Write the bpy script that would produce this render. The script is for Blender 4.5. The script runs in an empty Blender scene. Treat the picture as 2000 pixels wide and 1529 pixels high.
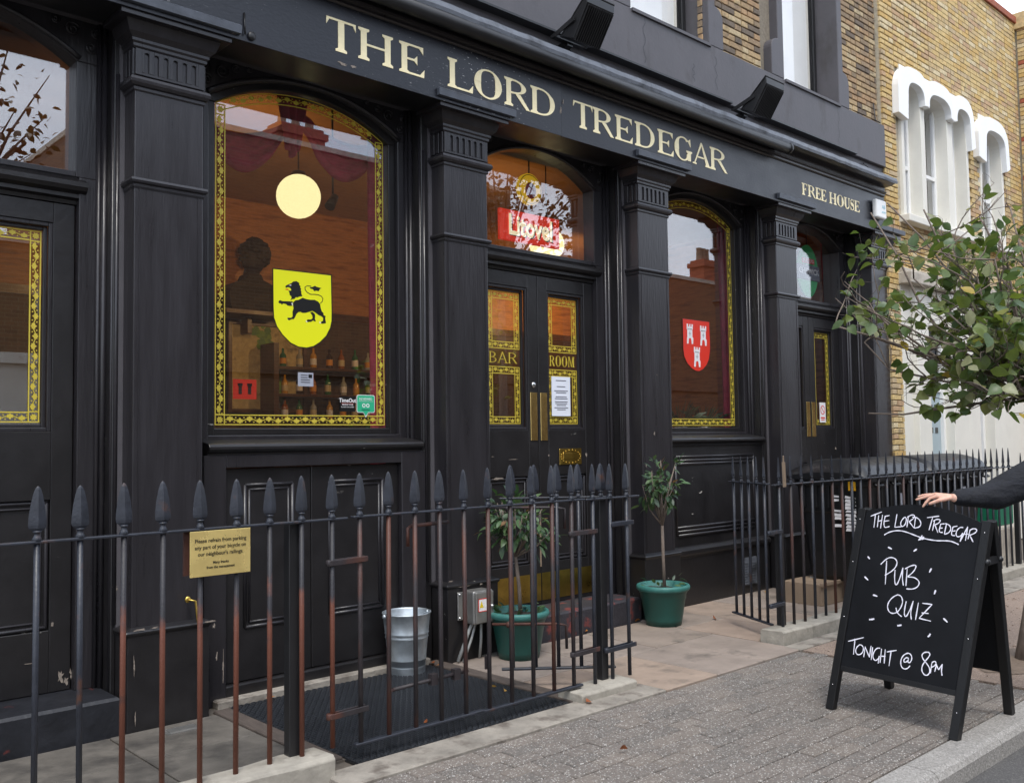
import bpy, bmesh, math, random
from mathutils import Vector, Matrix
from mathutils.geometry import tessellate_polygon
R = math.radians
sc = bpy.context.scene
col = sc.collection
rnd = random.Random(7)

# ------------------------------------------------------------------ camera
FPX, YAW, PITCH, ROLL = 1838.9, .746542, .0525136, -.014193
CAM = Vector((0, -5.03, 1.5))
_f = Vector((math.sin(YAW)*math.cos(PITCH), math.cos(YAW)*math.cos(PITCH), math.sin(PITCH)))
_r0 = Vector((math.cos(YAW), -math.sin(YAW), 0)); _u0 = _r0.cross(_f)
_r = _r0*math.cos(ROLL) + _u0*math.sin(ROLL)
_u = -_r0*math.sin(ROLL) + _u0*math.cos(ROLL)
cd = bpy.data.cameras.new('camera'); cam = bpy.data.objects.new('camera', cd); col.objects.link(cam)
cd.sensor_width = 36; cd.sensor_fit = 'HORIZONTAL'; cd.lens = FPX/2000*36
cd.clip_start = .05; cd.clip_end = 2000
cam.matrix_world = Matrix(((_r.x, _u.x, -_f.x, CAM.x), (_r.y, _u.y, -_f.y, CAM.y), (_r.z, _u.z, -_f.z, CAM.z), (0, 0, 0, 1)))
sc.camera = cam

# ------------------------------------------------------------------ world, sun, exposure
SUN_EL, SUN_AZ = R(62), R(215)          # light from behind the viewer, a little to the left
w = bpy.data.worlds.new('World'); sc.world = w; w.use_nodes = True
nt = w.node_tree; nt.nodes.clear()
def wn(t, **k):
    n = nt.nodes.new(t)
    for a, b in k.items(): setattr(n, a, b)
    return n
out = wn('ShaderNodeOutputWorld'); bg = wn('ShaderNodeBackground')
sky = wn('ShaderNodeTexSky', sky_type='NISHITA', sun_disc=False, sun_elevation=SUN_EL, sun_rotation=SUN_AZ, air_density=1.2, dust_density=2.5, ozone_density=1.0)
tc = wn('ShaderNodeTexCoord'); mp = wn('ShaderNodeMapping'); mp.inputs['Scale'].default_value = (1.3, 1.3, 3.2)
nz = wn('ShaderNodeTexNoise'); nz.inputs['Scale'].default_value = 1.6; nz.inputs['Detail'].default_value = 7; nz.inputs['Roughness'].default_value = .55
cr = wn('ShaderNodeValToRGB'); cr.color_ramp.elements[0].position = .40; cr.color_ramp.elements[1].position = .62
cr.color_ramp.elements[0].color = (.36, .36, .36, 1); cr.color_ramp.elements[1].color = (.97, .97, .97, 1)
mx = wn('ShaderNodeMix', data_type='RGBA'); mx.inputs['B'].default_value = (8.4, 9.1, 10.4, 1)
nt.links.new(tc.outputs['Generated'], mp.inputs['Vector']); nt.links.new(mp.outputs['Vector'], nz.inputs['Vector'])
nt.links.new(nz.outputs['Fac'], cr.inputs['Fac']); nt.links.new(cr.outputs['Color'], mx.inputs['Factor'])
nt.links.new(sky.outputs['Color'], mx.inputs['A']); nt.links.new(mx.outputs['Result'], bg.inputs['Color'])
bg.inputs['Strength'].default_value = .15
nt.links.new(bg.outputs['Background'], out.inputs['Surface'])
sl = bpy.data.lights.new('sun', 'SUN'); sl.energy = 1.5; sl.angle = R(18); sl.color = (1, .965, .91)
so = bpy.data.objects.new('sun', sl); col.objects.link(so)
sd = Vector((math.sin(SUN_AZ)*math.cos(SUN_EL), math.cos(SUN_AZ)*math.cos(SUN_EL), math.sin(SUN_EL)))
so.rotation_euler = sd.to_track_quat('Z', 'Y').to_euler(); so.location = (0, -8, 20)
vs = sc.view_settings; vs.view_transform = 'Standard'; vs.look = 'None'; vs.gamma = 1; vs.exposure = 0.68
sc.render.resolution_x = 1024; sc.render.resolution_y = 782
sc.cycles.max_bounces = 10; sc.cycles.transparent_max_bounces = 16; sc.cycles.glossy_bounces = 5
sc.cycles.sample_clamp_indirect = 6

# ------------------------------------------------------------------ helpers
def ray(px, py): return ((px-1000)*_r - (py-764.5)*_u + FPX*_f).normalized()
def at(px, py, x=None, y=None, z=None):
    d = ray(px, py)
    t = (x-CAM.x)/d.x if x is not None else (y-CAM.y)/d.y if y is not None else (z-CAM.z)/d.z
    return CAM + d*t

class MB:
    def __init__(s): s.v = []; s.f = []; s.m = []; s.sm = []
    def add(s, vs, fs, mi=0, smooth=False):
        o = len(s.v); s.v += [tuple(v) for v in vs]
        for f in fs: s.f.append(tuple(i+o for i in f)); s.m.append(mi); s.sm.append(smooth)
        return s
    def box(s, x0, x1, y0, y1, z0, z1, mi=0):
        if x0 > x1: x0, x1 = x1, x0
        if y0 > y1: y0, y1 = y1, y0
        if z0 > z1: z0, z1 = z1, z0
        v = [(x0,y0,z0),(x1,y0,z0),(x1,y1,z0),(x0,y1,z0),(x0,y0,z1),(x1,y0,z1),(x1,y1,z1),(x0,y1,z1)]
        return s.add(v, [(0,3,2,1),(4,5,6,7),(0,1,5,4),(1,2,6,5),(2,3,7,6),(3,0,4,7)], mi)
    def cbox(s, x0, x1, y0, y1, z0, z1, c, mi=0):
        """box with its top edges chamfered by c"""
        v = [(x0,y0,z0),(x1,y0,z0),(x1,y1,z0),(x0,y1,z0),(x0,y0,z1-c),(x1,y0,z1-c),(x1,y1,z1-c),(x0,y1,z1-c),
             (x0+c,y0+c,z1),(x1-c,y0+c,z1),(x1-c,y1-c,z1),(x0+c,y1-c,z1)]
        return s.add(v, [(0,3,2,1),(8,9,10,11),(0,1,5,4),(1,2,6,5),(2,3,7,6),(3,0,4,7),(4,5,9,8),(5,6,10,9),(6,7,11,10),(7,4,8,11)], mi)
    def bar(s, a, b, wx, wy, mi=0, up=(0,0,1)):
        """rectangular bar from a to b"""
        a = Vector(a); b = Vector(b); d = (b-a).normalized(); u = Vector(up)
        if abs(d.dot(u)) > .99: u = Vector((0,1,0))
        p = d.cross(u).normalized()*wx/2; q = p.cross(d).normalized()*wy/2
        v = [a-p-q,a+p-q,a+p+q,a-p+q,b-p-q,b+p-q,b+p+q,b-p+q]
        return s.add(v, [(0,3,2,1),(4,5,6,7),(0,1,5,4),(1,2,6,5),(2,3,7,6),(3,0,4,7)], mi)
    def tube(s, path, rad, n=8, mi=0, smooth=True, cap=True):
        P = [Vector(p) for p in path]; rr = rad if isinstance(rad, (list, tuple)) else [rad]*len(P)
        o = len(s.v); prev = None
        for i, p in enumerate(P):
            d = (P[min(i+1,len(P)-1)]-P[max(i-1,0)]).normalized()
            if prev is None:
                a = d.cross(Vector((0,0,1)) if abs(d.z) < .9 else Vector((1,0,0))).normalized()
            else:
                a = (prev - d*prev.dot(d))
                a = a.normalized() if a.length > 1e-6 else d.orthogonal().normalized()
            prev = a; b = d.cross(a)
            for k in range(n):
                t = 2*math.pi*k/n; q = p + (a*math.cos(t)+b*math.sin(t))*rr[i]; s.v.append(tuple(q))
        for i in range(len(P)-1):
            for k in range(n):
                k2 = (k+1) % n
                s.f.append((o+i*n+k, o+i*n+k2, o+(i+1)*n+k2, o+(i+1)*n+k)); s.m.append(mi); s.sm.append(smooth)
        if cap:
            s.f.append(tuple(o+k for k in range(n))[::-1]); s.m.append(mi); s.sm.append(False)
            e = o+(len(P)-1)*n; s.f.append(tuple(e+k for k in range(n))); s.m.append(mi); s.sm.append(False)
        return s
    def lathe(s, prof, c=(0,0,0), n=24, mi=0, smooth=True):
        o = len(s.v)
        for (r, z) in prof:
            for k in range(n):
                t = 2*math.pi*k/n; s.v.append((c[0]+r*math.cos(t), c[1]+r*math.sin(t), c[2]+z))
        for i in range(len(prof)-1):
            for k in range(n):
                k2 = (k+1) % n
                s.f.append((o+i*n+k, o+i*n+k2, o+(i+1)*n+k2, o+(i+1)*n+k)); s.m.append(mi); s.sm.append(smooth)
        return s
    def ball(s, c, r, n=16, mi=0, sx=1, sy=1, sz=1):
        prof = [(max(1e-4, math.sin(math.pi*i/(n//2))), -math.cos(math.pi*i/(n//2))) for i in range(n//2+1)]
        o = len(s.v); s.lathe(prof, (0,0,0), n, mi)
        for i in range(o, len(s.v)):
            v = s.v[i]; s.v[i] = (c[0]+v[0]*r*sx, c[1]+v[1]*r*sy, c[2]+v[2]*r*sz)
        return s
    def poly(s, pts, mi=0):
        """flat polygon (may be concave) from 3-D points"""
        P = [Vector(p) for p in pts]; o = len(s.v); s.v += [tuple(p) for p in P]
        for t in tessellate_polygon([P]): s.f.append(tuple(o+i for i in t)); s.m.append(mi); s.sm.append(False)
        return s
    def polyx(s, pts2, fn, d0, d1, mi=0):
        """2-D polygon extruded from d0 to d1; fn(u, v, d) gives the point"""
        n = len(pts2); P = [Vector((a, b, 0)) for a, b in pts2]; o = len(s.v)
        s.v += [tuple(fn(a, b, d0)) for a, b in pts2] + [tuple(fn(a, b, d1)) for a, b in pts2]
        for t in tessellate_polygon([P]):
            s.f.append(tuple(o+i for i in t)); s.m.append(mi); s.sm.append(False)
            s.f.append(tuple(o+n+i for i in t[::-1])); s.m.append(mi); s.sm.append(False)
        for i in range(n):
            j = (i+1) % n; s.f.append((o+i, o+j, o+n+j, o+n+i)); s.m.append(mi); s.sm.append(False)
        return s
    def mesh(s, name, mats):
        me = bpy.data.meshes.new(name); me.from_pydata(s.v, [], s.f)
        for m in (mats if isinstance(mats, (list, tuple)) else [mats]): me.materials.append(m)
        me.polygons.foreach_set('material_index', s.m); me.polygons.foreach_set('use_smooth', s.sm)
        me.update()
        bm = bmesh.new(); bm.from_mesh(me); bmesh.ops.recalc_face_normals(bm, faces=bm.faces); bm.to_mesh(me); bm.free()
        return me
    def obj(s, name, mats, parent=None, bevel=0, seg=1):
        return link(name, s.mesh(name, mats), parent, bevel, seg)

def link(name, me, parent=None, bevel=0, seg=1, mw=None):
    o = bpy.data.objects.new(name, me); col.objects.link(o)
    if parent is not None:
        o.parent = parent; o.matrix_parent_inverse = parent.matrix_world.inverted()
    if mw is not None: o.matrix_world = mw
    if bevel:
        b = o.modifiers.new('bevel', 'BEVEL'); b.width = bevel; b.segments = seg; b.limit_method = 'ANGLE'; b.angle_limit = R(40)
    return o
def tag(o, label, cat, group=None):
    o['label'] = label; o['category'] = cat
    if group: o['group'] = group
    return o
def thing(name, loc, label, cat, group=None, rz=0):
    o = bpy.data.objects.new(name, None); col.objects.link(o); o.location = loc; o.rotation_euler = (0,0,rz)
    o.matrix_world = Matrix.Translation(loc) @ Matrix.Rotation(rz, 4, 'Z'); o.empty_display_size = .1
    return tag(o, label, cat, group)
def struct(o): o['kind'] = 'structure'; return o
def stuff(o): o['kind'] = 'stuff'; return o

# ------------------------------------------------------------------ materials
def mat(name, c, rough=.6, metal=0, var=.15, scale=12, bump=.0, bscale=60, spec=.5, c2=None, thr=None, patch=None, stretch=(1,1,1), coat=0, detail=6):
    """principled with two-scale noise on colour and a fine bump; c2/thr mix a second colour through a noise threshold"""
    m = bpy.data.materials.new(name); m.use_nodes = True; N = m.node_tree.nodes; L = m.node_tree.links
    b = N['Principled BSDF']; b.inputs['Roughness'].default_value = rough; b.inputs['Metallic'].default_value = metal
    b.inputs['Specular IOR Level'].default_value = spec; b.inputs['Coat Weight'].default_value = coat
    g = N.new('ShaderNodeNewGeometry'); mpn = N.new('ShaderNodeMapping'); mpn.inputs['Scale'].default_value = stretch
    L.new(g.outputs['Position'], mpn.inputs['Vector'])
    n1 = N.new('ShaderNodeTexNoise'); n1.inputs['Scale'].default_value = scale; n1.inputs['Detail'].default_value = detail; n1.inputs['Roughness'].default_value = .62
    L.new(mpn.outputs['Vector'], n1.inputs['Vector'])
    mr = N.new('ShaderNodeMapRange'); mr.inputs['From Min'].default_value = .25; mr.inputs['From Max'].default_value = .75
    mr.inputs['To Min'].default_value = 1-var; mr.inputs['To Max'].default_value = 1+var
    L.new(n1.outputs['Fac'], mr.inputs['Value'])
    mul = N.new('ShaderNodeVectorMath'); mul.operation = 'SCALE'; mul.inputs[0].default_value = c[:3]
    L.new(mr.outputs['Result'], mul.inputs['Scale']); last = mul.outputs['Vector']
    if c2 is not None:
        n2 = N.new('ShaderNodeTexNoise'); n2.inputs['Scale'].default_value = thr[2]; n2.inputs['Detail'].default_value = 8; n2.inputs['Roughness'].default_value = .6
        mp2 = N.new('ShaderNodeMapping'); mp2.inputs['Scale'].default_value = thr[3] if len(thr) > 3 else (1,1,1)
        L.new(g.outputs['Position'], mp2.inputs['Vector']); L.new(mp2.outputs['Vector'], n2.inputs['Vector'])
        ramp = N.new('ShaderNodeMapRange'); ramp.inputs['From Min'].default_value = thr[0]; ramp.inputs['From Max'].default_value = thr[1]
        L.new(n2.outputs['Fac'], ramp.inputs['Value'])
        rs = ramp.outputs['Result']
        if patch:   # wear comes in patches: a broad noise decides where the fine one may show
            n4 = N.new('ShaderNodeTexNoise'); n4.inputs['Scale'].default_value = patch[2]; n4.inputs['Detail'].default_value = 2; L.new(g.outputs['Position'], n4.inputs['Vector'])
            m4 = N.new('ShaderNodeMapRange'); m4.inputs['From Min'].default_value = patch[0]; m4.inputs['From Max'].default_value = patch[1]; L.new(n4.outputs['Fac'], m4.inputs['Value'])
            mm = N.new('ShaderNodeMath'); mm.operation = 'MULTIPLY'; L.new(rs, mm.inputs[0]); L.new(m4.outputs['Result'], mm.inputs[1]); rs = mm.outputs['Value']
        mix = N.new('ShaderNodeMix'); mix.data_type = 'RGBA'; mix.inputs['B'].default_value = (*c2, 1)
        L.new(rs, mix.inputs['Factor']); L.new(last, mix.inputs['A']); last = mix.outputs['Result']
    L.new(last, b.inputs['Base Color'])
    n3 = N.new('ShaderNodeMapRange'); n3.inputs['To Min'].default_value = max(.02, rough-.1); n3.inputs['To Max'].default_value = min(1, rough+.12)
    L.new(n1.outputs['Fac'], n3.inputs['Value']); L.new(n3.outputs['Result'], b.inputs['Roughness'])
    if bump:
        nb = N.new('ShaderNodeTexNoise'); nb.inputs['Scale'].default_value = bscale; nb.inputs['Detail'].default_value = 5
        L.new(mpn.outputs['Vector'], nb.inputs['Vector'])
        bp = N.new('ShaderNodeBump'); bp.inputs['Strength'].default_value = 1; bp.inputs['Distance'].default_value = bump
        L.new(nb.outputs['Fac'], bp.inputs['Height']); L.new(bp.outputs['Normal'], b.inputs['Normal'])
    return m
def flat(name, c, rough=.5, metal=0, emit=0):
    m = bpy.data.materials.new(name); m.use_nodes = True; b = m.node_tree.nodes['Principled BSDF']
    b.inputs['Base Color'].default_value = (*c, 1); b.inputs['Roughness'].default_value = rough; b.inputs['Metallic'].default_value = metal
    if emit: b.inputs['Emission Color'].default_value = (*c, 1); b.inputs['Emission Strength'].default_value = emit
    return m
def glass(name, ior=.11, tint=(1,1,1), wav=.000015):
    m = bpy.data.materials.new(name); m.use_nodes = True; N = m.node_tree.nodes; L = m.node_tree.links; N.clear()
    o = N.new('ShaderNodeOutputMaterial'); mx = N.new('ShaderNodeMixShader'); t = N.new('ShaderNodeBsdfTransparent'); g = N.new('ShaderNodeBsdfGlossy'); lw = N.new('ShaderNodeLayerWeight'); pw = N.new('ShaderNodeMath'); f = N.new('ShaderNodeMapRange')
    t.inputs['Color'].default_value = (*tint, 1); g.inputs['Roughness'].default_value = .0; lw.inputs['Blend'].default_value = .5; pw.operation = 'POWER'; pw.inputs[1].default_value = 5; f.inputs['To Min'].default_value = ior; L.new(lw.outputs['Facing'], pw.inputs[0]); L.new(pw.outputs['Value'], f.inputs['Value'])
    n = N.new('ShaderNodeTexNoise'); n.inputs['Scale'].default_value = 2.2; n.inputs['Detail'].default_value = 1; b = N.new('ShaderNodeBump'); b.inputs['Distance'].default_value = wav*14; b.inputs['Strength'].default_value = .4
    ge = N.new('ShaderNodeNewGeometry'); L.new(ge.outputs['Position'], n.inputs['Vector']); L.new(n.outputs['Fac'], b.inputs['Height']); L.new(b.outputs['Normal'], g.inputs['Normal'])
    L.new(f.outputs['Result'], mx.inputs['Fac']); L.new(t.outputs['BSDF'], mx.inputs[1]); L.new(g.outputs['BSDF'], mx.inputs[2]); L.new(mx.outputs['Shader'], o.inputs['Surface'])
    return m
M = {}
CH = (.42,.40,.36)
M['paint'] = mat('black_gloss_paint', (.0205,.0188,.0215), .30, var=.25, scale=5, bump=.0016, bscale=22, stretch=(3,3,.35), c2=CH, thr=(.755,.765,9), spec=.5)
M['paint2'] = mat('black_paint_worn_shaded', (.0130,.0120,.0128), .34, var=.25, scale=6, bump=.0014, bscale=26, c2=CH, thr=(.685,.70,16,(.5,1,1.6)), patch=(.50,.58,2.0), spec=.5)  # chips are wear; base darkened to put recess shade into the colour
M['fascia'] = mat('fascia_paint', (.0095,.0108,.0165), .34, var=.25, scale=4, bump=.001, bscale=30, stretch=(1,1,2), c2=(.55,.54,.52), thr=(.635,.68,58,(.55,1,1.5)), patch=(.47,.60,1.25))
M['fascia2'] = mat('fascia_paint_sound', (.0092,.0105,.016), .36, var=.25, scale=4, bump=.001, bscale=30, stretch=(1,1,2), c2=(.45,.44,.42), thr=(.69,.70,34,(.30,1,2.2)), patch=(.58,.64,1.1))
M['render'] = mat('grey_render', (.078,.073,.080), .55, var=.22, scale=2.4, bump=.0012, bscale=30, c2=(.035,.029,.026), thr=(.56,.80,3.2,(1,1,.5)))
M['lead'] = mat('lead_flashing', (.105,.115,.135), .42, var=.3, scale=7, bump=.004, bscale=14, stretch=(1,1,1), c2=(.035,.037,.042), thr=(.52,.7,6))
M['slab'] = mat('lead_capped_slab', (.060,.068,.085), .45, var=.35, scale=9, bump=.002, bscale=20, c2=(.028,.030,.036), thr=(.54,.72,7))
M['gold'] = mat('gold_leaf_letters', (.98,.85,.52), .45, metal=.0, var=.08, scale=30)
M['gilt'] = mat('gilt_border', (.60,.47,.055), .45, metal=.15, var=.10, scale=60)
M['giltdark'] = flat('gilt_shadow', (.012,.011,.008), .5)
M['glass'] = glass('window_glass', .165)
M['glass2'] = glass('sash_glass', .045)
M['brass'] = mat('polished_brass', (.90,.68,.27), .22, metal=1, var=.12, scale=9, bump=.002, bscale=7)
M['plaque'] = mat('bright_brass_plate', (.86,.66,.25), .26, metal=.6, var=.14, scale=7, bump=.0025, bscale=9)  # partly diffuse base puts reflected sky and pavement into the colour
M['brassdull'] = mat('kick_brass', (.50,.34,.08), .30, metal=1, var=.3, scale=8, bump=.001, bscale=18)
M['iron'] = mat('railing_iron', (.022,.025,.034), .40, var=.3, scale=20, bump=.0012, bscale=90, c2=(.075,.033,.02), thr=(.60,.72,10))
M['rust'] = mat('rusty_bar_iron', (.026,.021,.023), .55, var=.3, scale=20, bump=.0012, bscale=90, c2=(.085,.028,.016), thr=(.46,.62,4.2,(1,1,.35)))
def rusty(name, base, rust, ztop):
    m = mat(name, base, .55, var=.3, scale=20, bump=.0016, bscale=90); N = m.node_tree.nodes; L = m.node_tree.links; b = N['Principled BSDF']; old = b.inputs['Base Color'].links[0].from_socket
    g = N.new('ShaderNodeNewGeometry'); sp = N.new('ShaderNodeSeparateXYZ'); L.new(g.outputs['Position'], sp.inputs['Vector']); n = N.new('ShaderNodeTexNoise'); n.inputs['Scale'].default_value = 9; n.inputs['Detail'].default_value = 6; L.new(g.outputs['Position'], n.inputs['Vector'])
    r = N.new('ShaderNodeMapRange'); r.inputs['From Min'].default_value = ztop; r.inputs['From Max'].default_value = ztop-.35; r.inputs['To Min'].default_value = -.25; r.inputs['To Max'].default_value = .28; L.new(sp.outputs['Z'], r.inputs['Value'])
    a = N.new('ShaderNodeMath'); a.operation = 'ADD'; L.new(n.outputs['Fac'], a.inputs[0]); L.new(r.outputs['Result'], a.inputs[1]); q = N.new('ShaderNodeMapRange'); q.inputs['From Min'].default_value = .48; q.inputs['From Max'].default_value = .66; L.new(a.outputs['Value'], q.inputs['Value'])
    mx = N.new('ShaderNodeMix'); mx.data_type = 'RGBA'; mx.inputs['B'].default_value = (*rust, 1); L.new(q.outputs['Result'], mx.inputs['Factor']); L.new(old, mx.inputs['A']); L.new(mx.outputs['Result'], b.inputs['Base Color']); return m
M['rustlow'] = rusty('bar_iron_rusted_low', (.020,.019,.023), (.125,.040,.022), 1.02)
M['redrust'] = mat('red_rust', (.15,.035,.02), .75, var=.35, scale=25, bump=.001, bscale=90)
M['black'] = mat('satin_black', (.012,.012,.013), .38, var=.2, scale=10)
M['concrete'] = mat('concrete', (.31,.285,.24), .88, var=.3, scale=9, bump=.003, bscale=45, c2=(.16,.145,.12), thr=(.56,.74,7))
M['cement'] = mat('cement_fillet', (.25,.225,.19), .92, var=.35, scale=6, bump=.006, bscale=40, c2=(.12,.10,.082), thr=(.50,.66,7))
FS = [(.27,.205,.16), (.235,.19,.155), (.29,.222,.172), (.25,.205,.172)]
for i, c in enumerate(FS): M['flag%d' % i] = mat('sandstone_flag_%d' % i, c, .8, var=.25, scale=3.5, bump=.0025, bscale=30, c2=(.10,.085,.07), thr=(.56,.75,4))
M['flagdk'] = mat('grey_flag', (.105,.093,.078), .8, var=.35, scale=5, bump=.004, bscale=30, c2=(.035,.031,.027), thr=(.46,.66,3.2))
M['joint'] = mat('sandy_joint', (.10,.084,.068), .95, var=.2, scale=30)
def speck(name, base, cols, scale, rough=.85, bump=.002):
    m = mat(name, base, rough, var=.18, scale=3.0, bump=bump, bscale=110)
    N = m.node_tree.nodes; L = m.node_tree.links; b = N['Principled BSDF']
    v = N.new('ShaderNodeTexVoronoi'); v.inputs['Scale'].default_value = scale; g = N.new('ShaderNodeNewGeometry'); L.new(g.outputs['Position'], v.inputs['Vector'])
    r = N.new('ShaderNodeValToRGB'); r.color_ramp.interpolation = 'CONSTANT'; e = r.color_ramp.elements
    e[0].position = 0; e[0].color = (*cols[0], 1); e[1].position = 1/len(cols); e[1].color = (*cols[1], 1)
    for i in range(2, len(cols)): q = e.new(i/len(cols)); q.color = (*cols[i], 1)
    sp = N.new('ShaderNodeSeparateColor'); L.new(v.outputs['Color'], sp.inputs['Color']); L.new(sp.outputs['Red'], r.inputs['Fac'])
    old = b.inputs['Base Color'].links[0].from_socket
    mx = N.new('ShaderNodeMix'); mx.data_type = 'RGBA'; mx.blend_type = 'MIX'
    fr = N.new('ShaderNodeMapRange'); fr.inputs['From Min'].default_value = .35; fr.inputs['From Max'].default_value = .55; fr.inputs['To Min'].default_value = .9; fr.inputs['To Max'].default_value = .1
    L.new(v.outputs['Distance'], fr.inputs['Value']); L.new(fr.outputs['Result'], mx.inputs['Factor'])
    L.new(old, mx.inputs['A']); L.new(r.outputs['Color'], mx.inputs['B']); L.new(mx.outputs['Result'], b.inputs['Base Color'])
    return m
PVC = [(.132,.115,.101), (.152,.130,.111), (.116,.104,.093)]
for i, c in enumerate(PVC):
    M['paver%d' % i] = speck('exposed_aggregate_paver_%d' % i, c, [c, tuple(x*.78 for x in c), (.20,.17,.145), tuple(x*1.2 for x in c), (.30,.275,.24), c, (.19,.15,.125), (.46,.44,.41)], 135)
M['gravel'] = speck('buff_gravel', (.22,.165,.13), [(.26,.19,.14), (.16,.115,.09), (.33,.25,.19), (.12,.09,.075), (.40,.32,.26), (.22,.15,.11)], 150, bump=.004)
M['asphalt'] = speck('road_asphalt', (.075,.072,.07), [(.06,.058,.056), (.09,.086,.082), (.13,.125,.118), (.05,.048,.047)], 140, .9, .003)
M['granite'] = speck('granite_kerb', (.27,.255,.235), [(.30,.285,.26), (.20,.19,.175), (.38,.365,.34), (.16,.15,.14)], 120, .8, .003)
M['strip'] = mat('weathered_timber', (.075,.058,.048), .8, var=.35, scale=9, bump=.003, bscale=30, stretch=(6,1,6))
M['zinc'] = mat('galvanised_zinc', (.50,.55,.585), .48, metal=.9, var=.22, scale=14, bump=.0008, bscale=18)
M['pot'] = mat('green_plastic', (.008,.062,.050), .42, var=.15, scale=8)
M['potrim'] = mat('green_plastic_faded', (.035,.155,.135), .5, var=.25, scale=20)
M['soil'] = mat('soil', (.03,.022,.016), .95, var=.4, scale=40, bump=.006, bscale=50)
M['bark'] = mat('bark', (.16,.125,.10), .85, var=.35, scale=30, bump=.004, bscale=60, stretch=(1,1,.3))
M['twig'] = mat('twig', (.075,.058,.05), .8, var=.3, scale=30)
def leafmat(name, c, tr=.35):
    m = mat(name, c, .42, var=.30, scale=30, spec=.5); N = m.node_tree.nodes; L = m.node_tree.links; b = N['Principled BSDF']
    t = N.new('ShaderNodeBsdfTranslucent'); t.inputs['Color'].default_value = (c[0]*1.5, c[1]*1.5, c[2]*.8, 1); mx = N.new('ShaderNodeMixShader'); mx.inputs['Fac'].default_value = tr
    o = N['Material Output']; L.new(b.outputs['BSDF'], mx.inputs[1]); L.new(t.outputs['BSDF'], mx.inputs[2]); L.new(mx.outputs['Shader'], o.inputs['Surface'])
    return m
LEAF = [leafmat('apple_leaf_%d' % i, c) for i, c in enumerate([(.125,.165,.04), (.10,.145,.04), (.18,.20,.075), (.08,.125,.055), (.26,.27,.15), (.075,.12,.035), (.36,.26,.03)])]
BAYL = [leafmat('bay_leaf_%d' % i, c, .2) for i, c in enumerate([(.04,.085,.032), (.06,.12,.045), (.032,.066,.034), (.085,.14,.06), (.16,.09,.04)])]
PLUM = [leafmat('plum_leaf_%d' % i, c, .25) for i, c in enumerate([(.06,.03,.02), (.09,.045,.02), (.045,.04,.02)])]
BRICKY = [(.52,.37,.155), (.48,.35,.175), (.55,.41,.195), (.57,.47,.29), (.45,.34,.20), (.51,.34,.125), (.55,.40,.175), (.44,.29,.165)]
BRICKP = [(.38,.27,.145), (.31,.215,.12), (.42,.31,.17), (.22,.16,.10), (.14,.108,.08), (.42,.33,.20), (.27,.19,.115), (.34,.22,.12)]
def brickmat(n, c, c2=(.10,.085,.07)): return mat(n, c, .88, var=.28, scale=18, bump=.004, bscale=60, c2=c2, thr=(.56,.78,10))
MBY = [brickmat('yellow_stock_brick_%d' % i, c) for i, c in enumerate(BRICKY)]
MBP = [brickmat('sooty_stock_brick_%d' % i, c, (.05,.043,.037)) for i, c in enumerate(BRICKP)]
M['redbrick'] = brickmat('red_brick', (.30,.085,.045))
M['mortar'] = mat('mortar', (.42,.37,.28), .95, var=.25, scale=25, bump=.003, bscale=80)
M['mortard'] = mat('sooty_mortar', (.20,.17,.13), .95, var=.3, scale=25, bump=.003, bscale=80)
M['stucco'] = mat('white_stucco', (.70,.675,.60), .7, var=.06, scale=3, bump=.001, bscale=40)
M['white'] = mat('white_gloss', (.80,.80,.78), .4, var=.04, scale=6)
M['stone'] = mat('weathered_stone', (.42,.38,.32), .9, var=.3, scale=6, bump=.004, bscale=40)
M['greydoor'] = mat('grey_door_paint', (.36,.44,.47), .45, var=.05, scale=3)
M['darkpane'] = flat('dark_pane', (.012,.014,.018), .08)
M['binplastic'] = mat('bin_plastic', (.006,.0063,.0075), .40, var=.25, scale=14, bump=.0015, bscale=20)
M['card'] = mat('cardboard', (.24,.175,.12), .85, var=.12, scale=8)
M['steel'] = mat('steel_box', (.40,.39,.37), .42, metal=.85, var=.12, scale=10)
M['conduit'] = flat('grey_conduit', (.34,.35,.34), .5)
M['boardblack'] = mat('chalkboard_black', (.0040,.0045,.0060), .6, var=.35, scale=3, spec=.25, c2=(.0075,.0082,.0105), thr=(.45,.7,3.2))
M['boardframe'] = mat('board_frame_black', (.0045,.0045,.005), .45, var=.25, scale=14, bump=.0008, bscale=60)
M['chalk'] = mat('white_chalk_pen', (.78,.76,.84), .8, var=.06, scale=80)
M['curtain'] = mat('burgundy_curtain', (.50,.05,.09), .8, var=.3, scale=14)
M['wood'] = mat('varnished_wood_boards', (.38,.155,.045), .45, var=.3, scale=5, stretch=(1,1,9), c2=(.20,.07,.02), thr=(.5,.7,3,(1,1,7)))
M['darkwood'] = mat('dark_bar_wood', (.07,.028,.014), .35, var=.3, scale=6)
M['ceil'] = mat('smoky_ceiling', (.30,.15,.06), .8)
M['globe'] = flat('lit_globe', (1.0,.66,.25), .4, emit=0)
gb = M['globe'].node_tree.nodes['Principled BSDF']; gb.inputs['Base Color'].default_value = (.02,.02,.02,1); gb.inputs['Emission Color'].default_value = (1,.86,.42,1); gb.inputs['Emission Strength'].default_value = .92
M['yellow'] = flat('yellow_sticker', (.80,.80,.01), .35); M['inkblack'] = flat('black_print', (.006,.006,.006), .4)
M['red'] = flat('red_print', (.70,.03,.012), .35); M['pwhite'] = flat('white_print', (.80,.78,.78), .4)
M['green'] = flat('green_print', (.03,.42,.22), .4); M['palegrey'] = flat('pale_grey_print', (.36,.38,.44), .4); M['brightgreen'] = flat('bright_green_print', (.05,.50,.16), .35)
M['paper'] = flat('white_paper', (.74,.77,.84), .7); M['ink'] = flat('ink', (.10,.10,.12), .6)
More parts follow.
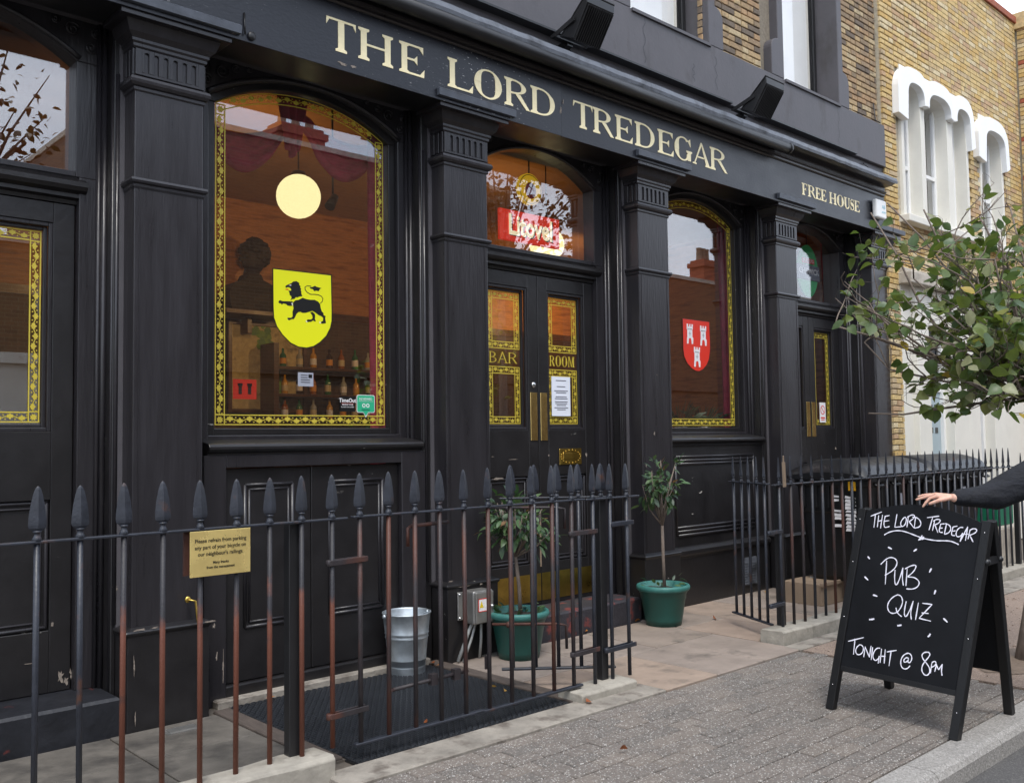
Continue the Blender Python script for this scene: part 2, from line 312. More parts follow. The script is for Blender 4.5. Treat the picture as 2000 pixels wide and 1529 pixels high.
M['silver'] = flat('chrome', (.7,.7,.7), .25, 1)
M['skin'] = mat('skin', (.62,.36,.265), .5, var=.10, scale=35, bump=.0004, bscale=300); M['skin'].node_tree.nodes['Principled BSDF'].inputs['Subsurface Weight'].default_value = .12
M['cloth'] = mat('black_wool', (.0075,.0085,.0125), .9, var=.4, scale=14, bump=.030, bscale=9, stretch=(1,1,1.6))
M['denim'] = mat('dark_denim', (.02,.022,.03), .9, var=.2, scale=20)
M['hair'] = mat('dark_hair', (.02,.012,.008), .5, var=.3, scale=60)
M['rubber'] = mat('black_rubber', (.016,.018,.022), .46, var=.25, scale=6)
# ------------------------------------------------------------------ ground
g = MB(); g.add([(-60,-3.17,-.11),(80,-3.17,-.11),(80,-8.2,-.11),(-60,-8.2,-.11)], [(0,1,2,3)])
struct(g.obj('road', M['asphalt']))
g = MB(); g.box(-60, 80, -8.2, -13, -.3, 0); struct(g.obj('pavement_opposite', M['flagdk']))
g = MB(); g.add([(-300,-300,-.32),(300,-300,-.32),(300,300,-.32),(-300,300,-.32)], [(0,1,2,3)]); struct(g.obj('ground', M['asphalt']))
pave = MB(); pave.box(-6, 30, -3.0, .6, -.3, -.012); pave = struct(pave.obj('pavement', M['joint']))
# kerb stones
kerb = MB(); kerb.box(-6, 30, -3.12, -3.02, -.3, -.03); kerb = struct(kerb.obj('kerb', M['cement']))
x = 1.55
kj = [2.6, 3.42, 4.28, 5.00, 5.86, 6.7, 7.6, 8.5, 9.4, 10.3, 11.2, 12.1]
for a, b in zip(kj[:-1], kj[1:]):
    k = MB(); c = .018
    prof = [(-3.17,-.16),(-3.17,-.035),(-3.155,-.012),(-3.135,0),(-3.012,0),(-3.0,-.01),(-3.0,-.16)]
    vs_ = [(a+.003, y, z+rnd.uniform(-.002,.002)) for y, z in prof]+[(b-.003, y, z) for y, z in prof]; n = len(prof)
    k.add(vs_, [(i, (i+1) % n, n+(i+1) % n, n+i) for i in range(n)]+[tuple(range(n)), tuple(range(n, 2*n))[::-1]])
    k.obj('kerb_stone', M['granite'], kerb, .006, 2)
# block pavers in stretcher courses
pms = {}
def paver_mesh(L_, W_, mi):
    key = (round(L_,3), round(W_,3), mi)
    if key not in pms:
        b = MB(); b.cbox(-L_/2, L_/2, -W_/2, W_/2, -.03, 0, .005); pms[key] = b.mesh('paver', M['paver%d' % mi])
    return pms[key]
cells = []
yy = -1.465; row = 0
while yy > -2.995:
    W_ = min(.1, yy+2.998)
    if W_ < .03: break
    x = .2 + (.1 if row % 2 else 0)
    while x < 6.05:
        L_ = min(.2, 6.05-x)
        if L_ > .05: cells.append((x+L_/2, yy-W_/2, L_-.007, W_-.007))
        x += .2
    yy -= .1; row += 1
def camdist(c): return (Vector((c[0], c[1], 0))-CAM).length
def inview(p):
    d = Vector(p)-CAM; zf = d.dot(_f)
    if zf < .1: return False
    u = 1000+FPX*d.dot(_r)/zf; v = 764.5-FPX*d.dot(_u)/zf
    return -60 < u < 2060 and -60 < v < 1590
vis = sorted([c for c in cells if inview((c[0], c[1], 0))], key=camdist)
far = set(map(tuple, vis[300:])) | set(map(tuple, [c for c in cells if not inview((c[0], c[1], 0))]))
for c in vis[:300]:
    o = link('paver', paver_mesh(c[2], c[3], rnd.choice((0,0,1,2))), pave)
    o.location = (c[0], c[1], rnd.uniform(-.0025,.0015)); o.rotation_euler = (rnd.uniform(-.006,.006), rnd.uniform(-.006,.006), rnd.uniform(-.008,.008))
mb = MB()
for c in far:
    z = rnd.uniform(-.0025,.0015); mb.cbox(c[0]-c[2]/2, c[0]+c[2]/2, c[1]-c[3]/2, c[1]+c[3]/2, -.03, z, .005, rnd.choice((0,0,1,2)))
stuff(mb.obj('distant_pavers', [M['paver0'], M['paver1'], M['paver2']], pave))
mb = MB(); mb.box(6.05, 30, -2.998, -1.47, -.05, .0)
struct(mb.obj('gravel_pavement', M['gravel']))
mb = MB()
for i in range(700):
    px_, py_ = rnd.uniform(6.1, 11), rnd.uniform(-2.95,-1.5); s = rnd.uniform(.004,.011)
    mb.ball((px_, py_, s*.2), s, 6, 0, 1, rnd.uniform(.7,1.2), .6)
stuff(mb.obj('loose_gravel', M['gravel']))
mb = MB(); mb.cbox(8.2, 12.5, -1.62, -1.335, -.02, .014, .004); struct(mb.obj('pale_path', M['cement']))
# soil pit round the street tree
mb = MB(); n = 26
ring = [(6.72+.42*math.cos(t)*rnd.uniform(.85,1.1), -2.62+.33*math.sin(t)*rnd.uniform(.85,1.1), .004) for t in [2*math.pi*i/n for i in range(n)]]
mb.add([(6.72,-2.62,.03)]+ring, [(0, 1+i, 1+(i+1) % n) for i in range(n)]); struct(mb.obj('tree_pit_soil', mat('pale_soil', (.16,.12,.09), .95, var=.3, scale=30, bump=.008, bscale=50)))
# cement threshold and plinth curbs under the railings
mb = MB(); mb.cbox(2.30, 4.52, -1.46, -1.245, -.02, .012, .006); struct(mb.obj('cement_threshold', M['cement']))
mb = MB(); mb.cbox(6.02, 11.6, -1.465, -1.33, -.02, .010, .006); struct(mb.obj('cement_edging', M['cement']))
def plinth(x0, x1, h, label):
    mb = MB(); c = .012; n = max(2, int((x1-x0)/.18)); prof = [(-1.31,-.03),(-1.31,h-c),(-1.31+c,h),(-1.115-c,h),(-1.115,h-c),(-1.115,-.03)]; m_ = len(prof); vs_ = []
    for i in range(n+1):
        X = x0+(x1-x0)*i/n
        for y, z in prof: vs_.append((X, y+rnd.uniform(-.004,.004), z+(rnd.uniform(-.004,.004) if z > 0 else 0)))
    fs = [(i*m_+j, i*m_+(j+1) % m_, (i+1)*m_+(j+1) % m_, (i+1)*m_+j) for i in range(n) for j in range(m_)]+[tuple(range(m_)), tuple(n*m_+j for j in range(m_))[::-1]]
    mb.add(vs_, fs); return tag(mb.obj('railing_plinth', M['concrete'], None, .006, 2), label, 'plinth')
plinth(-1.0, 2.33, .10, 'long pale concrete plinth under the left railing, beside the rubber mat')
plinth(3.95, 4.43, .062, 'short low concrete plinth block under the post between gate and path')
plinth(6.07, 11.3, .10, 'long concrete plinth under the right railing, behind the chalkboard')
# forecourt flags
fore = MB(); fore.box(-1.2, 11.2, -1.12, .36, -.06, -.001); fore = struct(fore.obj('forecourt', M['joint']))
def flags(x0, x1, y0, y1, nx, ny, mats_):
    xs = [x0+(x1-x0)*(i+(rnd.uniform(-.12,.12) if 0 < i < nx else 0))/nx for i in range(nx+1)]
    for i in range(nx):
        off = rnd.uniform(-.25,.25)/ny
        ys = [y0+(y1-y0)*min(1, max(0, (j+(off*ny if 0 < j < ny else 0))/ny)) for j in range(ny+1)]
        for j in range(ny):
            a, b, c, d = xs[i]+.005, xs[i+1]-.005, ys[j]+.005, ys[j+1]-.005
            if d-c < .05: continue
            m = MB(); m.cbox(a, b, c, d, -.03, .010+rnd.uniform(-.002,.002), .005); m.obj('flagstone', rnd.choice(mats_), fore)
FL = [M['flag%d' % i] for i in range(4)]
flags(4.06, 6.06, -1.46, -.70, 4, 1, FL); flags(4.06, 6.06, -.70, .0, 3, 1, FL); flags(6.07, 8.3, -1.11, .16, 4, 2, FL); flags(8.3, 11.2, -1.11, .16, 5, 2, FL)
flags(-.4, 2.385, -1.11, .0, 5, 2, [M['flagdk']])
mb = MB(); mb.box(2.50, 3.935, -1.235, .12, -.02, -.002); struct(mb.obj('hatch_base', M['black']))
for (a, b, c, d, l) in [(2.392, 2.492, -1.115, .06, 'weathered timber strip along the left edge of the rubber mat'), (3.945, 4.045, -1.24, .14, 'weathered timber strip along the right edge of the rubber mat')]:
    m = MB(); m.cbox(a, b, c, d, -.02, .016, .006); tag(m.obj('timber_strip', M['strip'], None, .003), l, 'timber')
mb = MB(); mb.cbox(2.44, 3.96, .10, .17, -.02, .045, .008); tag(mb.obj('stone_threshold', M['cement']), 'pale stone threshold strip below the cellar doors', 'threshold')
# ribbed rubber mat
mt = thing('rubber_mat', (3.2,-.55,0), 'black rubber ring mat lying in front of the cellar doors', 'mat')
mb = MB(); mb.box(2.505, 3.93, -1.225, .09, -.001, .006); mb.obj('backing', M['rubber'], mt)
mb = MB(); r_ = 0; y = -1.21
while y < .075:
    x = 2.52 + (.020 if r_ % 2 else 0)
    while x < 3.92:
        o = []; n = 6
        for (rr, zz) in ((.0165,.006),(.0150,.0145),(.0100,.0145),(.0088,.006)):
            o += [(x+rr*math.cos(2*math.pi*k/n), y+rr*math.sin(2*math.pi*k/n)*.8, zz) for k in range(n)]
        mb.add(o, [(i*n+k, i*n+(k+1) % n, (i+1)*n+(k+1) % n, (i+1)*n+k) for i in range(3) for k in range(n)])
        x += .040
    y += .0265; r_ += 1
stuff(mb.obj('rings', M['rubber'], mt))
# small drain covers
for (x, y, l) in [(2.12,-.14,'small square drain cover set in the grey flags left of the mat'), (4.42,-.02,'small metal drain cover in the flags beside the meter box')]:
    m = MB(); m.box(x-.09, x+.09, y-.05, y+.05, .0, .016); m.box(x-.07, x+.07, y-.035, y+.035, .016, .019); tag(m.obj('drain_cover', M['steel']), l, 'drain cover')

# ------------------------------------------------------------------ pub: frame of the building
pub = thing('pub_building', (5.3, .3, 0), 'black painted corner-style pub front with pilasters, gilt windows and sign fascia', 'pub')
GY = .40
# back-up wall behind the joinery so no light leaks round it
mb = MB()
PX = [(-.175,.395), (1.922,.39), (4.065,.397), (6.162,.41), (8.315,.39), (10.335,.405)]
for X, W_ in PX: mb.box(X-.03, X+W_+.03, .17, .62, 0, 3.9)
mb.box(-.2, 10.74, .05, .62, 3.86, 5.12)
mb.box(10.70, 10.735, .62, 7, 0, 9); mb.box(-.3,-.2, .1, 7, 0, 9); mb.box(-.3, 10.74, 6.9, 7, 0, 9)
mb.obj('core_wall', M['render'], pub)
def pilaster(X, W_):
    sh = MB(); sh.box(X, X+W_, .03, .19, .50, 3.66); sh = sh.obj('pilaster', M['paint'], pub, .006, 2)
    e = MB(); e.box(X+.028, X+.033, .027, .031, .56, 2.92); e.box(X+W_-.033, X+W_-.028, .027, .031, .56, 2.92); e.obj('edge_bead', M['paint'], sh)
    b = MB()
    prof = [(.0, 0), (.0, .503), (-.010, .510), (-.012, .522), (-.008, .530), (.03, .545)]
    vs_ = []
    for d, z in prof: vs_ += [(X-.03+d, 0+d, z), (X+W_+.03-d, 0+d, z), (X+W_+.03-d, .2, z), (X-.03+d, .2, z)]
    fs = [(i*4+k, i*4+(k+1) % 4, (i+1)*4+(k+1) % 4, (i+1)*4+k) for i in range(5) for k in range(4)]+[(20,21,22,23)]
    b.add(vs_, fs); b.obj('base', M['paint2'], sh, .005, 2)
    def ringm(prof, name, m='paint'):
        q = MB(); vs_ = []
        for d, z in prof: vs_ += [(X-d, .03-d, z), (X+W_+d, .03-d, z), (X+W_+d, .19, z), (X-d, .19, z)]
        n = len(prof); q.add(vs_, [(i*4+k, i*4+(k+1) % 4, (i+1)*4+(k+1) % 4, (i+1)*4+k) for i in range(n-1) for k in range(4)]+[(3,2,1,0), tuple(4*(n-1)+k for k in range(4))])
        return q.obj(name, M[m], sh)
    ringm([(.002,2.895),(.006,2.905),(.006,2.918),(.018,2.925),(.022,2.937),(.018,2.95),(.002,2.955)], 'collar')
    ringm([(.002,3.43),(.008,3.437),(.008,3.452),(.020,3.458),(.030,3.472),(.032,3.488),(.026,3.503),(.012,3.512),(.004,3.515)], 'astragal')
    ringm([(.004,3.665),(.014,3.675),(.014,3.69),(.024,3.70),(.024,3.715),(.05,3.74),(.062,3.77),(.070,3.795)], 'moulding')
    ringm([(.108,3.795),(.116,3.797),(.116,3.840),(.108,3.842)], 'abacus')
    ringm([(.145,3.846),(.156,3.850),(.158,3.896),(.148,3.904)], 'cap_slab', 'slab')
    # fluted necking: six sunk flutes with round heads on the front, two on the side
    f = MB(); n = 6; y0, y1 = .018, .031; z0, z1 = 3.518, 3.664; m_ = .035; pw = (W_-2*m_)/n; fw = pw*.5
    f.box(X, X+m_, y0, y1, z0, z1); f.box(X+W_-m_, X+W_, y0, y1, z0, z1); f.box(X+m_, X+W_-m_, y0, y1, z0, z0+.016)
    for i in range(n+1):
        a = X+m_+i*pw-(pw-fw)/2; b_ = a+(pw-fw); a = max(a, X+m_); b_ = min(b_, X+W_-m_); f.box(a, b_, y0, y1, z0+.016, z1)
    for i in range(n):
        a = X+m_+i*pw+(pw-fw)/2; c = a+fw/2
        pts = [(a, z1), (a, z1-.03)]+[(c-fw/2*math.cos(t), z1-.03+fw/2*math.sin(t)) for t in [math.pi*k/6 for k in range(1, 6)]]+[(a+fw, z1-.03), (a+fw, z1)]
        f.polyx(pts, lambda u, v, d: (u, d, v), y0, y1)
    for s, xx in ((-1, X), (1, X+W_)):
        xa, xb = (xx-.012, xx) if s < 0 else (xx, xx+.012)
        for (ya, yb) in ((.0315,.055),(.075,.105),(.125,.19)): f.box(xa, xb, ya, yb, z0, z1)
    f.obj('fluted_necking', M['paint'], sh, .002)
    return sh
for X, W_ in PX: pilaster(X, W_)

def arc_pts(cx, hw, zs, za, n=24):
    h = za-zs; r_ = (hw*hw+h*h)/(2*h); cz = za-r_; t0 = math.asin(hw/r_)
    return [(cx+r_*math.sin(t), cz+r_*math.cos(t)) for t in [-t0+2*t0*i/n for i in range(n+1)]]
def arch_plate(mb, cx, ow, z0, z1, iw, iz0, zs, za, y0, y1, mi=0):
    """board with an arched opening: outer rect +-ow, z0..z1; opening +-iw from iz0 to the arch"""
    A = arc_pts(cx, iw, zs, za)
    mb.box(cx-ow, cx-iw, y0, y1, z0, zs, mi); mb.box(cx+iw, cx+ow, y0, y1, z0, zs, mi)
    if iz0 > z0: mb.box(cx-iw, cx+iw, y0, y1, z0, iz0, mi)
    top = [(cx-ow, zs)]+A+[(cx+ow, zs), (cx+ow, z1), (cx-ow, z1)]
    mb.polyx(top, lambda u, v, d: (u, d, v), y0, y1, mi)
def pane_mesh(cx, hw, z0, zs, za, y, th=.005):
    mb = MB(); pts = [(cx-hw, z0), (cx+hw, z0)]+arc_pts(cx, hw, zs, za)[::-1]
    mb.polyx(pts, lambda u, v, d: (u, d, v), y, y+th); return mb
def spiral(mb, c, r0, turns, y, flip=1, rad=.006, rot=0):
    p = []
    for i in range(22):
        t = i/21; a = rot+flip*turns*2*math.pi*t; q = r0*(1-.82*t); p.append((c[0]+q*math.cos(a), y, c[1]+q*math.sin(a)))
    mb.tube(p, rad, 5)
# gilt vine border ------------------------------------------------------------
IVY = [(0,-.5),(.18,-.32),(.48,-.30),(.34,-.02),(.50,.22),(.20,.22),(0,.55),(-.20,.22),(-.50,.22),(-.34,-.02),(-.48,-.30),(-.18,-.32)]
def vine(mb, pts, wd, y, fl=1):
    """ivy vine along a polyline of (x, z) points, band width wd"""
    L = [0]
    for a, b in zip(pts[:-1], pts[1:]): L.append(L[-1]+math.hypot(b[0]-a[0], b[1]-a[1]))
    tot = L[-1]
    def ev(s):
        s = max(0, min(tot, s))
        for i in range(len(pts)-1):
            if s <= L[i+1] or i == len(pts)-2:
                t = (s-L[i])/max(1e-9, L[i+1]-L[i]); a, b = pts[i], pts[i+1]; dx, dz = b[0]-a[0], b[1]-a[1]; q = math.hypot(dx, dz)
                return a[0]+dx*t, a[1]+dz*t, dx/q, dz/q
    per = wd*1.25; n = max(1, round(tot/per)); per = tot/n; am = wd*.17
    def P(s, o):
        x, z, dx, dz = ev(s); return x-dz*o, z+dx*o
    m = n*8; st = []
    for i in range(m+1):
        s = tot*i/m; st.append(P(s, am*math.sin(2*math.pi*s/(2*per))))
    ribbon(mb, st, wd*.11, y)
    for k in range(n):
        s = (k+.5)*per; sg = 1 if k % 2 else -1; x, z, dx, dz = ev(s); o = -sg*am*.55
        q = []
        for (u, v) in IVY:
            a, b = u*wd*.80, v*wd*.74*sg
            q.append((x+dx*a-dz*(b+o), y-.0004*(1+k % 2), z+dz*a+dx*(b+o)))
        mb.poly(q)
        for e in (-.42, .42):
            x2, z2 = P(s+e*per, sg*am*1.5); q = [(x2+wd*.10*math.cos(t), y-.0012, z2+wd*.10*math.sin(t)) for t in [2*math.pi*i/5 for i in range(5)]]; mb.poly(q)
def ribbon(mb, pts, wd, y, mi=0, fn=None):
    n = len(pts); vs_ = []
    for i in range(n):
        a = pts[max(0, i-1)]; b = pts[min(n-1, i+1)]; dx, dz = b[0]-a[0], b[1]-a[1]; q = math.hypot(dx, dz) or 1
        nx, nz_ = -dz/q*wd/2, dx/q*wd/2
        for s in (-1, 1):
            u, v = pts[i][0]+s*nx, pts[i][1]+s*nz_; vs_.append(fn(u, v) if fn else (u, y, v))
    mb.add(vs_, [(2*i, 2*i+1, 2*i+3, 2*i+2) for i in range(n-1)], mi)
def gilt_rect(mb, x0, x1, z0, z1, wd, y, lw=.007):
    """straight border: two rules, vine between, rosette squares in the corners"""
    for (a, b, c, d) in ((x0, x1, z0, z0+lw), (x0, x1, z1-lw, z1), (x0+wd-lw, x1-wd+lw, z0+wd-lw, z0+wd), (x0+wd-lw, x1-wd+lw, z1-wd, z1-wd+lw)):
        mb.add([(a,y,c),(b,y,c),(b,y,d),(a,y,d)], [(0,1,2,3)])
    for (a, b) in ((x0, x0+lw), (x1-lw, x1), (x0+wd-lw, x0+wd), (x1-wd, x1-wd+lw)):
        mb.add([(a,y-.0002,z0),(b,y-.0002,z0),(b,y-.0002,z1),(a,y-.0002,z1)], [(0,1,2,3)])
    for cx_ in (x0+wd/2, x1-wd/2):
        for cz_ in (z0+wd/2, z1-wd/2): rosette(mb, cx_, cz_, wd*.36, y-.0006)
        for cz_ in (z0+wd, z1-wd): mb.add([(cx_-wd/2,y-.0003,cz_-lw/2),(cx_+wd/2,y-.0003,cz_-lw/2),(cx_+wd/2,y-.0003,cz_+lw/2),(cx_-wd/2,y-.0003,cz_+lw/2)], [(0,1,2,3)])
    for cz_ in (z0+wd/2, z1-wd/2): vine(mb, [(x0+wd, cz_), (x1-wd, cz_)], wd-2*lw, y)
    for cx_ in (x0+wd/2, x1-wd/2): vine(mb, [(cx_, z0+wd), (cx_, z1-wd)], wd-2*lw, y)
def rosette(mb, cx, cz, r_, y):
    mb.poly([(cx+r_*(1 if i % 2 else .62)*math.cos(2*math.pi*i/16), y, cz+r_*(1 if i % 2 else .62)*math.sin(2*math.pi*i/16)) for i in range(16)])
def gilt_arch(mb, cx, hw, z0, zs, za, wd, y, lw=.007):
    for sgn in (-1, 1):
        xo = cx+sgn*hw; xi = cx+sgn*(hw-wd); a, b = sorted((xo, xo-sgn*lw)); c, d = sorted((xi, xi+sgn*lw))
        for (p, q) in ((a, b), (c, d)): mb.add([(p,y-.0002,z0),(q,y-.0002,z0),(q,y-.0002,zs),(p,y-.0002,zs)], [(0,1,2,3)])
        rosette(mb, cx+sgn*(hw-wd/2), z0+wd/2, wd*.36, y-.0006); rosette(mb, cx+sgn*(hw-wd/2), zs-wd/2, wd*.36, y-.0006)
        for zz in (z0+wd, zs-wd, zs-lw/2): 
            p, q = sorted((xo, xi)); mb.add([(p,y-.0003,zz-lw/2),(q,y-.0003,zz-lw/2),(q,y-.0003,zz+lw/2),(p,y-.0003,zz+lw/2)], [(0,1,2,3)])
        vine(mb, [(cx+sgn*(hw-wd/2), z0+wd), (cx+sgn*(hw-wd/2), zs-wd)], wd-2*lw, y)
    for zz in (z0+lw/2, z0+wd-lw/2): mb.add([(cx-hw,y,zz-lw/2),(cx+hw,y,zz-lw/2),(cx+hw,y,zz+lw/2),(cx-hw,y,zz+lw/2)], [(0,1,2,3)])
    vine(mb, [(cx-hw+wd, z0+wd/2), (cx+hw-wd, z0+wd/2)], wd-2*lw, y)
    A = arc_pts(cx, hw, zs, za, 40); ribbon(mb, A, lw, y)
    Bz = arc_pts(cx, hw-wd*.55, zs-wd*.62, za-wd, 40); ribbon(mb, Bz, lw, y)
    Cz = arc_pts(cx, hw-wd*.55, zs-wd*.02, za-wd*.5, 40)[2:-2]; vine(mb, Cz, wd-2*lw, y)
def jambs(cx, X0, X1):
    """stepped timber reveal on both sides of a bay and the soffit above it"""
    mb = MB()
    for s, e in ((-1, X0), (1, X1)):
        a, b = sorted((cx+s*.80, e)); mb.box(a, b, .18, .36, 0, 3.87)
    mb = mb.obj('reveal', M['paint2'], pub, .004)
    m2 = MB()
    for s in (-1, 1):
        for (o, y0, w_) in ((.803,.205,.012), (.790,.30,.018), (.765,.315,.014)):
            m2.tube([(cx+s*o, y0, 0), (cx+s*o, y0, 3.86)], w_, 8)
        c = cx+s*.815; m2.tube([(c, .176, 0.55), (c, .176, 3.55)], .012, 8)
    m2.obj('bead_moulding', M['paint'], mb)
    return mb
# ------------------------------------------------------------------ windows
BAY = {'D0': (1.07,.22,1.922), 'W1': (3.182,2.312,4.065), 'D2': (5.29,4.462,6.162), 'W3': (7.44,6.572,8.315), 'D4': (9.50,8.705,10.335)}
def window(key, label):
    cx, X0, X1 = BAY[key]; jambs(cx, X0, X1)
    mb = MB(); arch_plate(mb, cx, .80, 1.505, 3.865, .70, 1.56, 3.63, 3.835, .325, .41)
    win = mb.obj('window', M['paint'], pub, .006, 2); win['label'] = label
    mb = MB(); arch_plate(mb, cx, .70, 1.56, 3.84, .645, 1.602, 3.605, 3.80, .36, .42); mb.obj('sash_frame', M['paint2'], win, .006, 2)
    mb = MB(); A = arc_pts(cx, .715, 3.645, 3.85, 30); mb.tube([(x, .318, z) for x, z in A], .016, 8)
    for s in (-1, 1):
        for (dx, dz, r_, fl) in ((.62,3.79,.045,1), (.72,3.72,.036,-1), (.53,3.825,.028,-1), (.745,3.80,.030,1), (.44,3.845,.018,1)):
            spiral(mb, (cx+s*dx, dz), r_, 1.6, .318, fl*s, .006, .5)
    mb.obj('carved_spandrel', M['paint'], win)
    pane_mesh(cx, .65, 1.595, 3.61, 3.805, GY).obj('pane', M['glass'], win)
    mb = MB(); gilt_arch(mb, cx, .625, 1.622, 3.615, 3.785, .066, GY-.002); mb.obj('gilt_border', M['gilt'], win)
    mb = MB()   # sill with rounded nose
    prof = [(.36,1.44),(.175,1.435),(.172,1.452),(.155,1.46),(.143,1.475),(.143,1.49),(.152,1.503),(.17,1.51),(.33,1.535),(.36,1.535)]; n = len(prof)
    mb.add([(cx-.775, y, z) for y, z in prof]+[(cx+.775, y, z) for y, z in prof], [(i, (i+1) % n, n+(i+1) % n, n+i) for i in range(n)]+[tuple(range(n)), tuple(range(n, 2*n))[::-1]])
    mb.obj('sill', M['paint2'], win, .003, 2)
    return win
W1 = window('W1', 'large arched window with gilt ivy border and yellow lion shield')
W3 = window('W3', 'arched window with gilt border and red three-tower shield')
# panelled cellar doors under window 1
def moulded_panel(mb, x0, x1, z0, z1, y, mi=0):
    """sunk panel mouldings drawn as two raised bead frames"""
    for (o, r_) in ((0, .012), (.028, .008)):
        for a, b in (((x0+o, y, z0+o), (x1-o, y, z0+o)), ((x1-o, y, z0+o), (x1-o, y, z1-o)), ((x1-o, y, z1-o), (x0+o, y, z1-o)), ((x0+o, y, z1-o), (x0+o, y, z0+o))):
            mb.tube([a, b], r_, 6, mi)
cx = BAY['W1'][0]
mb = MB(); mb.box(cx-.80, cx-.66, .165, .36, 0, 1.44); mb.box(cx+.60, cx+.80, .165, .36, 0, 1.44); mb.box(cx-.66, cx+.60, .165, .36, 1.365, 1.44)
mb.obj('stallriser_frame', M['paint'], pub, .004)
for (a, b) in ((cx-.655, 3.104), (3.110, cx+.595)):
    mb = MB(); mb.box(a, b, .205, .25, .11, 1.36); d = mb.obj('cellar_door', M['paint2'], pub, .003)
    m2 = MB(); moulded_panel(m2, a+.13, b-.13, .42, 1.26, .205); m2.obj('panel_moulding', M['paint'], d)
mb = MB(); mb.box(cx-.66, cx+.60, .17, .36, .0, .105); mb.obj('cellar_cill', M['paint2'], pub, .01, 2)
# panelled stallriser under window 3
cx = BAY['W3'][0]
mb = MB(); mb.box(cx-.80, cx+.80, .20, .36, 0, 1.44); st = mb.obj('stallriser', M['paint2'], pub)
mb = MB()
for z, o in ((1.335,.0), (1.30,.012), (1.27,.02)): mb.tube([(cx-.62+o, .198, z), (cx+.62-o, .198, z)], .014, 6)
for z, o in ((.70,.0), (.665,.012), (.63,.02)): mb.tube([(cx-.62+o, .198, z), (cx+.62-o, .198, z)], .014, 6)
for s in (-1, 1): mb.tube([(cx+s*.62, .198, .63), (cx+s*.62, .198, 1.335)], .012, 6)
mb.obj('panel_moulding', M['paint'], st)
mb = MB(); prof = [(.2,0),(.155,0),(.155,.43),(.15,.45),(.13,.47),(.13,.50),(.165,.525),(.2,.53)]; n = len(prof)
mb.add([(cx-.80, y, z) for y, z in prof]+[(cx+.80, y, z) for y, z in prof], [(i, (i+1) % n, n+(i+1) % n, n+i) for i in range(n)]+[tuple(range(n)), tuple(range(n, 2*n))[::-1]]); mb.obj('skirting', M['paint2'], st)
mb = MB(); mb.box(cx+.32, cx+.55, .140, .156, .09, .35, 0)
for i in range(9): mb.bar((cx+.335, .136, .11+.024*i), (cx+.535, .136, .11+.024*i), .008, .016, 0)
mb.obj('air_vent', M['lead'], st)

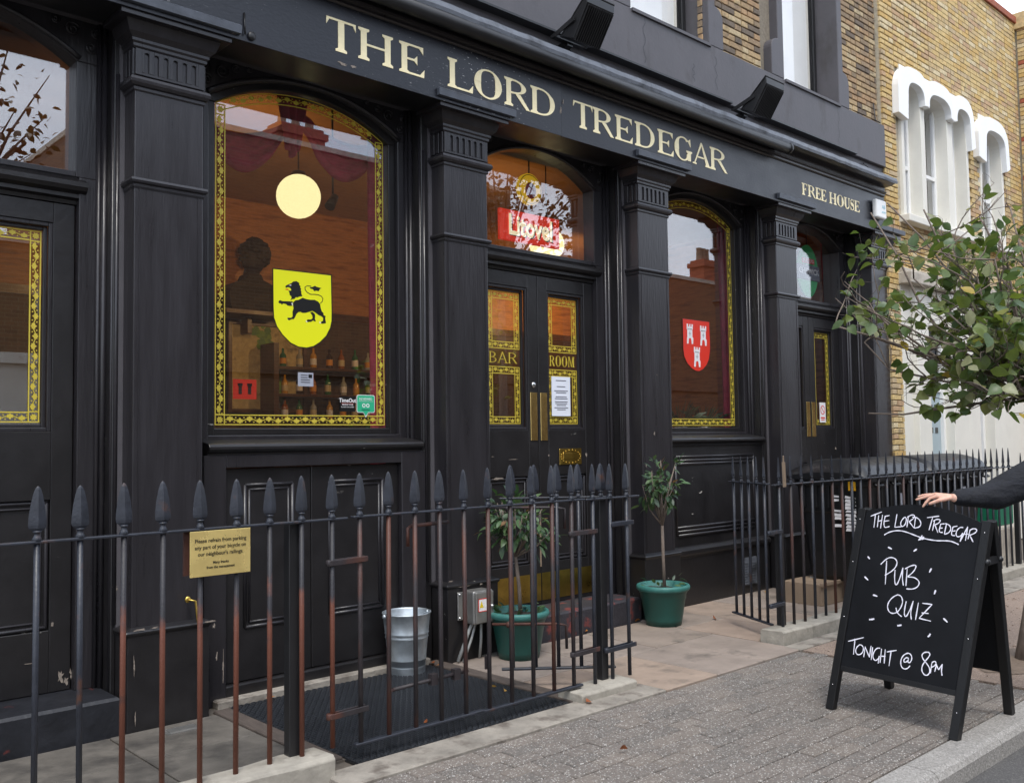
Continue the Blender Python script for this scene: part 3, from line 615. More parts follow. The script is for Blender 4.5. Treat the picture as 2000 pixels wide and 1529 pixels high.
# ------------------------------------------------------------------ serif lettering
def ring_seg(cx, cz, rx, rz, tx, tz, a0, a1, n=18):
    o = [(cx+rx*math.cos(a), cz+rz*math.sin(a)) for a in [a0+(a1-a0)*i/n for i in range(n+1)]]
    i_ = [(cx+(rx-tx)*math.cos(a), cz+(rz-tz)*math.sin(a)) for a in [a1+(a0-a1)*i/n for i in range(n+1)]]
    return o+i_
def glyph(ch, w, t=.22, th=.066):
    """polygons of a Roman capital in a box w x 1; t = thick stem, th = thin stroke"""
    P = []; s = th; k = t*.42
    def rect(x0, x1, z0, z1): P.append([(x0,z0),(x1,z0),(x1,z1),(x0,z1)])
    def serif(x0, x1, z, up):
        c = .05 if up else -.05
        P.append([(x0-k, z), (x1+k, z), (x1+k, z+s*(1 if up else -1)), (x1, z+(s*(1 if up else -1))+c), (x0, z+(s*(1 if up else -1))+c), (x0-k, z+s*(1 if up else -1))])
    def stem(x0, tt=t, b=True, a=True, z0=0, z1=1):
        rect(x0, x0+tt, z0, z1)
        if b: serif(x0, x0+tt, 0, True)
        if a: serif(x0, x0+tt, 1, False)
    def beak(x, z, d, up):   # triangular serif at a bar end
        P.append([(x-.03, z), (x+.015, z), (x+.015, z+d), (x-.10 if up else x-.10, z)])
    if ch in 'TE F L'.replace(' ', ''):
        pass
    if ch == 'T':
        c = w/2-t/2; stem(c, a=False); rect(0, w, 1-s, 1); P.append([(0,1),(.02,1),(.10,1-s),(0,.76)]); P.append([(w,1),(w,.76),(w-.10,1-s),(w-.02,1)])
    elif ch in 'EFL':
        stem(k, a=True, b=True); x1 = w
        if ch in 'EL': rect(k, x1, 0, s); P.append([(x1,0),(x1+.02,.27),(x1-.16,s)])
        if ch in 'EF':
            rect(k, x1-.03, 1-s, 1); P.append([(x1-.03,1),(x1-.19,1-s),(x1-.03,.76)])
            rect(k+t, x1*.70, .5-s/2, .5+s/2); P.append([(x1*.72,.66),(x1*.72,.36),(x1*.56,.5)])
    elif ch == 'H':
        stem(k); stem(w-k-t); rect(k+t, w-k-t, .5-s/2, .5+s/2)
    elif ch in 'OG':
        a0, a1 = (0, 2*math.pi) if ch == 'O' else (.80, 1.86*math.pi)
        cx = w/2; o = []; i_ = []; n = 36
        for j in range(n+1):
            a = a0+(a1-a0)*j/n; o.append((cx+w/2*math.cos(a), .5+.52*math.sin(a))); tt = t*1.12*abs(math.cos(a))**1.2+s*.8
            i_.append((cx+(w/2-tt)*math.cos(a), .5+(.52-s*.9)*math.sin(a)))
        for j in range(n): P.append([o[j], o[j+1], i_[j+1], i_[j]])
        if ch == 'G':
            rect(w-t-.02, w-.02, .04, .44); serif(w-t-.02, w-.02, .47, False); e = (w-.03, .70); P.append([(w-.05,1.0),(w-.02,.66),(w-.06,.68),(w-.22,.90)])
    elif ch == 'R' or ch == 'B':
        stem(k); top = .5 if ch == 'R' else .53
        def bowl(z0, z1, x1):
            o = []; i_ = []; n = 16; cz = (z0+z1)/2; hz = (z1-z0)/2; bx = k+t+.05; rx = x1-bx
            for j in range(n+1):
                a = -math.pi/2+math.pi*j/n; o.append((bx+rx*math.cos(a), cz+hz*math.sin(a))); tt = t*1.05*abs(math.cos(a))**1.2+.001
                i_.append((bx+max(0,(rx-tt))*math.cos(a), cz+(hz-s)*math.sin(a)))
            for j in range(n): P.append([o[j], o[j+1], i_[j+1], i_[j]])
            rect(k+t-.01, bx, z1-s, z1); rect(k+t-.01, bx, z0, z0+s)
        if ch == 'R':
            bowl(.47, 1, w*.86); P.append([(w*.42,.49),(w*.42+t*1.15,.49),(w-.02,.03),(w+.03,0),(w-.18,0)])
        else: bowl(.5, 1, w*.88); bowl(0, .53, w)
    elif ch == 'D':
        stem(k); o = []; i_ = []; n = 22; bx = w*.38; rx = w-bx
        for j in range(n+1):
            a = -math.pi/2+math.pi*j/n; o.append((bx+rx*math.cos(a), .5+.5*math.sin(a))); tt = t*1.1*abs(math.cos(a))**1.2+.001
            i_.append((bx+(rx-tt)*math.cos(a), .5+(.5-s)*math.sin(a)))
        for j in range(n): P.append([o[j], o[j+1], i_[j+1], i_[j]])
        rect(k+t-.01, bx, 1-s, 1); rect(k+t-.01, bx, 0, s)
    elif ch == 'A':
        a = w*.5; P.append([(a-.03,1.02),(a+.05,1.02),(w-.06,s),(w-.06-t*1.1,s)]); P.append([(a-.03,1.02),(a+.03,.9),(.12+s,s),(.12,s)])
        rect(w*.30, w*.66, .32, .32+s); rect(0, .27, 0, s); rect(w-.36, w+.04, 0, s)
    elif ch == 'U':
        stem(k, b=False, z0=.25); stem(w-k-s*1.3, s*1.3, b=False, z0=.25); o = []; i_ = []; n = 16; x0, x1 = k, w-k
        for j in range(n+1):
            a = math.pi+math.pi*j/n; c = (x0+x1)/2; rx = (x1-x0)/2; o.append((c+rx*math.cos(a), .28+.30*math.sin(a))); tt = (t if j < n/2 else s*1.3); tt = t+(s*1.3-t)*j/n
            i_.append((c+(rx-tt)*math.cos(a), .28+(.30-s*1.5)*math.sin(a)))
        for j in range(n): P.append([o[j], o[j+1], i_[j+1], i_[j]])
    elif ch == 'S':
        pts = []; n = 30
        for j in range(n+1):
            u = j/n
            if u < .5: a = math.radians(40+230*(u/.5)); pts.append((w/2+w*.36*math.cos(a), .745+.235*math.sin(a)))
            else: a = math.radians(90-230*((u-.5)/.5)); pts.append((w/2+w*.40*math.cos(a), .275+.255*math.sin(a)))
        for j in range(n):
            def wd(u): return s*.9+(t*1.1)*math.exp(-((u-.5)/.16)**2)
            (xa, za), (xb, zb) = pts[j], pts[j+1]; d = math.hypot(xb-xa, zb-za) or 1; nx, nz_ = -(zb-za)/d, (xb-xa)/d; wa, wb = wd(j/n)/2, wd((j+1)/n)/2
            P.append([(xa+nx*wa, za+nz_*wa), (xb+nx*wb, zb+nz_*wb), (xb-nx*wb, zb-nz_*wb), (xa-nx*wa, za-nz_*wa)])
        P.append([(w*.84,1),(w*.88,1),(w*.88,.70),(w*.70,.92)]); P.append([(w*.10,0),(w*.06,0),(w*.06,.32),(w*.26,.08)])
    elif ch == 'M':
        stem(.06, s*1.4); stem(w-.06-t, t); P.append([(.06,1),(.06+t,1),(w/2+.04,.02),(w/2-.02,.02)]); P.append([(w-.06-t,1),(w-.06-t+.07,1),(w/2+.05,.02),(w/2,.02)])
    return P
def letter(ch, x0, x1, z0, z1, y, m, parent, depth=.003, **kw):
    h = z1-z0; w_ = (x1-x0)/h; mb = MB(); P = glyph(ch, w_, **kw)
    for i, p in enumerate(P):
        d = depth+.00025*(i % 9)
        mb.polyx([(x0+a*h, z0+b*h) for a, b in p], lambda u, v, e: (u, e, v), y-d, y+.001)
    return mb.obj('letter', m, parent)

# ------------------------------------------------------------------ fascia, cornice, render band
FY = -.10
mb = MB(); mb.box(-.3, 10.44, FY+.014, .19, 3.823, 4.235); fas = mb.obj('fascia', M['black'], pub)
mb = MB(); mb.box(-.3, 5.119, FY, FY+.0135, 3.822, 4.236); mb.obj('sign_board', M['fascia'], fas, .002)
mb = MB(); mb.box(5.123, 10.441, FY+.004, FY+.0135, 3.822, 4.236); mb.obj('sign_board', M['fascia2'], fas, .002)
fas['label'] = 'flaking blue-black sign fascia with gold lettering'
WORD = [('T',634,694.5),('H',699.5,767),('E',776.5,827.5),('L',874,922.5),('O',926,979.5),('R',985,1034),('D',1036,1083),('T',1117,1157.6),('R',1158.6,1198.5),('E',1199,1235),('D',1240.6,1278.5),('E',1282,1315),('G',1317.7,1350),('A',1353,1387),('R',1387,1420)]
def topx(px, z): # world x where column px meets the fascia face at height z
    py = 600
    for _ in range(12):
        p = at(px, py, y=FY); py += (p.z-z)*250
    return at(px, py, y=FY).x
for ch, a, b in WORD: letter(ch, topx(a+(3 if ch in 'ET' else 0), 4.03), topx(b, 4.03), 3.934, 4.138, FY+(.0 if a < 1100 else .004), M['gold'], fas)
for ch, a, b in [('F',1566.7,1577.3),('R',1578.4,1592.5),('E',1593.2,1602.7),('E',1603.8,1613.7),('H',1620,1633.8),('O',1634.9,1648),('U',1649,1660),('S',1661,1668.2),('E',1669,1678.7)]:
    letter(ch, topx(a, 4.03), topx(b, 4.03), 3.966, 4.088, FY+.004, M['gold'], fas, t=.25)
def run(name, prof, x0, x1, m, parent=pub, wob=0, bevel=0):
    mb = MB(); n = len(prof); seg = max(1, int((x1-x0)/.12)) if wob else 1; vs_ = []
    for i in range(seg+1):
        q = rnd.uniform(-wob, wob)
        for (y, z) in prof: vs_.append((x0+(x1-x0)*i/seg, y+q*.6, z+q))
    mb.add(vs_, [(i*n+j, i*n+(j+1) % n, (i+1)*n+(j+1) % n, (i+1)*n+j) for i in range(seg) for j in range(n)]+[tuple(range(n)), tuple(seg*n+j for j in range(n))[::-1]], 0)
    return mb.obj(name, M[m], parent, bevel)
cor = run('cornice', [(.05,4.235),(-.105,4.235),(-.118,4.245),(-.118,4.262),(-.135,4.268),(-.14,4.285),(-.115,4.295),(-.12,4.335),(-.20,4.345),(-.24,4.36),(.05,4.365)], -.3, 10.42, 'paint')
run('lead_flashing', [(.05,4.367),(-.245,4.362),(-.262,4.352),(-.268,4.378),(-.258,4.418),(-.225,4.432),(.05,4.46)], -.3, 10.44, 'lead', cor, .006)
run('render_frieze', [(.055,4.46),(.03,4.46),(.03,4.655),(.055,4.655)], -.3, 10.72, 'render')
run('render_lip', [(.04,4.648),(-.055,4.652),(-.055,4.668),(.04,4.70)], -.3, 7.50, 'black'); run('render_lip', [(.04,4.648),(-.055,4.652),(-.055,4.668),(.04,4.70)], 7.95, 9.93, 'black')
mb = MB(); mb.box(-.3, 10.70, -.012, .06, 4.655, 5.155); rb = mb.obj('render_band', M['render'], pub, .006)
mb = MB()
for (x, z0, z1) in ((7.30,4.75,5.06), (9.60,4.70,5.12), (6.25,4.72,5.12), (6.95,4.74,4.9)):
    p = [(x+.02*math.sin(i*1.7+x), z0+(z1-z0)*i/9) for i in range(10)]; ribbon(mb, p, .006, -.0135)
mb.obj('crack', M['black'], rb)
# upper brick wall
WY = .06
uw = MB()
for a, b in ((-.3,6.06),(7.235,8.485),(9.665,10.70)): uw.box(a, b, .085, .6, 5.155, 7.3)
uw.box(-.3, 10.70, .085, .6, 7.3, 9); uw.box(-.3, 10.70, .56, .6, 5.155, 7.3); uw = uw.obj('upper_wall', M['mortard'], pub)
def lay_bricks(parent, x0, x1, z0, z1, yf, holes, mats_, limit, rot=None, dep=.05, L=.219, H=.0655, j=.0105):
    cells = []; z = z0; r_ = 0
    while z < z1:
        x = x0; k = r_ % 2; h2 = min(H-j, z1-z)
        while x < x1-.02:
            w_ = (L if k else (L-j)/2+j) ; w_ = min(w_, x1-x)
            c = (x+w_/2, z+H/2)
            if not any(a < c[0] < b and cc < c[1] < d for a, b, cc, d in holes): cells.append((x, x+w_-j, z, z+h2))
            x += w_; k = 1-k
        z += H; r_ += 1
    def key(c): return ((c[0]+c[1])/2-CAM.x)**2+(yf-CAM.y)**2
    v = [c for c in cells if inview((c[0], yf, c[2]))]; v.sort(key=key); near = v[:limit]; ns = set(near); cache = {}
    for c in near:
        mi = rnd.randrange(len(mats_)); kk = (round(c[1]-c[0],3), round(c[3]-c[2],3), mi)
        if kk not in cache:
            b = MB(); w_, h_ = kk[0], kk[1]; e = .005
            vs_ = [(0,0+e,0),(w_,e,0),(w_,e,h_),(0,e,h_),(e,0,e),(w_-e,0,e),(w_-e,0,h_-e),(e,0,h_-e),(0,dep,0),(w_,dep,0),(w_,dep,h_),(0,dep,h_)]
            b.add(vs_, [(4,5,6,7),(0,1,5,4),(1,2,6,5),(2,3,7,6),(3,0,4,7),(0,8,9,1),(1,9,10,2),(2,10,11,3),(3,11,8,0)]); cache[kk] = b.mesh('brick', mats_[mi])
        o = link('brick', cache[kk], parent); o.location = (c[0], yf+rnd.uniform(-.002,.003), c[2]); o.rotation_euler = (0, rnd.uniform(-.006,.006), rnd.uniform(-.008,.008))
    rest = [c for c in cells if c not in ns]
    if rest:
        b = MB()
        for c in rest: b.box(c[0], c[1], yf+rnd.uniform(-.002,.003), yf+dep, c[2], c[3], rnd.randrange(len(mats_)))
        stuff(b.obj('more_bricks', mats_, parent))
UW = [(6.085,7.21), (8.51,9.64)]
lay_bricks(uw, 7.2, 10.695, 5.157, 7.0, WY, [(8.2,9.75,5,7.4)], MBP, 300)
for a, b in UW:
    c = (a+b)/2
    for s, e in ((-1, a), (1, b)):   # shouldered rendered surround
        mb = MB()
        o = e+s*.105; w_ = e+s*.23
        pts = [(e,5.158),(w_,5.158),(w_,5.44)]+[(w_-s*(.125)*(1-math.cos(t)), 5.44+.115*math.sin(t)) for t in [math.pi/2*i/6 for i in range(1,7)]]+[(o,7.3),(e,7.3)]
        mb.polyx(pts, lambda u, v, d: (u, d, v), -.008, .3)
        mb.obj('window_surround', M['render'], pub, .008, 2)
    mb = MB(); mb.box(a+.002, b-.002, .30, .34, 5.12, 7.3); fr = mb.obj('upper_window', M['black'], pub)
    mb = MB(); mb.box(a+.002, a+.06, .25, .30, 5.16, 7.3); mb.box(b-.06, b-.002, .25, .30, 5.16, 7.3); mb.box(a+.06, b-.06, .25, .30, 5.12, 5.20); mb.obj('sash_frame', M['black'], fr, .003)
    mb = MB(); mb.box(a+.09, b-.14, .285, .298, 5.20, 7.3); mb.obj('roller_blind', M['white'], fr)
    mb = MB(); mb.box(b-.14, b-.10, .282, .299, 5.20, 7.3); mb.obj('blind_edge', M['stucco'], fr)
    mb = MB(); mb.box(a+.06, b-.06, .262, .266, 5.20, 7.3); mb.obj('pane', M['glass2'], fr)
    mb = MB(); mb.box(a+.002, b-.002, -.03, .25, 5.13, 5.157); mb.obj('stone_sill', M['render'], fr)
    mb = MB(); mb.tube([(b+.0, -.012, 5.13),(b+.0, -.012, 5.16)], .014, 6); mb.obj('sill_stop', M['black'], fr)
# ------------------------------------------------------------------ doors with fanlights
def door_bay(key, label, step=True):
    cx, X0, X1 = BAY[key]; jambs(cx, X0, X1); DY = .375
    mb = MB(); arch_plate(mb, cx, .80, 2.98, 3.865, .645, 3.012, 3.63, 3.84, .325, .45); mb.box(cx-.80, cx-.665, .325, .45, .2, 2.98); mb.box(cx+.665, cx+.80, .325, .45, .2, 2.98)
    fr = mb.obj('door_frame', M['paint'], pub, .005, 2); fr['label'] = label
    run('transom', [(.45,2.835),(.365,2.835),(.36,2.855),(.33,2.865),(.33,2.885),(.30,2.90),(.285,2.92),(.285,2.945),(.31,2.955),(.335,2.975),(.335,2.985),(.45,2.985)], cx-.70, cx+.70, 'paint2', fr)
    mb = MB(); A = arc_pts(cx, .66, 3.645, 3.85, 30); mb.tube([(x, .318, z) for x, z in A], .015, 8)
    for s in (-1, 1):
        for (dx, dz, r_, fl) in ((.62,3.80,.040,1), (.72,3.72,.036,-1), (.53,3.83,.022,-1), (.745,3.80,.030,1)): spiral(mb, (cx+s*dx, dz), r_, 1.6, .318, fl*s, .006, .5)
    mb.obj('carved_spandrel', M['paint'], fr)
    pane_mesh(cx, .65, 3.005, 3.635, 3.845, .415).obj('fanlight_pane', M['glass'], fr)
    leaves = []
    for s in (-1, 1):
        def bx(a, b): return sorted((cx+s*a, cx+s*b))
        mb = MB()
        for (a, b) in ((.003,.11), (.55,.66)): p, q = bx(a, b); mb.box(p, q, DY, DY+.055, .203, 2.832)
        p, q = bx(.11, .55)
        for (z0, z1) in ((.203,.53), (1.22,1.585), (2.72,2.832)): mb.box(p, q, DY, DY+.055, z0, z1)
        mb.box(p, q, DY+.022, DY+.05, .53, 1.22)
        leaf = mb.obj('door', M['paint2'], pub, .003); leaves.append(leaf)
        mb = MB(); a0, a1 = bx(.125, .535); moulded_panel(mb, a0, a1, .545, 1.205, DY+.018)
        a0, a1 = bx(.11, .55)
        for (o, y) in ((.0,.0), (.020,.026)):
            w_ = .022
            for (xa, xb, za, zb) in ((a0+o, a0+o+w_, 1.585+o, 2.72-o), (a1-o-w_, a1-o, 1.585+o, 2.72-o), (a0+o+w_, a1-o-w_, 1.585+o, 1.585+o+w_), (a0+o+w_, a1-o-w_, 2.72-o-w_, 2.72-o)): mb.box(xa, xb, DY+y+.006, DY+y+.03, za, zb)
        mb.obj('panel_moulding', M['paint'], leaf, .004, 2)
        mb = MB(); mb.box(a0+.03, a1-.03, DY+.052, DY+.056, 1.61, 2.70); mb.obj('pane', M['glass'], leaf)
        mb = MB(); ya = DY+.049
        gx0, gx1 = a0+.047, a1-.047
        if key == 'D2': gilt_rect(mb, gx0, gx1, 2.225, 2.675, .058, ya); gilt_rect(mb, gx0, gx1, 1.635, 2.085, .058, ya)
        else: gilt_rect(mb, gx0, gx1, 1.635, 2.675, .058, ya)
        mb.obj('gilt_border', M['gilt'], leaf)
        word = 'BAR' if s < 0 else 'ROOM'
        if key == 'D2':
            n = len(word); tw = gx1-gx0-.05; ww = tw/n; x = gx0+.025
            ws = {'B': .78, 'A': 1.05, 'R': .95, 'O': 1.0, 'M': 1.15}; tot = sum(ws[c] for c in word); x = gx0+.02
            for c in word: lw_ = (gx1-gx0-.04)/tot*ws[c]; letter(c, x+.004, x+lw_-.008, 2.112, 2.198, ya, M['gilt'], leaf, depth=.001, t=.13, th=.04); x += lw_
        mb = MB(); a0, a1 = bx(.018, .094); mb.box(a0, a1, DY-.006, DY-.001, 1.50, 1.885); mb.obj('push_plate', M['brass'], leaf, .002)
    if step:
        mb = MB(); mb.cbox(cx-.80, cx+.80, .02, .46, 0, .20, .015); stp = mb.obj('door_step', M['step_black'] if key == 'D0' else M['step_red'], pub)
    return fr, leaves
M['step_red'] = mat('chipped_red_step', (.026,.024,.030), .7, var=.3, scale=10, bump=.004, bscale=40, c2=(.16,.035,.03), thr=(.55,.64,9,(1,1,.8)))
M['step_black'] = mat('tarred_step', (.011,.012,.016), .5, var=.35, scale=8, bump=.004, bscale=20, c2=(.09,.02,.018), thr=(.66,.72,9))
D0, l0 = door_bay('D0', 'left double door with gilt glazing below a sky-reflecting fanlight')
D2, l2 = door_bay('D2', 'centre double door lettered BAR ROOM under the fanlight')
D4, l4 = door_bay('D4', 'right double door behind the bins with brass push plates')
DY = .375
cx = BAY['D2'][0]
for s, L_ in ((-1, l2[0]), (1, l2[1])):
    mb = MB(); a, b = sorted((cx+s*.006, cx+s*.655)); mb.box(a, b, DY-.004, DY-.001, .235, .45); mb.obj('kick_plate', M['brassdull'], L_)
mb = MB(); mb.box(cx+.225, cx+.485, DY-.008, DY-.001, 1.30, 1.432)
mb.box(cx+.26, cx+.45, DY-.016, DY-.008, 1.345, 1.395)
for i in range(18):
    t = i/18*2*math.pi; mb.ball((cx+.355+.115*math.cos(t), DY-.009, 1.366+.053*math.sin(t)), .006, 6)
mb.obj('letterbox', M['brassdull'], l2[1], .003)
mb = MB(); mb.ball((cx-.055, DY-.004, 1.945), .024, 12, 0, 1, .4, 1); mb.obj('lock_cylinder', M['silver'], l2[0])
mb = MB(); mb.box(cx-.02, cx-.002, DY-.006, DY-.001, .86, .95); mb.obj('lock_plate', M['silver'], l2[0])
mb = MB(); mb.box(cx-.012, cx+.004, DY-.003, DY+.001, .50, .95); mb.obj('bare_wood_scar', M['card'], l2[0])
# notice taped on the right glass
pp = thing('paper_notice', (cx+.31, DY+.03, 1.72), 'white printed paper notice taped inside the ROOM door glass', 'notice')
mb = MB(); mb.box(cx+.185, cx+.405, DY+.034, DY+.036, 1.70, 2.025); mb.obj('sheet', M['paper'], pp)
mb = MB()
for i, (w_, z) in enumerate([(.12,1.99),(.10,1.94),(.16,1.905),(.12,1.89),(.13,1.855),(.15,1.84),(.15,1.815),(.14,1.80),(.11,1.785),(.16,1.765),(.10,1.75)]): mb.box(cx+.295-w_/2, cx+.295+w_/2, DY+.0325, DY+.0335, z, z+.006)
mb.obj('print_lines', M['ink'], pp)
def bfont(s, size, m, parent, mw, name='lettering', extrude=.0004, bold=0, sx=1, align='CENTER'):
    c = bpy.data.curves.new('t', 'FONT'); c.body = s; c.size = size; c.align_x = align; c.extrude = extrude; c.offset = bold; c.space_line = .95; c.resolution_u = 3
    o = bpy.data.objects.new('t', c); col.objects.link(o); bpy.context.view_layer.update()
    me = bpy.data.meshes.new_from_object(o.evaluated_get(bpy.context.evaluated_depsgraph_get())); bpy.data.objects.remove(o); bpy.data.curves.remove(c)
    me.materials.clear(); me.materials.append(m); me.transform(mw @ Matrix.Diagonal((sx,1,1,1)))
    return link(name, me, parent)
def front(x, y, z): return Matrix.Translation((x, y, z)) @ Matrix.Rotation(R(90), 4, 'X')
# no-smoking sticker on the right door
cx = BAY['D4'][0]
ns = thing('no_smoking_sticker', (cx+.34, DY+.03, 1.68), 'white no-smoking sticker with red ring on the right door glass', 'sticker')
mb = MB(); mb.box(cx+.255, cx+.385, DY+.034, DY+.036, 1.66, 1.885); mb.obj('sheet', M['pwhite'], ns)
mb = MB(); ribbon(mb, [(cx+.32+.046*math.cos(t), 1.80+.046*math.sin(t)) for t in [2*math.pi*i/24 for i in range(25)]], .010, DY+.033)
ribbon(mb, [(cx+.29,1.83),(cx+.35,1.77)], .009, DY+.0328); mb.obj('red_ring', M['red'], ns)
mb = MB(); mb.box(cx+.275, cx+.365, DY+.0325, DY+.0335, 1.705, 1.72); mb.box(cx+.285, cx+.355, DY+.0325, DY+.0335, 1.685, 1.693); mb.obj('print_lines', M['red'], ns)

# ------------------------------------------------------------------ stickers on the windows (zoom pixels -> pane plane)
def zp(ox, oy, s): return lambda a, b, y: at(ox+a/s, oy+b/s, y=y)
def ply(mb, Z, pts, y, mi=0): mb.poly([Z(a, b, y) for a, b in pts], mi)
YS = GY-.0035
Z = zp(530, 520, 8.992)
SH = [(35,50),(1045,165),(1057,800),(1055,960),(1030,1080),(960,1220),(850,1330),(740,1400),(620,1427),(480,1410),(340,1340),(200,1200),(100,1050),(50,900),(40,700)]
lion = thing('lion_shield', at(590, 680, y=YS), 'yellow shield sticker with a black lion in the large left window', 'shield')
mb = MB(); c = (545,740); ply(mb, Z, [(c[0]+(a-c[0])*1.035, c[1]+(b-c[1])*1.028) for a, b in SH], YS+.001); mb.obj('black_edge', M['inkblack'], lion)
mb = MB(); ply(mb, Z, SH, YS); mb.obj('shield_field', M['yellow'], lion)
mb = MB(); y = YS-.0006
for P in ([(245,350),(275,330),(350,300),(380,270),(440,262),(490,295),(488,325),(515,355),(505,370),(528,405),(515,415),(530,450),(525,470),(545,530),(500,530),(460,550),(430,545),(400,580),(380,575),(330,600),(355,560),(345,520),(325,515),(315,460),(300,430),(330,430),(350,425),(340,390),(310,370),(280,370),(260,385),(248,365)],
          [(380,640),(420,600),(480,590),(550,555),(620,580),(690,590),(760,590),(820,620),(855,665),(870,740),(890,800),(915,820),(915,855),(955,880),(945,910),(960,1000),(900,1010),(870,1000),(880,970),(905,960),(910,910),(880,880),(830,860),(780,820),(720,785),(670,800),(600,820),(545,820),(510,800),(470,810),(440,840),(420,890),(395,930),(360,930),(310,950),(285,930),(280,905),(350,905),(375,880),(370,800),(390,740),(380,680)],
          [(375,620),(300,615),(200,615),(150,595),(125,620),(130,650),(170,655),(180,680),(210,655),(260,665),(280,690),(330,700),(375,690)],
          [(680,810),(720,800),(765,840),(770,880),(765,930),(785,970),(750,965),(735,950),(700,975),(640,980),(620,955),(640,935),(700,935),(725,910),(720,870)],
          [(670,370),(720,365),(765,345),(800,365),(880,385),(850,405),(830,440),(790,430),(750,440),(730,405),(690,395)]): ply(mb, Z, P, y)
tail = [(860,655),(895,620),(905,570),(880,530),(830,505),(760,495),(690,495),(630,460),(595,415),(590,370),(630,345),(700,352)]
ribbon(mb, tail, 14, y, 0, lambda u, v: tuple(Z(u, v, y))); mb.obj('lion', M['inkblack'], lion)
mb = MB(); ply(mb, Z, [(245,400),(290,398),(310,415),(290,420),(250,415)], y); mb.obj('tongue', M['red'], lion)
mb = MB()
for P in ([(300,335),(350,325),(345,345)], [(275,905),(300,960),(285,930)], [(850,965),(875,1000),(845,1005)], [(605,945),(640,985),(610,980)], [(350,650),(372,640),(378,690),(368,690)]): ply(mb, Z, P, y-.0004)
mb.obj('claws', M['pwhite'], lion)
Z = zp(1325, 615, 12.74)
SH = [(110,95),(765,180),(785,700),(785,900),(760,1100),(700,1240),(610,1350),(520,1395),(430,1385),(330,1320),(220,1190),(150,1030),(125,850)]
ts = thing('tower_shield', at(1360, 725, y=YS), 'red shield sticker with three white towers in the right window', 'shield')
mb = MB(); c = (450,720); ply(mb, Z, [(c[0]+(a-c[0])*1.04, c[1]+(b-c[1])*1.02) for a, b in SH], YS+.001); mb.obj('dark_edge', M['inkblack'], ts)
mb = MB(); ply(mb, Z, SH, YS); mb.obj('shield_field', M['red'], ts)
TW = [(205,215),(240,220),(245,290),(265,290),(268,228),(297,230),(300,292),(325,295),(328,232),(358,238),(357,350),(345,370),(350,550),(372,580),(368,725),(330,722),(325,630),(310,580),(285,570),(262,590),(252,715),(212,715),(215,580),(222,550),(220,370),(205,345)]
for (dx, dy) in ((0,0),(333,48),(180,575)):
    mb = MB(); ply(mb, Z, [(a+dx, b+dy) for a, b in TW], YS-.0006)
    y = YS-.001
    for P in ([(282,405),(290,405),(290,530),(282,530)], [(255,455),(315,462),(315,472),(255,465)], [(230,335),(245,337),(245,365),(230,363)], [(258,338),(273,340),(273,368),(258,366)], [(290,341),(305,343),(305,371),(290,369)], [(318,345),(333,347),(333,373),(318,371)]): ply(mb, Z, [(a+dx, b+dy) for a, b in P], y, 1)
    mb.obj('tower', [M['pwhite'], M['inkblack']], ts)
def quadpx(x0, y0, x1, y1, yp, slope=.02): # rectangle on the pane from pixel corners
    a = at(x0, y0, y=yp); b = at(x1, y1, y=yp); return a.x, b.x, b.z, a.z
# red notice board card with two towers
def card(name, x0, x1, z0, z1, y, m, label, cat):
    t = thing(name, ((x0+x1)/2, y, z0), label, cat); mb = MB(); mb.box(x0, x1, y, y+.0015, z0, z1); mb.obj('face', m, t); return t
a, b, z0, z1 = quadpx(455,740,501,780,GY+.03)
t = card('red_card', a, b, z0, z1, GY+.03, M['red'], 'red card with two dark towers standing in the left window corner', 'card')
for f in (.30,.70): 
    mb = MB(); c = a+(b-a)*f; w_ = (b-a)*.07
    mb.box(c-w_, c+w_, GY+.0285, GY+.0295, z0+(z1-z0)*.25, z0+(z1-z0)*.8); mb.box(c-w_*1.5, c+w_*1.5, GY+.0285, GY+.0295, z0+(z1-z0)*.66, z0+(z1-z0)*.8); mb.obj('tower', M['inkblack'], t)
a, b, z0, z1 = quadpx(582,727,612,755,YS)
t = card('grey_sticker', a, b, z0, z1, YS, M['palegrey'], 'small grey printed sticker on the glass below the lion shield', 'sticker')
mb = MB(); h = z1-z0
for i in range(4): mb.box(a+.02, a+.02+(b-a)*(.45 if i < 2 else .6), YS-.0012, YS-.0006, z0+h*(.78-.17*i), z0+h*(.83-.17*i))
mb.box(a+(b-a)*.68, a+(b-a)*.92, YS-.0012, YS-.0006, z0+h*.62, z0+h*.88); mb.obj('print_lines', M['inkblack'], t)
a, b, z0, z1 = quadpx(663.5,774,694,804,YS)
t = card('black_sticker', a, b, z0, z1, YS, M['inkblack'], 'black Time Out sticker at the lower right of the left window', 'sticker')
bfont('TimeOut', .038, M['pwhite'], t, front((a+b)/2, YS-.001, z0+(z1-z0)*.62), bold=.0008, sx=.95)
bfont('REVIEW CLUB', .014, M['pwhite'], t, front((a+b)/2, YS-.001, z0+(z1-z0)*.42)); bfont('PLACES YOU LOVED', .011, M['pwhite'], t, front((a+b)/2, YS-.001, z0+(z1-z0)*.27))
mb = MB(); mb.box(a+.012, b-.012, YS-.0012, YS-.0006, z0+(z1-z0)*.53, z0+(z1-z0)*.545); mb.obj('red_rule', M['red'], t)
a, b, z0, z1 = quadpx(697.5,772,731,805,YS)
t = thing('green_sticker', ((a+b)/2, YS, z0), 'green REVIEWED speech-bubble sticker in the left window corner', 'sticker')
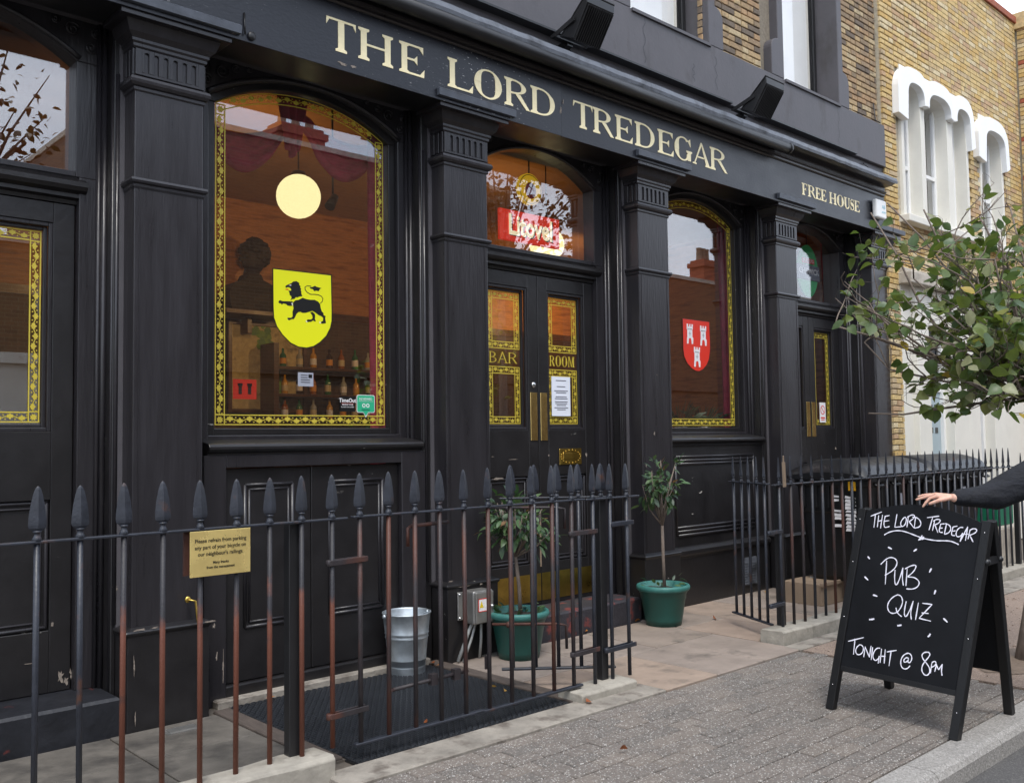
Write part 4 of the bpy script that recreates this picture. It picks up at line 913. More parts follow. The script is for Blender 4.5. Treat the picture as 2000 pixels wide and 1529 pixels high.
def rr_poly(a, b, c, d, r_, tail=0):
    p = []
    for (x, z, q) in ((b-r_,d-r_,0),(a+r_,d-r_,1),(a+r_,c+r_,2)): p += [(x+r_*math.cos((q+i/4)*math.pi/2), z+r_*math.sin((q+i/4)*math.pi/2)) for i in range(5)]
    if tail: m_ = (a+b)/2; p += [(m_-.02, c), (m_, c-tail), (m_+.02, c)]
    p += [(b-r_+r_*math.cos((3+i/4)*math.pi/2), c+r_+r_*math.sin((3+i/4)*math.pi/2)) for i in range(5)]
    return p
mb = MB(); mb.poly([(x, YS, z) for x, z in rr_poly(a-.004, b+.004, z0-.004, z1+.004, .014, .034)]); mb.obj('white_edge', M['pwhite'], t)
mb = MB(); mb.poly([(x, YS-.0005, z) for x, z in rr_poly(a, b, z0, z1, .012, .028)]); mb.obj('face', M['green'], t)
bfont('REVIEWED', .0225, M['pwhite'], t, front((a+b)/2, YS-.001, z0+(z1-z0)*.72)); bfont('tripadvisor', .016, M['inkblack'], t, front((a+b)/2, YS-.001, z0+(z1-z0)*.10))
mb = MB(); c = (a+b)/2; zc = z0+(z1-z0)*.40
mb.box(a+.012, b-.012, YS-.0012, YS-.0008, z0+(z1-z0)*.64, z0+(z1-z0)*.655)
for s in (-1, 1): ribbon(mb, [(c+s*.016+.011*math.cos(q), zc+.011*math.sin(q)) for q in [2*math.pi*i/12 for i in range(13)]], .006, YS-.001)
mb.obj('owl_eyes', M['pwhite'], t)

# ------------------------------------------------------------------ inside the bar
RY = 4.6
mb = MB(); mb.add([(-.2,RY,0),(10.7,RY,0),(10.7,RY,4.3),(-.2,RY,4.3)], [(0,1,2,3)])
bw = struct(mb.obj('wall_back', M['wood']))
mb = MB(); mb.box(-.2, 10.70, .60, RY+.1, 4.22, 4.3); struct(mb.obj('ceiling', M['ceil']))
mb = MB(); mb.box(-.2, 10.70, .46, RY+.1, -.1, .05); struct(mb.obj('floor', M['darkwood']))
mb = MB(); mb.box(-.2,-.1, .62, RY, 0, 4.3); mb.box(10.6, 10.695, .62, RY, 0, 4.3); struct(mb.obj('wall_side', M['wood']))
mb = MB(); mb.box(2.2, 2.3, .62, 1.6, 0, 4.22); struct(mb.obj('wall_partition', M['wood']))
mb = MB()
for z in (1.3, 2.95): mb.box(-.1, 10.6, RY-.035, RY-.002, z, z+.09)
struct(mb.obj('dado_rail', M['darkwood']))
mb = MB(); mb.box(-.1, 10.6, RY-.02, RY-.003, .05, 2.95); struct(mb.obj('wall_panelling', mat('dark_panelling', (.055,.026,.014), .5, var=.35, scale=6, stretch=(6,1,1))))
def globe_lamp(x, y, z, r_, top, label, energy):
    t = thing('globe_lamp', (x, y, z), label, 'lamp', 'glowing globe lamps in the bar')
    mb = MB(); mb.ball((x, y, z), r_, 32); g_ = mb.obj('globe', M['globe'], t)
    mb = MB(); mb.tube([(x, y, z+r_-.005), (x, y, top)], .006, 6); mb.lathe([(.055,0),(.06,.01),(.05,.035),(.012,.05)], (x, y, z+r_-.015), 16); mb.obj('cord', M['darkwood'], t)
    l = bpy.data.lights.new('globe_light', 'AREA'); l.shape = 'DISK'; l.size = r_*1.2; l.energy = energy; l.color = (1,.60,.24); lo = bpy.data.objects.new('globe_light', l); col.objects.link(lo); lo.location = (x, y+r_+.03, z); lo.rotation_euler = (math.pi/2,0,0)   # the globe's glow on the room behind it
    lo.parent = t; lo.matrix_parent_inverse = t.matrix_world.inverted()
    return t
globe_lamp(3.598, 1.2, 3.364, .165, 4.22, 'glowing round globe lamp hanging behind the lion window', 13)
globe_lamp(6.239, 1.2, 3.346, .165, 4.22, 'glowing round globe lamp behind the red sign in the fanlight', 13)
globe_lamp(9.3, 3.1, 3.35, .165, 4.22, 'glowing round globe lamp deep inside behind the right door', 16)
# bar counter, back shelf, bottles
mb = MB(); mb.box(2.9, 6.9, 2.5, 2.62, .05, 1.15); mb.box(2.85, 6.95, 2.42, 3.0, 1.15, 1.2); tag(mb.obj('bar_counter', M['darkwood'], None, .01, 2), 'dark wooden bar counter inside behind the left window', 'counter')
mb = MB()
for z in (1.75, 2.02, 2.32): mb.box(5.05, 6.6, 4.15, 4.5, z, z+.03)
mb.box(5.0, 5.06, 4.15, 4.5, 1.2, 2.6); mb.box(6.6, 6.66, 4.15, 4.5, 1.2, 2.6); tag(mb.obj('back_bar_shelf', M['darkwood']), 'dark back-bar shelving that holds the bottles', 'shelf')
BC = [flat('bottle_amber', (.30,.10,.02), .1), flat('bottle_green', (.02,.14,.05), .1), flat('bottle_clear', (.35,.36,.33), .1), flat('bottle_gold', (.55,.28,.03), .15), flat('bottle_dark', (.03,.015,.01), .1)]
LB = [M['pwhite'], flat('label_orange', (.70,.30,.03), .5), flat('label_cream', (.6,.5,.3), .5)]
k = 0
for z in (1.78, 2.05, 2.35):
    for i in range(8):
        x = 5.18+i*.185+rnd.uniform(-.02,.02); h = rnd.uniform(.20,.25) if z > 1.8 else .22
        t = thing('bottle', (x, 4.25, z), '%s bottle, %s from the left on the %s back-bar shelf' % (('amber','green','clear','golden','dark')[k % 5], ('first','second','third','fourth','fifth','sixth','seventh','eighth')[i], {1.78: 'bottom', 2.05: 'middle', 2.35: 'top'}[z]), 'bottle', 'bottles on the back bar')
        mb = MB(); mb.lathe([(.001,0),(.035,0),(.037,.01),(.037,h*.58),(.03,h*.66),(.013,h*.76),(.013,h*.98),(.001,h)], (x, 4.25, z), 10); mb.obj('glass_body', BC[k % 5], t)
        mb = MB(); mb.lathe([(.0378,h*.16),(.0378,h*.46)], (x, 4.25, z), 10); mb.obj('paper_label', LB[k % 3], t); k += 1
# framed mirror with a painted reflection, and bust, on the back wall
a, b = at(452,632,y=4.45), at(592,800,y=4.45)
t = thing('painted_mirror', ((a.x+b.x)/2, 4.45, b.z), 'tall framed mirror with a painted reflection of pale brick and green ivy, inside the bar', 'mirror')
mb = MB(); mb.box(a.x, b.x, 4.46, 4.48, b.z, a.z); mb.obj('mirror_face', brickmat('reflected_brick', (.52,.42,.22)), t)  # brick reflection painted onto the panel, not mirrored
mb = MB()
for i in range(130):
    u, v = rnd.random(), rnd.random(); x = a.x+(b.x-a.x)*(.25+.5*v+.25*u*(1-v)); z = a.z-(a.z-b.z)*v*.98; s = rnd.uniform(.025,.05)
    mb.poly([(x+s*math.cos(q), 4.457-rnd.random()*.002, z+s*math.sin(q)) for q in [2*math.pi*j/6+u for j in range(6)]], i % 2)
mb.obj('ivy', [flat('reflected_ivy_a', (.16,.30,.05), .6), flat('reflected_ivy_b', (.09,.20,.05), .6)], t)  # leaves painted as part of the mirror reflection
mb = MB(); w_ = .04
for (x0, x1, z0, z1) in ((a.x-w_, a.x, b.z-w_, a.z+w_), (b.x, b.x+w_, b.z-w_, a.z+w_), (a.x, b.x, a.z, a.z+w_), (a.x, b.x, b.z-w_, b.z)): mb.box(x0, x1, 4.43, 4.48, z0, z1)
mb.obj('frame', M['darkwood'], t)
bx_ = at(488, 590, y=4.3); c = Vector((0, 0, 0)); bu = thing('bust', (bx_.x, 4.3, bx_.z), 'dark bust with curly hair on a wall shelf behind the left window', 'bust')
mb = MB(); mb.polyx([(-.20,-.08),(.20,-.08),(.225,.06),(.19,.13),(.08,.175),(.06,.22),(-.05,.22),(-.07,.175),(-.18,.13),(-.225,.06)], lambda u, v, d: (c.x+u, c.y+d*(1-.9*abs(v)), c.z+v), -.10, .10)
mb.tube([c+Vector((0,0,.12)), c+Vector((.02,0,.27))], [.075,.062], 12); mb.ball(c+Vector((.03,0,.36)), .105, 18, 0, .92, .95, 1.25)
for i in range(110):
    q = rnd.uniform(0, 2*math.pi); e_ = rnd.uniform(-.5,1.5); mb.ball(c+Vector((.04+.112*math.cos(q)*math.cos(e_), .115*math.sin(q)*math.cos(e_), .385+.125*math.sin(e_))), rnd.uniform(.02,.038), 6)
me = mb.mesh('head_and_shoulders', mat('ebony_bust', (.012,.008,.006), .7)); me.transform(Matrix.Translation((bx_.x, 4.3, bx_.z)) @ Matrix.Scale(1.32, 4)); link('head_and_shoulders', me, bu)
mb = MB(); mb.box(bx_.x-.36, bx_.x+.36, 4.12, 4.56, bx_.z-.16, bx_.z-.11); mb.box(bx_.x-.03, bx_.x+.03, 4.3, 4.56, bx_.z-.34, bx_.z-.16); mb.obj('wall_shelf', M['darkwood'], bu, .006)
# swagged curtains
def swag(name, p0, p1, sag, y, label, depth=.16, drop=.42):
    mb = MB(); nu, nv = 26, 9; vs_ = []
    for i in range(nu+1):
        u = i/nu; x = p0[0]+(p1[0]-p0[0])*u; top = p0[1]+(p1[1]-p0[1])*u
        for j in range(nv+1):
            v = j/nv; s_ = 4*u*(1-u); z = top-sag*s_*(.25+.75*v)-drop*.12*v*(1-s_); yy_ = y+.045*math.sin(v*19+u*2)*(.35+.65*s_)+.03*math.sin(u*31)*(1-s_)
            vs_.append((x, yy_, z))
    mb.add(vs_, [(i*(nv+1)+j, (i+1)*(nv+1)+j, (i+1)*(nv+1)+j+1, i*(nv+1)+j+1) for i in range(nu) for j in range(nv)], 0, True)
    return tag(mb.obj(name, M['curtain']), label, 'curtain')
cy_ = .75
def W(px_, py_): q = at(px_, py_, y=cy_); return (q.x, q.z)
swag('curtain_swag', W(395,232), W(570,232), .36, cy_, 'burgundy curtain swag at the top left of the lion window')
swag('curtain_swag', W(572,212), W(742,282), .40, cy_-.05, 'burgundy curtain swag at the top right of the lion window')
def drape(x0, x1, z0, z1, y, label, folds=5, taper=0):
    mb = MB(); nu, nv = 40, 8; vs_ = []
    for j in range(nv+1):
        v = j/nv
        for i in range(nu+1):
            u = i/nu; c = (x0+x1)/2; q = 1-taper*v; vs_.append((c+(u-.5)*(x1-x0)*q, y+.03*math.sin(u*folds*2*math.pi)+.01*math.sin(v*5+u*9), z1+(z0-z1)*(v*(1-taper*.4*abs(u-.5)))))
    mb.add(vs_, [(j*(nu+1)+i, j*(nu+1)+i+1, (j+1)*(nu+1)+i+1, (j+1)*(nu+1)+i) for j in range(nv) for i in range(nu)], 0, True)
    return tag(mb.obj('curtain_drape', M['curtain']), label, 'curtain')
q = at(574, 318, y=.66); drape(q.x-.15, q.x+.13, q.z+.03, q.z+.62, .66, 'short burgundy curtain tail between the two swags of the lion window', 3, .6)
q = at(727, 500, y=.62); drape(q.x-.03, q.x+.22, 1.3, 4.15, .62, 'long burgundy drape at the right side of the lion window', 3)
q = at(1410, 560, y=.62); drape(q.x-.03, q.x+.45, 1.3, 4.15, .62, 'dark burgundy drape at the right side of the tower shield window', 4)
q = at(1612, 540, y=.62); drape(q.x-.05, q.x+.35, 2.95, 4.15, .62, 'burgundy drape behind the right fanlight', 4)
q = at(650,398,y=1.4); mb = MB(); mb.tube([(q.x,1.4,4.22),(q.x,1.4,q.z+.06)], .008, 6); mb.tube([(q.x+.02,1.4,q.z+.06),(q.x-.05,1.37,q.z-.04)], [.032,.042], 10)
tag(mb.obj('spotlight', M['black']), 'small dark spotlight hanging right of the globe lamp in the left window', 'spotlight')
# plants on the sill inside window 3
for i, (px_, l) in enumerate([(1330,'dark green house plant at the left inside the tower shield window'), (1375,'green house plant in the middle inside the tower shield window')]):
    q = at(px_, 820, y=.85); t = thing('house_plant', (q.x, .85, 1.5), l, 'plant')
    mb = MB(); mb.lathe([(.001,0),(.05,0),(.065,.12),(.055,.12),(.05,.10),(.001,.10)], (q.x, .85, 1.5), 14); mb.obj('flower_pot', M['stucco'], t)
    mb = MB()
    for k in range(70):
        a_ = rnd.uniform(0, 2*math.pi); el = rnd.uniform(.2,1.4); L_ = rnd.uniform(.15,.38); d = Vector((math.cos(a_)*math.cos(el), math.sin(a_)*math.cos(el), math.sin(el))); b_ = Vector((q.x, .85, 1.60)); e_ = b_+d*L_; sd_ = d.orthogonal().normalized()*.02
        mid = b_+d*L_*.7; mb.add([b_, mid+sd_, e_-Vector((0,0,.04)), mid-sd_], [(0,1,2,3)], k % 3)
    mb.obj('foliage', BAYL[:3], t)
mb = MB(); mb.box(6.7, 8.2, .5, 1.1, 1.46, 1.5); tag(mb.obj('window_shelf', M['darkwood']), 'dark wooden shelf inside the tower shield window', 'shelf')
# hanging beer sign in the centre fanlight
SYY = .62
a, b = at(976,405,y=SYY), at(1093,465,y=SYY); c_, d_ = at(976,465,y=SYY), at(1093,410,y=SYY)
x0, x1 = a.x, b.x; z1, z0 = a.z+.0, at(976,466,y=SYY).z
t = thing('hanging_sign', ((x0+x1)/2, SYY, z0), 'red hanging beer sign reading Litovel with a yellow crest above', 'sign')
mb = MB(); mb.box(x0, x1, SYY, SYY+.03, z0, z1); mb.obj('panel', flat('red_lightbox', (.80,.035,.01), .4, emit=.35), t, .004)
h = z1-z0; tl = bfont('Litovel', h*.92, M['inkblack'], t, front((x0+x1)/2+.012, SYY-.002, z0+h*.20), 'letter_shadow', bold=h*.035, sx=.80)
bfont('Litovel', h*.92, flat('cream_light', (.95,.80,.50), .4, emit=.5), t, front((x0+x1)/2, SYY-.004, z0+h*.22), bold=h*.028, sx=.80)
cc = at(1035, 370, y=SYY)
mb = MB(); mb.lathe([(.001,0),(.135,0),(.135,.03),(.001,.03)], (0,0,0), 28); me = mb.mesh('crest', flat('crest_yellow', (.80,.48,.02), .4, emit=.35)); me.transform(Matrix.Translation((cc.x, SYY+.03, cc.z)) @ Matrix.Rotation(R(90), 4, 'X')); link('crest', me, t)
mb = MB(); mb.ball((cc.x+.01, SYY, cc.z-.01), .065, 14, 0, 1, .15, 1.1); mb.obj('crest_emblem', flat('crest_red', (.45,.03,.06), .5), t)
mb = MB(); ribbon(mb, [(cc.x+.122*math.cos(q), cc.z+.122*math.sin(q)) for q in [2*math.pi*i/32 for i in range(33)]], .006, SYY-.004); mb.obj('crest_ring', M['inkblack'], t)
mb = MB(); mb.tube([(cc.x, SYY+.01, cc.z+.13), (cc.x, SYY+.01, 4.22)], .007, 5); mb.tube([(cc.x, SYY+.01, cc.z-.13), (cc.x, SYY+.01, z1)], .012, 6); mb.obj('chain', M['black'], t)
# oval beer sign in the right fanlight
SYY = .47
tp, bt, lf, rt = at(1575,478,y=SYY), at(1577,580,y=SYY), at(1557,530,y=SYY), at(1599,530,y=SYY)
cx_, cz_ = (lf.x+rt.x)/2, (tp.z+bt.z)/2; hh = (tp.z-bt.z)/2; hw = (rt.x-lf.x)/2
t = thing('oval_sign', (cx_, SYY, bt.z), 'green oval beer sign with a grey CHISWICK band in the right fanlight', 'sign')
mb = MB(); mb.polyx([(cx_+hw*.92*math.cos(q), cz_+hh*math.sin(q)) for q in [2*math.pi*i/32 for i in range(32)]], lambda u, v, d: (u, d, v), SYY, SYY+.02); mb.obj('oval_board', M['brightgreen'], t)
mb = MB(); mb.box(cx_-hw, cx_+hw, SYY-.01, SYY+.01, cz_-hh*.35, cz_+hh*.22); mb.obj('band', flat('slate_band', (.16,.17,.21), .4), t, .003)
mb = MB(); mb.box(cx_-hw*.55, cx_+hw*.55, SYY-.008, SYY, cz_+hh*.28, cz_+hh*.48); mb.obj('red_label', M['red'], t)
bfont('FULLERS', hh*.2, M['pwhite'], t, front(cx_, SYY-.009, cz_+hh*.32)); bfont('CHISWICK', hh*.30, M['pwhite'], t, front(cx_, SYY-.012, cz_-hh*.12), bold=.002); bfont('BITTER', hh*.12, M['pwhite'], t, front(cx_, SYY-.012, cz_-hh*.30))
mb = MB(); mb.tube([(cx_, SYY+.01, tp.z-.01), (cx_, SYY+.01, 4.22)], .005, 5); mb.obj('chain', M['black'], t)
# ------------------------------------------------------------------ iron railings
FYY = -1.205
def spear_mesh():
    mb = MB()   # collar and flattened arrow head, base at z=0 (rail top)
    mb.lathe([(.016,0),(.020,.004),(.014,.016),(.010,.026),(.011,.030),(.016,.033),(.016,.038),(.001,.040)], (0,0,0), 10)
    prof = [(.016,.036),(.030,.048),(.0325,.060),(.0315,.085),(.026,.13),(.018,.17),(.011,.193),(.005,.202),(.0008,.2045)]
    vs_ = []; 
    for r_, z in prof: vs_ += [(r_,0,z),(0,r_*.45,z),(-r_,0,z),(0,-r_*.45,z)]
    n = len(prof); mb.add(vs_, [(i*4+k, i*4+(k+1) % 4, (i+1)*4+(k+1) % 4, (i+1)*4+k) for i in range(n-1) for k in range(4)]+[(3,2,1,0)])
    return mb.mesh('spear_head', M['iron'])
def thin_spear_mesh():
    mb = MB(); mb.lathe([(.016,0),(.018,.004),(.012,.020),(.009,.034),(.013,.038),(.013,.043),(.001,.045)], (0,0,0), 10)
    prof = [(.010,.042),(.019,.052),(.019,.062),(.014,.10),(.010,.155),(.005,.195),(.001,.205)]; vs_ = []
    for r_, z in prof: vs_ += [(r_,0,z),(0,r_*.75,z),(-r_,0,z),(0,-r_*.75,z)]
    n = len(prof); mb.add(vs_, [(i*4+k, i*4+(k+1) % 4, (i+1)*4+(k+1) % 4, (i+1)*4+k) for i in range(n-1) for k in range(4)]+[(3,2,1,0)])
    return mb.mesh('spear_head', M['iron'])
SPM, SPT = spear_mesh(), thin_spear_mesh(); barm = {}
def bar_obj(parent, x, y, z0, z1, m, spear, rot=0, rad=.0118):
    k = (round(z1-z0,3), m, rad)
    if k not in barm:
        mb = MB(); mb.tube([(0,0,0),(0,0,(z1-z0)*.5),(0,0,z1-z0)], rad, 8); barm[k] = mb.mesh('bar', M[m])
    b = link('bar', barm[k], parent); b.matrix_world = Matrix.Translation((x, y, z0)) @ Matrix.Rotation(rot, 4, 'Z') @ Matrix.Rotation(rnd.uniform(-.004,.004), 4, 'Y')
    bpy.context.view_layer.update() if False else None
    s = bpy.data.objects.new('spear_head', spear); col.objects.link(s); s.parent = b; s.location = (0, 0, z1-z0); s.rotation_euler = (0, rnd.uniform(-.01,.01), rnd.uniform(-.08,.08)); s.scale = (1,1,rnd.uniform(.985,1.015))
    return b
def rail(parent, p0, p1, w_=.034, h=.011, m='iron', name='rail'):
    mb = MB(); mb.bar(p0, p1, w_, h); return mb.obj(name, M[m], parent, .003)
def clamp(parent, x0, x1, y, z, m='rust'):
    mb = MB(); p = [(x0-.022, y-.015, z), (x1+.03, y-.015, z+.004)]; mb.bar(p[0], p[1], .007, .026); mb.bar((x0-.022, y+.015, z), (x1+.03, y+.015, z+.004), .007, .026); mb.tube([(x0-.02, y, z-.014),(x0-.02, y, z+.014)], .016, 8); return mb.obj('clamp', M[m], parent, .002)
RZ = 1.15
t = thing('railing', (1.4, FYY, .1), 'left black spear-topped iron railing with rusty bars and the brass plaque', 'railing')
xs = [.30+.16*k for k in range(14)]
for i, x in enumerate(xs): bar_obj(t, x, FYY, .10, RZ, 'rustlow' if x > 1.32 else 'iron', SPM)
rail(t, (-.2, FYY, RZ-.003), (2.462, FYY, RZ-.003))
mb = MB(); mb.box(2.168, 2.222, FYY+.018, FYY+.07, .09, RZ-.01); mb.obj('post', M['black'], t, .003)
clamp(t, 2.384, 2.54, FYY, .945); clamp(t, 2.384, 2.54, FYY, .243)
t = thing('gate', (3.3, FYY, .05), 'closed iron gate leaf with spear heads in front of the rubber mat', 'gate')
for k in range(10): bar_obj(t, 2.535+.1622*k, FYY, .087, RZ+.003, 'rust', SPM)
rail(t, (2.492, FYY, RZ), (4.10, FYY, RZ)); rail(t, (2.50, FYY, .085), (3.30, FYY, .085), .03, .014); rail(t, (3.24, FYY, .080), (4.06, FYY, .080), .03, .014)
def bolt(parent, p0, p1, hook, z):
    mb = MB(); mb.tube([p0, p1], .010, 8); mb.tube([p0, (p0[0]-.02, p0[1], p0[2]-.01), (p0[0]-.02, p0[1], p0[2]-hook)], .009, 8); return mb.obj('drop_bolt', M['rust'], parent)
bolt(t, (2.74, FYY+.03, .29), (3.22, FYY+.03, .30), .13, .3); bolt(t, (2.86, FYY+.03, 1.08), (3.10, FYY+.03, 1.085), .10, 1.0)
mb = MB()
for x in (2.99, 3.14): mb = MB(); mb.box(x-.02, x+.02, FYY+.012, FYY+.045, .27, .325); mb.obj('bolt_keeper', M['rust'], t)
mb = MB(); mb.box(3.33, 3.36, FYY+.012, FYY+.02, .29, .36); mb.obj('bolt_keeper', M['rust'], t)
t = thing('railing', (4.33, FYY, .06), 'short three-bar railing stub at the post on the left of the path', 'railing')
for x in (4.176, 4.332, 4.49): bar_obj(t, x, FYY, .06, RZ, 'iron', SPM)
rail(t, (4.11, FYY, RZ-.003), (4.60, FYY, RZ-.003))
mb = MB(); mb.box(4.262, 4.318, FYY+.018, FYY+.075, .055, RZ-.01); mb.obj('post', M['black'], t, .003)
clamp(t, 4.008, 4.176, FYY, .955); clamp(t, 4.008, 4.176, FYY, .262); clamp(t, 4.36, 4.51, FYY, .985, 'iron'); clamp(t, 4.30, 4.51, FYY, .24, 'iron')
def leaf(p0, p1, n, spear, label, z0, withbolt=True):
    a = Vector((*p0, 0)); b = Vector((*p1, 0)); d = (b-a); t = thing('gate_leaf', (a.x, a.y, z0), label, 'gate'); rot = math.atan2(d.y, d.x)
    for i in range(n):
        q = a+d*((i+.5)/n); bar_obj(t, q.x, q.y, z0, RZ, 'iron', spear, rot)
    rail(t, (a.x, a.y, RZ), (b.x, b.y, RZ)); rail(t, (a.x, a.y, z0), (b.x, b.y, z0), .03, .014)
    if withbolt:
        u = d.normalized(); q0 = a+d*.50; q1 = a+d*1.08
        for z, hk in ((.385,.15), (1.09,.13)):
            mb = MB()
            mb.tube([(q0.x-u.x*.05, q0.y-u.y*.05, z-hk), (q0.x-u.x*.05, q0.y-u.y*.05, z-.01), (q0.x, q0.y, z), (q1.x, q1.y, z+.005)], .009, 8)
            for f in (.72, .93): q = a+d*f; mb.ball((q.x, q.y, z), .022, 8)
            mb.obj('drop_bolt', M['rust'], t)
    return t
leaf((4.40,-1.17), (3.87,-.72), 5, SPM, 'iron gate leaf swung inward in front of the green pot, left of the path', .12)
leaf((6.21,-1.13), (6.46,-.62), 5, SPT, 'iron gate leaf swung inward at the right of the path', .11, False)
t = thing('railing', (8.4, FYY, .1), 'right spear-topped iron railing in front of the black bins', 'railing')
k = 0; x = 6.235
while x < 10.9:
    bar_obj(t, x, FYY, .10, RZ, 'rust' if (k % 4 in (1,2) and k < 14) else 'iron', SPT); x += .1565; k += 1
rail(t, (6.15, FYY, RZ-.003), (10.95, FYY, RZ-.003))
mb = MB(); mb.box(6.262, 6.312, FYY+.018, FYY+.07, .09, RZ-.01); mb.obj('post', M['black'], t, .003); mb = MB(); mb.box(10.93, 10.98, FYY-.025, FYY+.025, .09, RZ+.0); mb.obj('post', M['black'], t, .003)
clamp(t, 6.10, 6.215, FYY, .27, 'iron'); clamp(t, 6.10, 6.215, FYY, .80, 'iron')
t = thing('railing', (12.5, FYY, .1), 'neighbouring dark iron railing further right behind the board', 'railing')
for k in range(14): bar_obj(t, 11.12+.17*k, FYY, .1, RZ-.06, 'iron', SPT)
rail(t, (11.0, FYY, RZ-.063), (13.5, FYY, RZ-.063))
plinth(11.55, 13.6, .16, 'pale concrete plinth under the neighbouring railing at the far right')
# brass plaque hung on the railing
a, b, c_, d_ = at(369,1040,y=FYY-.03), at(487,1029,y=FYY-.03), at(490,1115,y=FYY-.03), at(372,1129,y=FYY-.03)
x0, x1 = (a.x+d_.x)/2, (b.x+c_.x)/2; z0, z1 = (c_.z+d_.z)/2, (a.z+b.z)/2; xc = (x0+x1)/2
t = thing('brass_plaque', (xc, FYY-.03, z0), 'polished brass plaque about bicycles hanging on the left railing', 'plaque')
mb = MB(); mb.box(x0, x1, FYY-.033, FYY-.030, z0, z1); mb.obj('plate', M['plaque'], t, .001)
mb = MB(); mb.box(x0-.006, x1-.012, FYY-.002+.016, FYY+.024, z0+.004, z1+.002); mb.obj('backing_board', M['rust'], t)
for i, (s, sz, zz) in enumerate([('Please refrain from parking', .0225, .745), ('any part of your bicycle on', .0225, .60), ("our neighbour's railings.", .0225, .455), ('Many thanks', .0150, .27), ('from the management', .0150, .165)]):
    bfont(s, sz, M['inkblack'], t, front(xc, FYY-.0336, z0+(z1-z0)*zz), 'engraved_line', bold=.0003, sx=.94)
# wooden stake tied in the corner of the right railing
mb = MB(); mb.bar((6.262, FYY-.03, 1.13), (6.255, FYY-.03, 1.315), .022, .016); mb.ball((6.255, FYY-.03, 1.355), .007, 8); mb.bar((6.255,FYY-.03,1.315),(6.255,FYY-.03,1.35), .008,.008); tag(mb.obj('wooden_stake', M['card']), 'pale wooden stake standing at the corner of the right railing', 'stake')

# ------------------------------------------------------------------ bucket, meter box, pots
BX, BY = 3.705, .02
t = thing('bucket', (BX, BY, 0), 'galvanised metal bucket standing on the rubber mat by the pilaster', 'bucket')
mb = MB(); mb.lathe([(.001,.01),(.112,.01),(.115,.0),(.118,.01),(.121,.05),(.123,.055),(.121,.06),(.138,.235),(.142,.24),(.139,.246),(.141,.262),(.145,.267),(.142,.273),(.155,.385),(.160,.390),(.160,.398),(.154,.400),(.150,.392),(.118,.02),(.001,.018)], (BX, BY, 0), 40); mb.obj('body', M['zinc'], t)
mb = MB()
for s in (-1, 1): mb.ball((BX+s*.152, BY-.03*s, .38), .018, 10); 
mb.tube([(BX+.155*math.cos(q), BY+.155*math.sin(q)*.35-.12*math.sin(q), .385-.006*math.sin(q)) for q in [math.pi*i/16 for i in range(17)]], .003, 6); mb.obj('handle', M['zinc'], t)
t = thing('meter_box', (4.22, -.05, .28), 'small grey steel electrical box with a warning label on the pilaster base', 'box')
mb = MB(); mb.box(4.112, 4.30, -.016, -.002, .285, .475); mb.obj('back_plate', M['steel'], t, .003)
mb = MB(); mb.box(4.150, 4.325, -.135, -.017, .265, .490); bo = mb.obj('casing', M['steel'], t, .014, 3)
mb = MB(); mb.box(4.158, 4.317, -.150, -.137, .273, .482); mb.obj('lid', M['steel'], t, .012, 3)
mb = MB(); mb.box(4.178, 4.265, -.1525, -.1512, .355, .435); mb.obj('warning_label', M['pwhite'], t)
mb = MB()
for (p, q, r_, s_) in ((4.176,4.267,.434,.439),(4.176,4.267,.351,.356),(4.176,4.181,.351,.439),(4.262,4.267,.351,.439)): mb.box(p, q, -.1535, -.1527, r_, s_)
mb.obj('label_edge', M['red'], t)
mb = MB(); mb.poly([(4.186,-.1535,.378),(4.222,-.1535,.378),(4.204,-.1535,.424)]); mb.obj('warning_triangle', flat('warning_yellow', (.75,.55,.02), .4), t)
mb = MB(); mb.ball((4.300,-.153,.38), .012, 10); 
for (x, z) in ((4.124,.30),(4.124,.46)): mb.ball((x,-.018,z), .009, 8)
mb.obj('screw', M['silver'], t)
mb = MB(); mb.tube([(4.19,-.07,.27),(4.17,-.05,.20),(4.085,-.04,.02)], .012, 8); mb.tube([(4.215,-.075,.27),(4.19,-.06,.16),(4.115,-.06,.015)], .009, 8); mb.tube([(4.27,-.07,.27),(4.275,-.06,.14),(4.285,-.03,.01)], .010, 8); mb.obj('conduit', M['conduit'], t)
# brass hook on pilaster 1
mb = MB(); q = at(365,1170,y=0); mb.ball((q.x, -.012, q.z+.0), .018, 10, 0, 1, .5, 1); mb.tube([(q.x, -.02, q.z),(q.x+.035,-.03,q.z-.01),(q.x+.05,-.03,q.z-.13),(q.x+.06,-.035,q.z-.165),(q.x+.072,-.03,q.z-.15)], .006, 8)
tag(mb.obj('door_hook', M['brassdull']), 'small brass hook hanging on the left pilaster above its base', 'hook')
def leaf_shape(L_, W_, cup=.12, fold=.18, n=4):
    vs_ = [(0,0,0)]; 
    for i in range(1, n):
        u = i/n; w_ = W_/2*math.sin(math.pi*u**.85); z = -cup*L_*u*u; vs_ += [(u*L_, -w_, z+fold*w_), (u*L_, 0, z), (u*L_, w_, z+fold*w_)]
    vs_.append((L_, 0, -cup*L_)); fs = [(0,1,2),(0,2,3)]
    for i in range(n-2):
        a = 1+3*i; fs += [(a,a+3,a+4,a+1),(a+1,a+4,a+5,a+2)]
    a = 1+3*(n-2); e = len(vs_)-1; fs += [(a,e,a+1),(a+1,e,a+2)]
    return vs_, fs
def leaf_meshes(mats_, L_, W_, nvar=2):
    out = []
    for m in mats_:
        for k in range(nvar):
            mb = MB(); v, f = leaf_shape(L_*(1-.18*k), W_*(1+.1*k), .10+.25*k, .15+.25*k); mb.add(v, f, 0, True); me = bpy.data.meshes.new('leaf'); me.from_pydata(mb.v, [], mb.f); me.materials.append(m)
            me.polygons.foreach_set('use_smooth', [True]*len(me.polygons)); out.append(me)
    return out
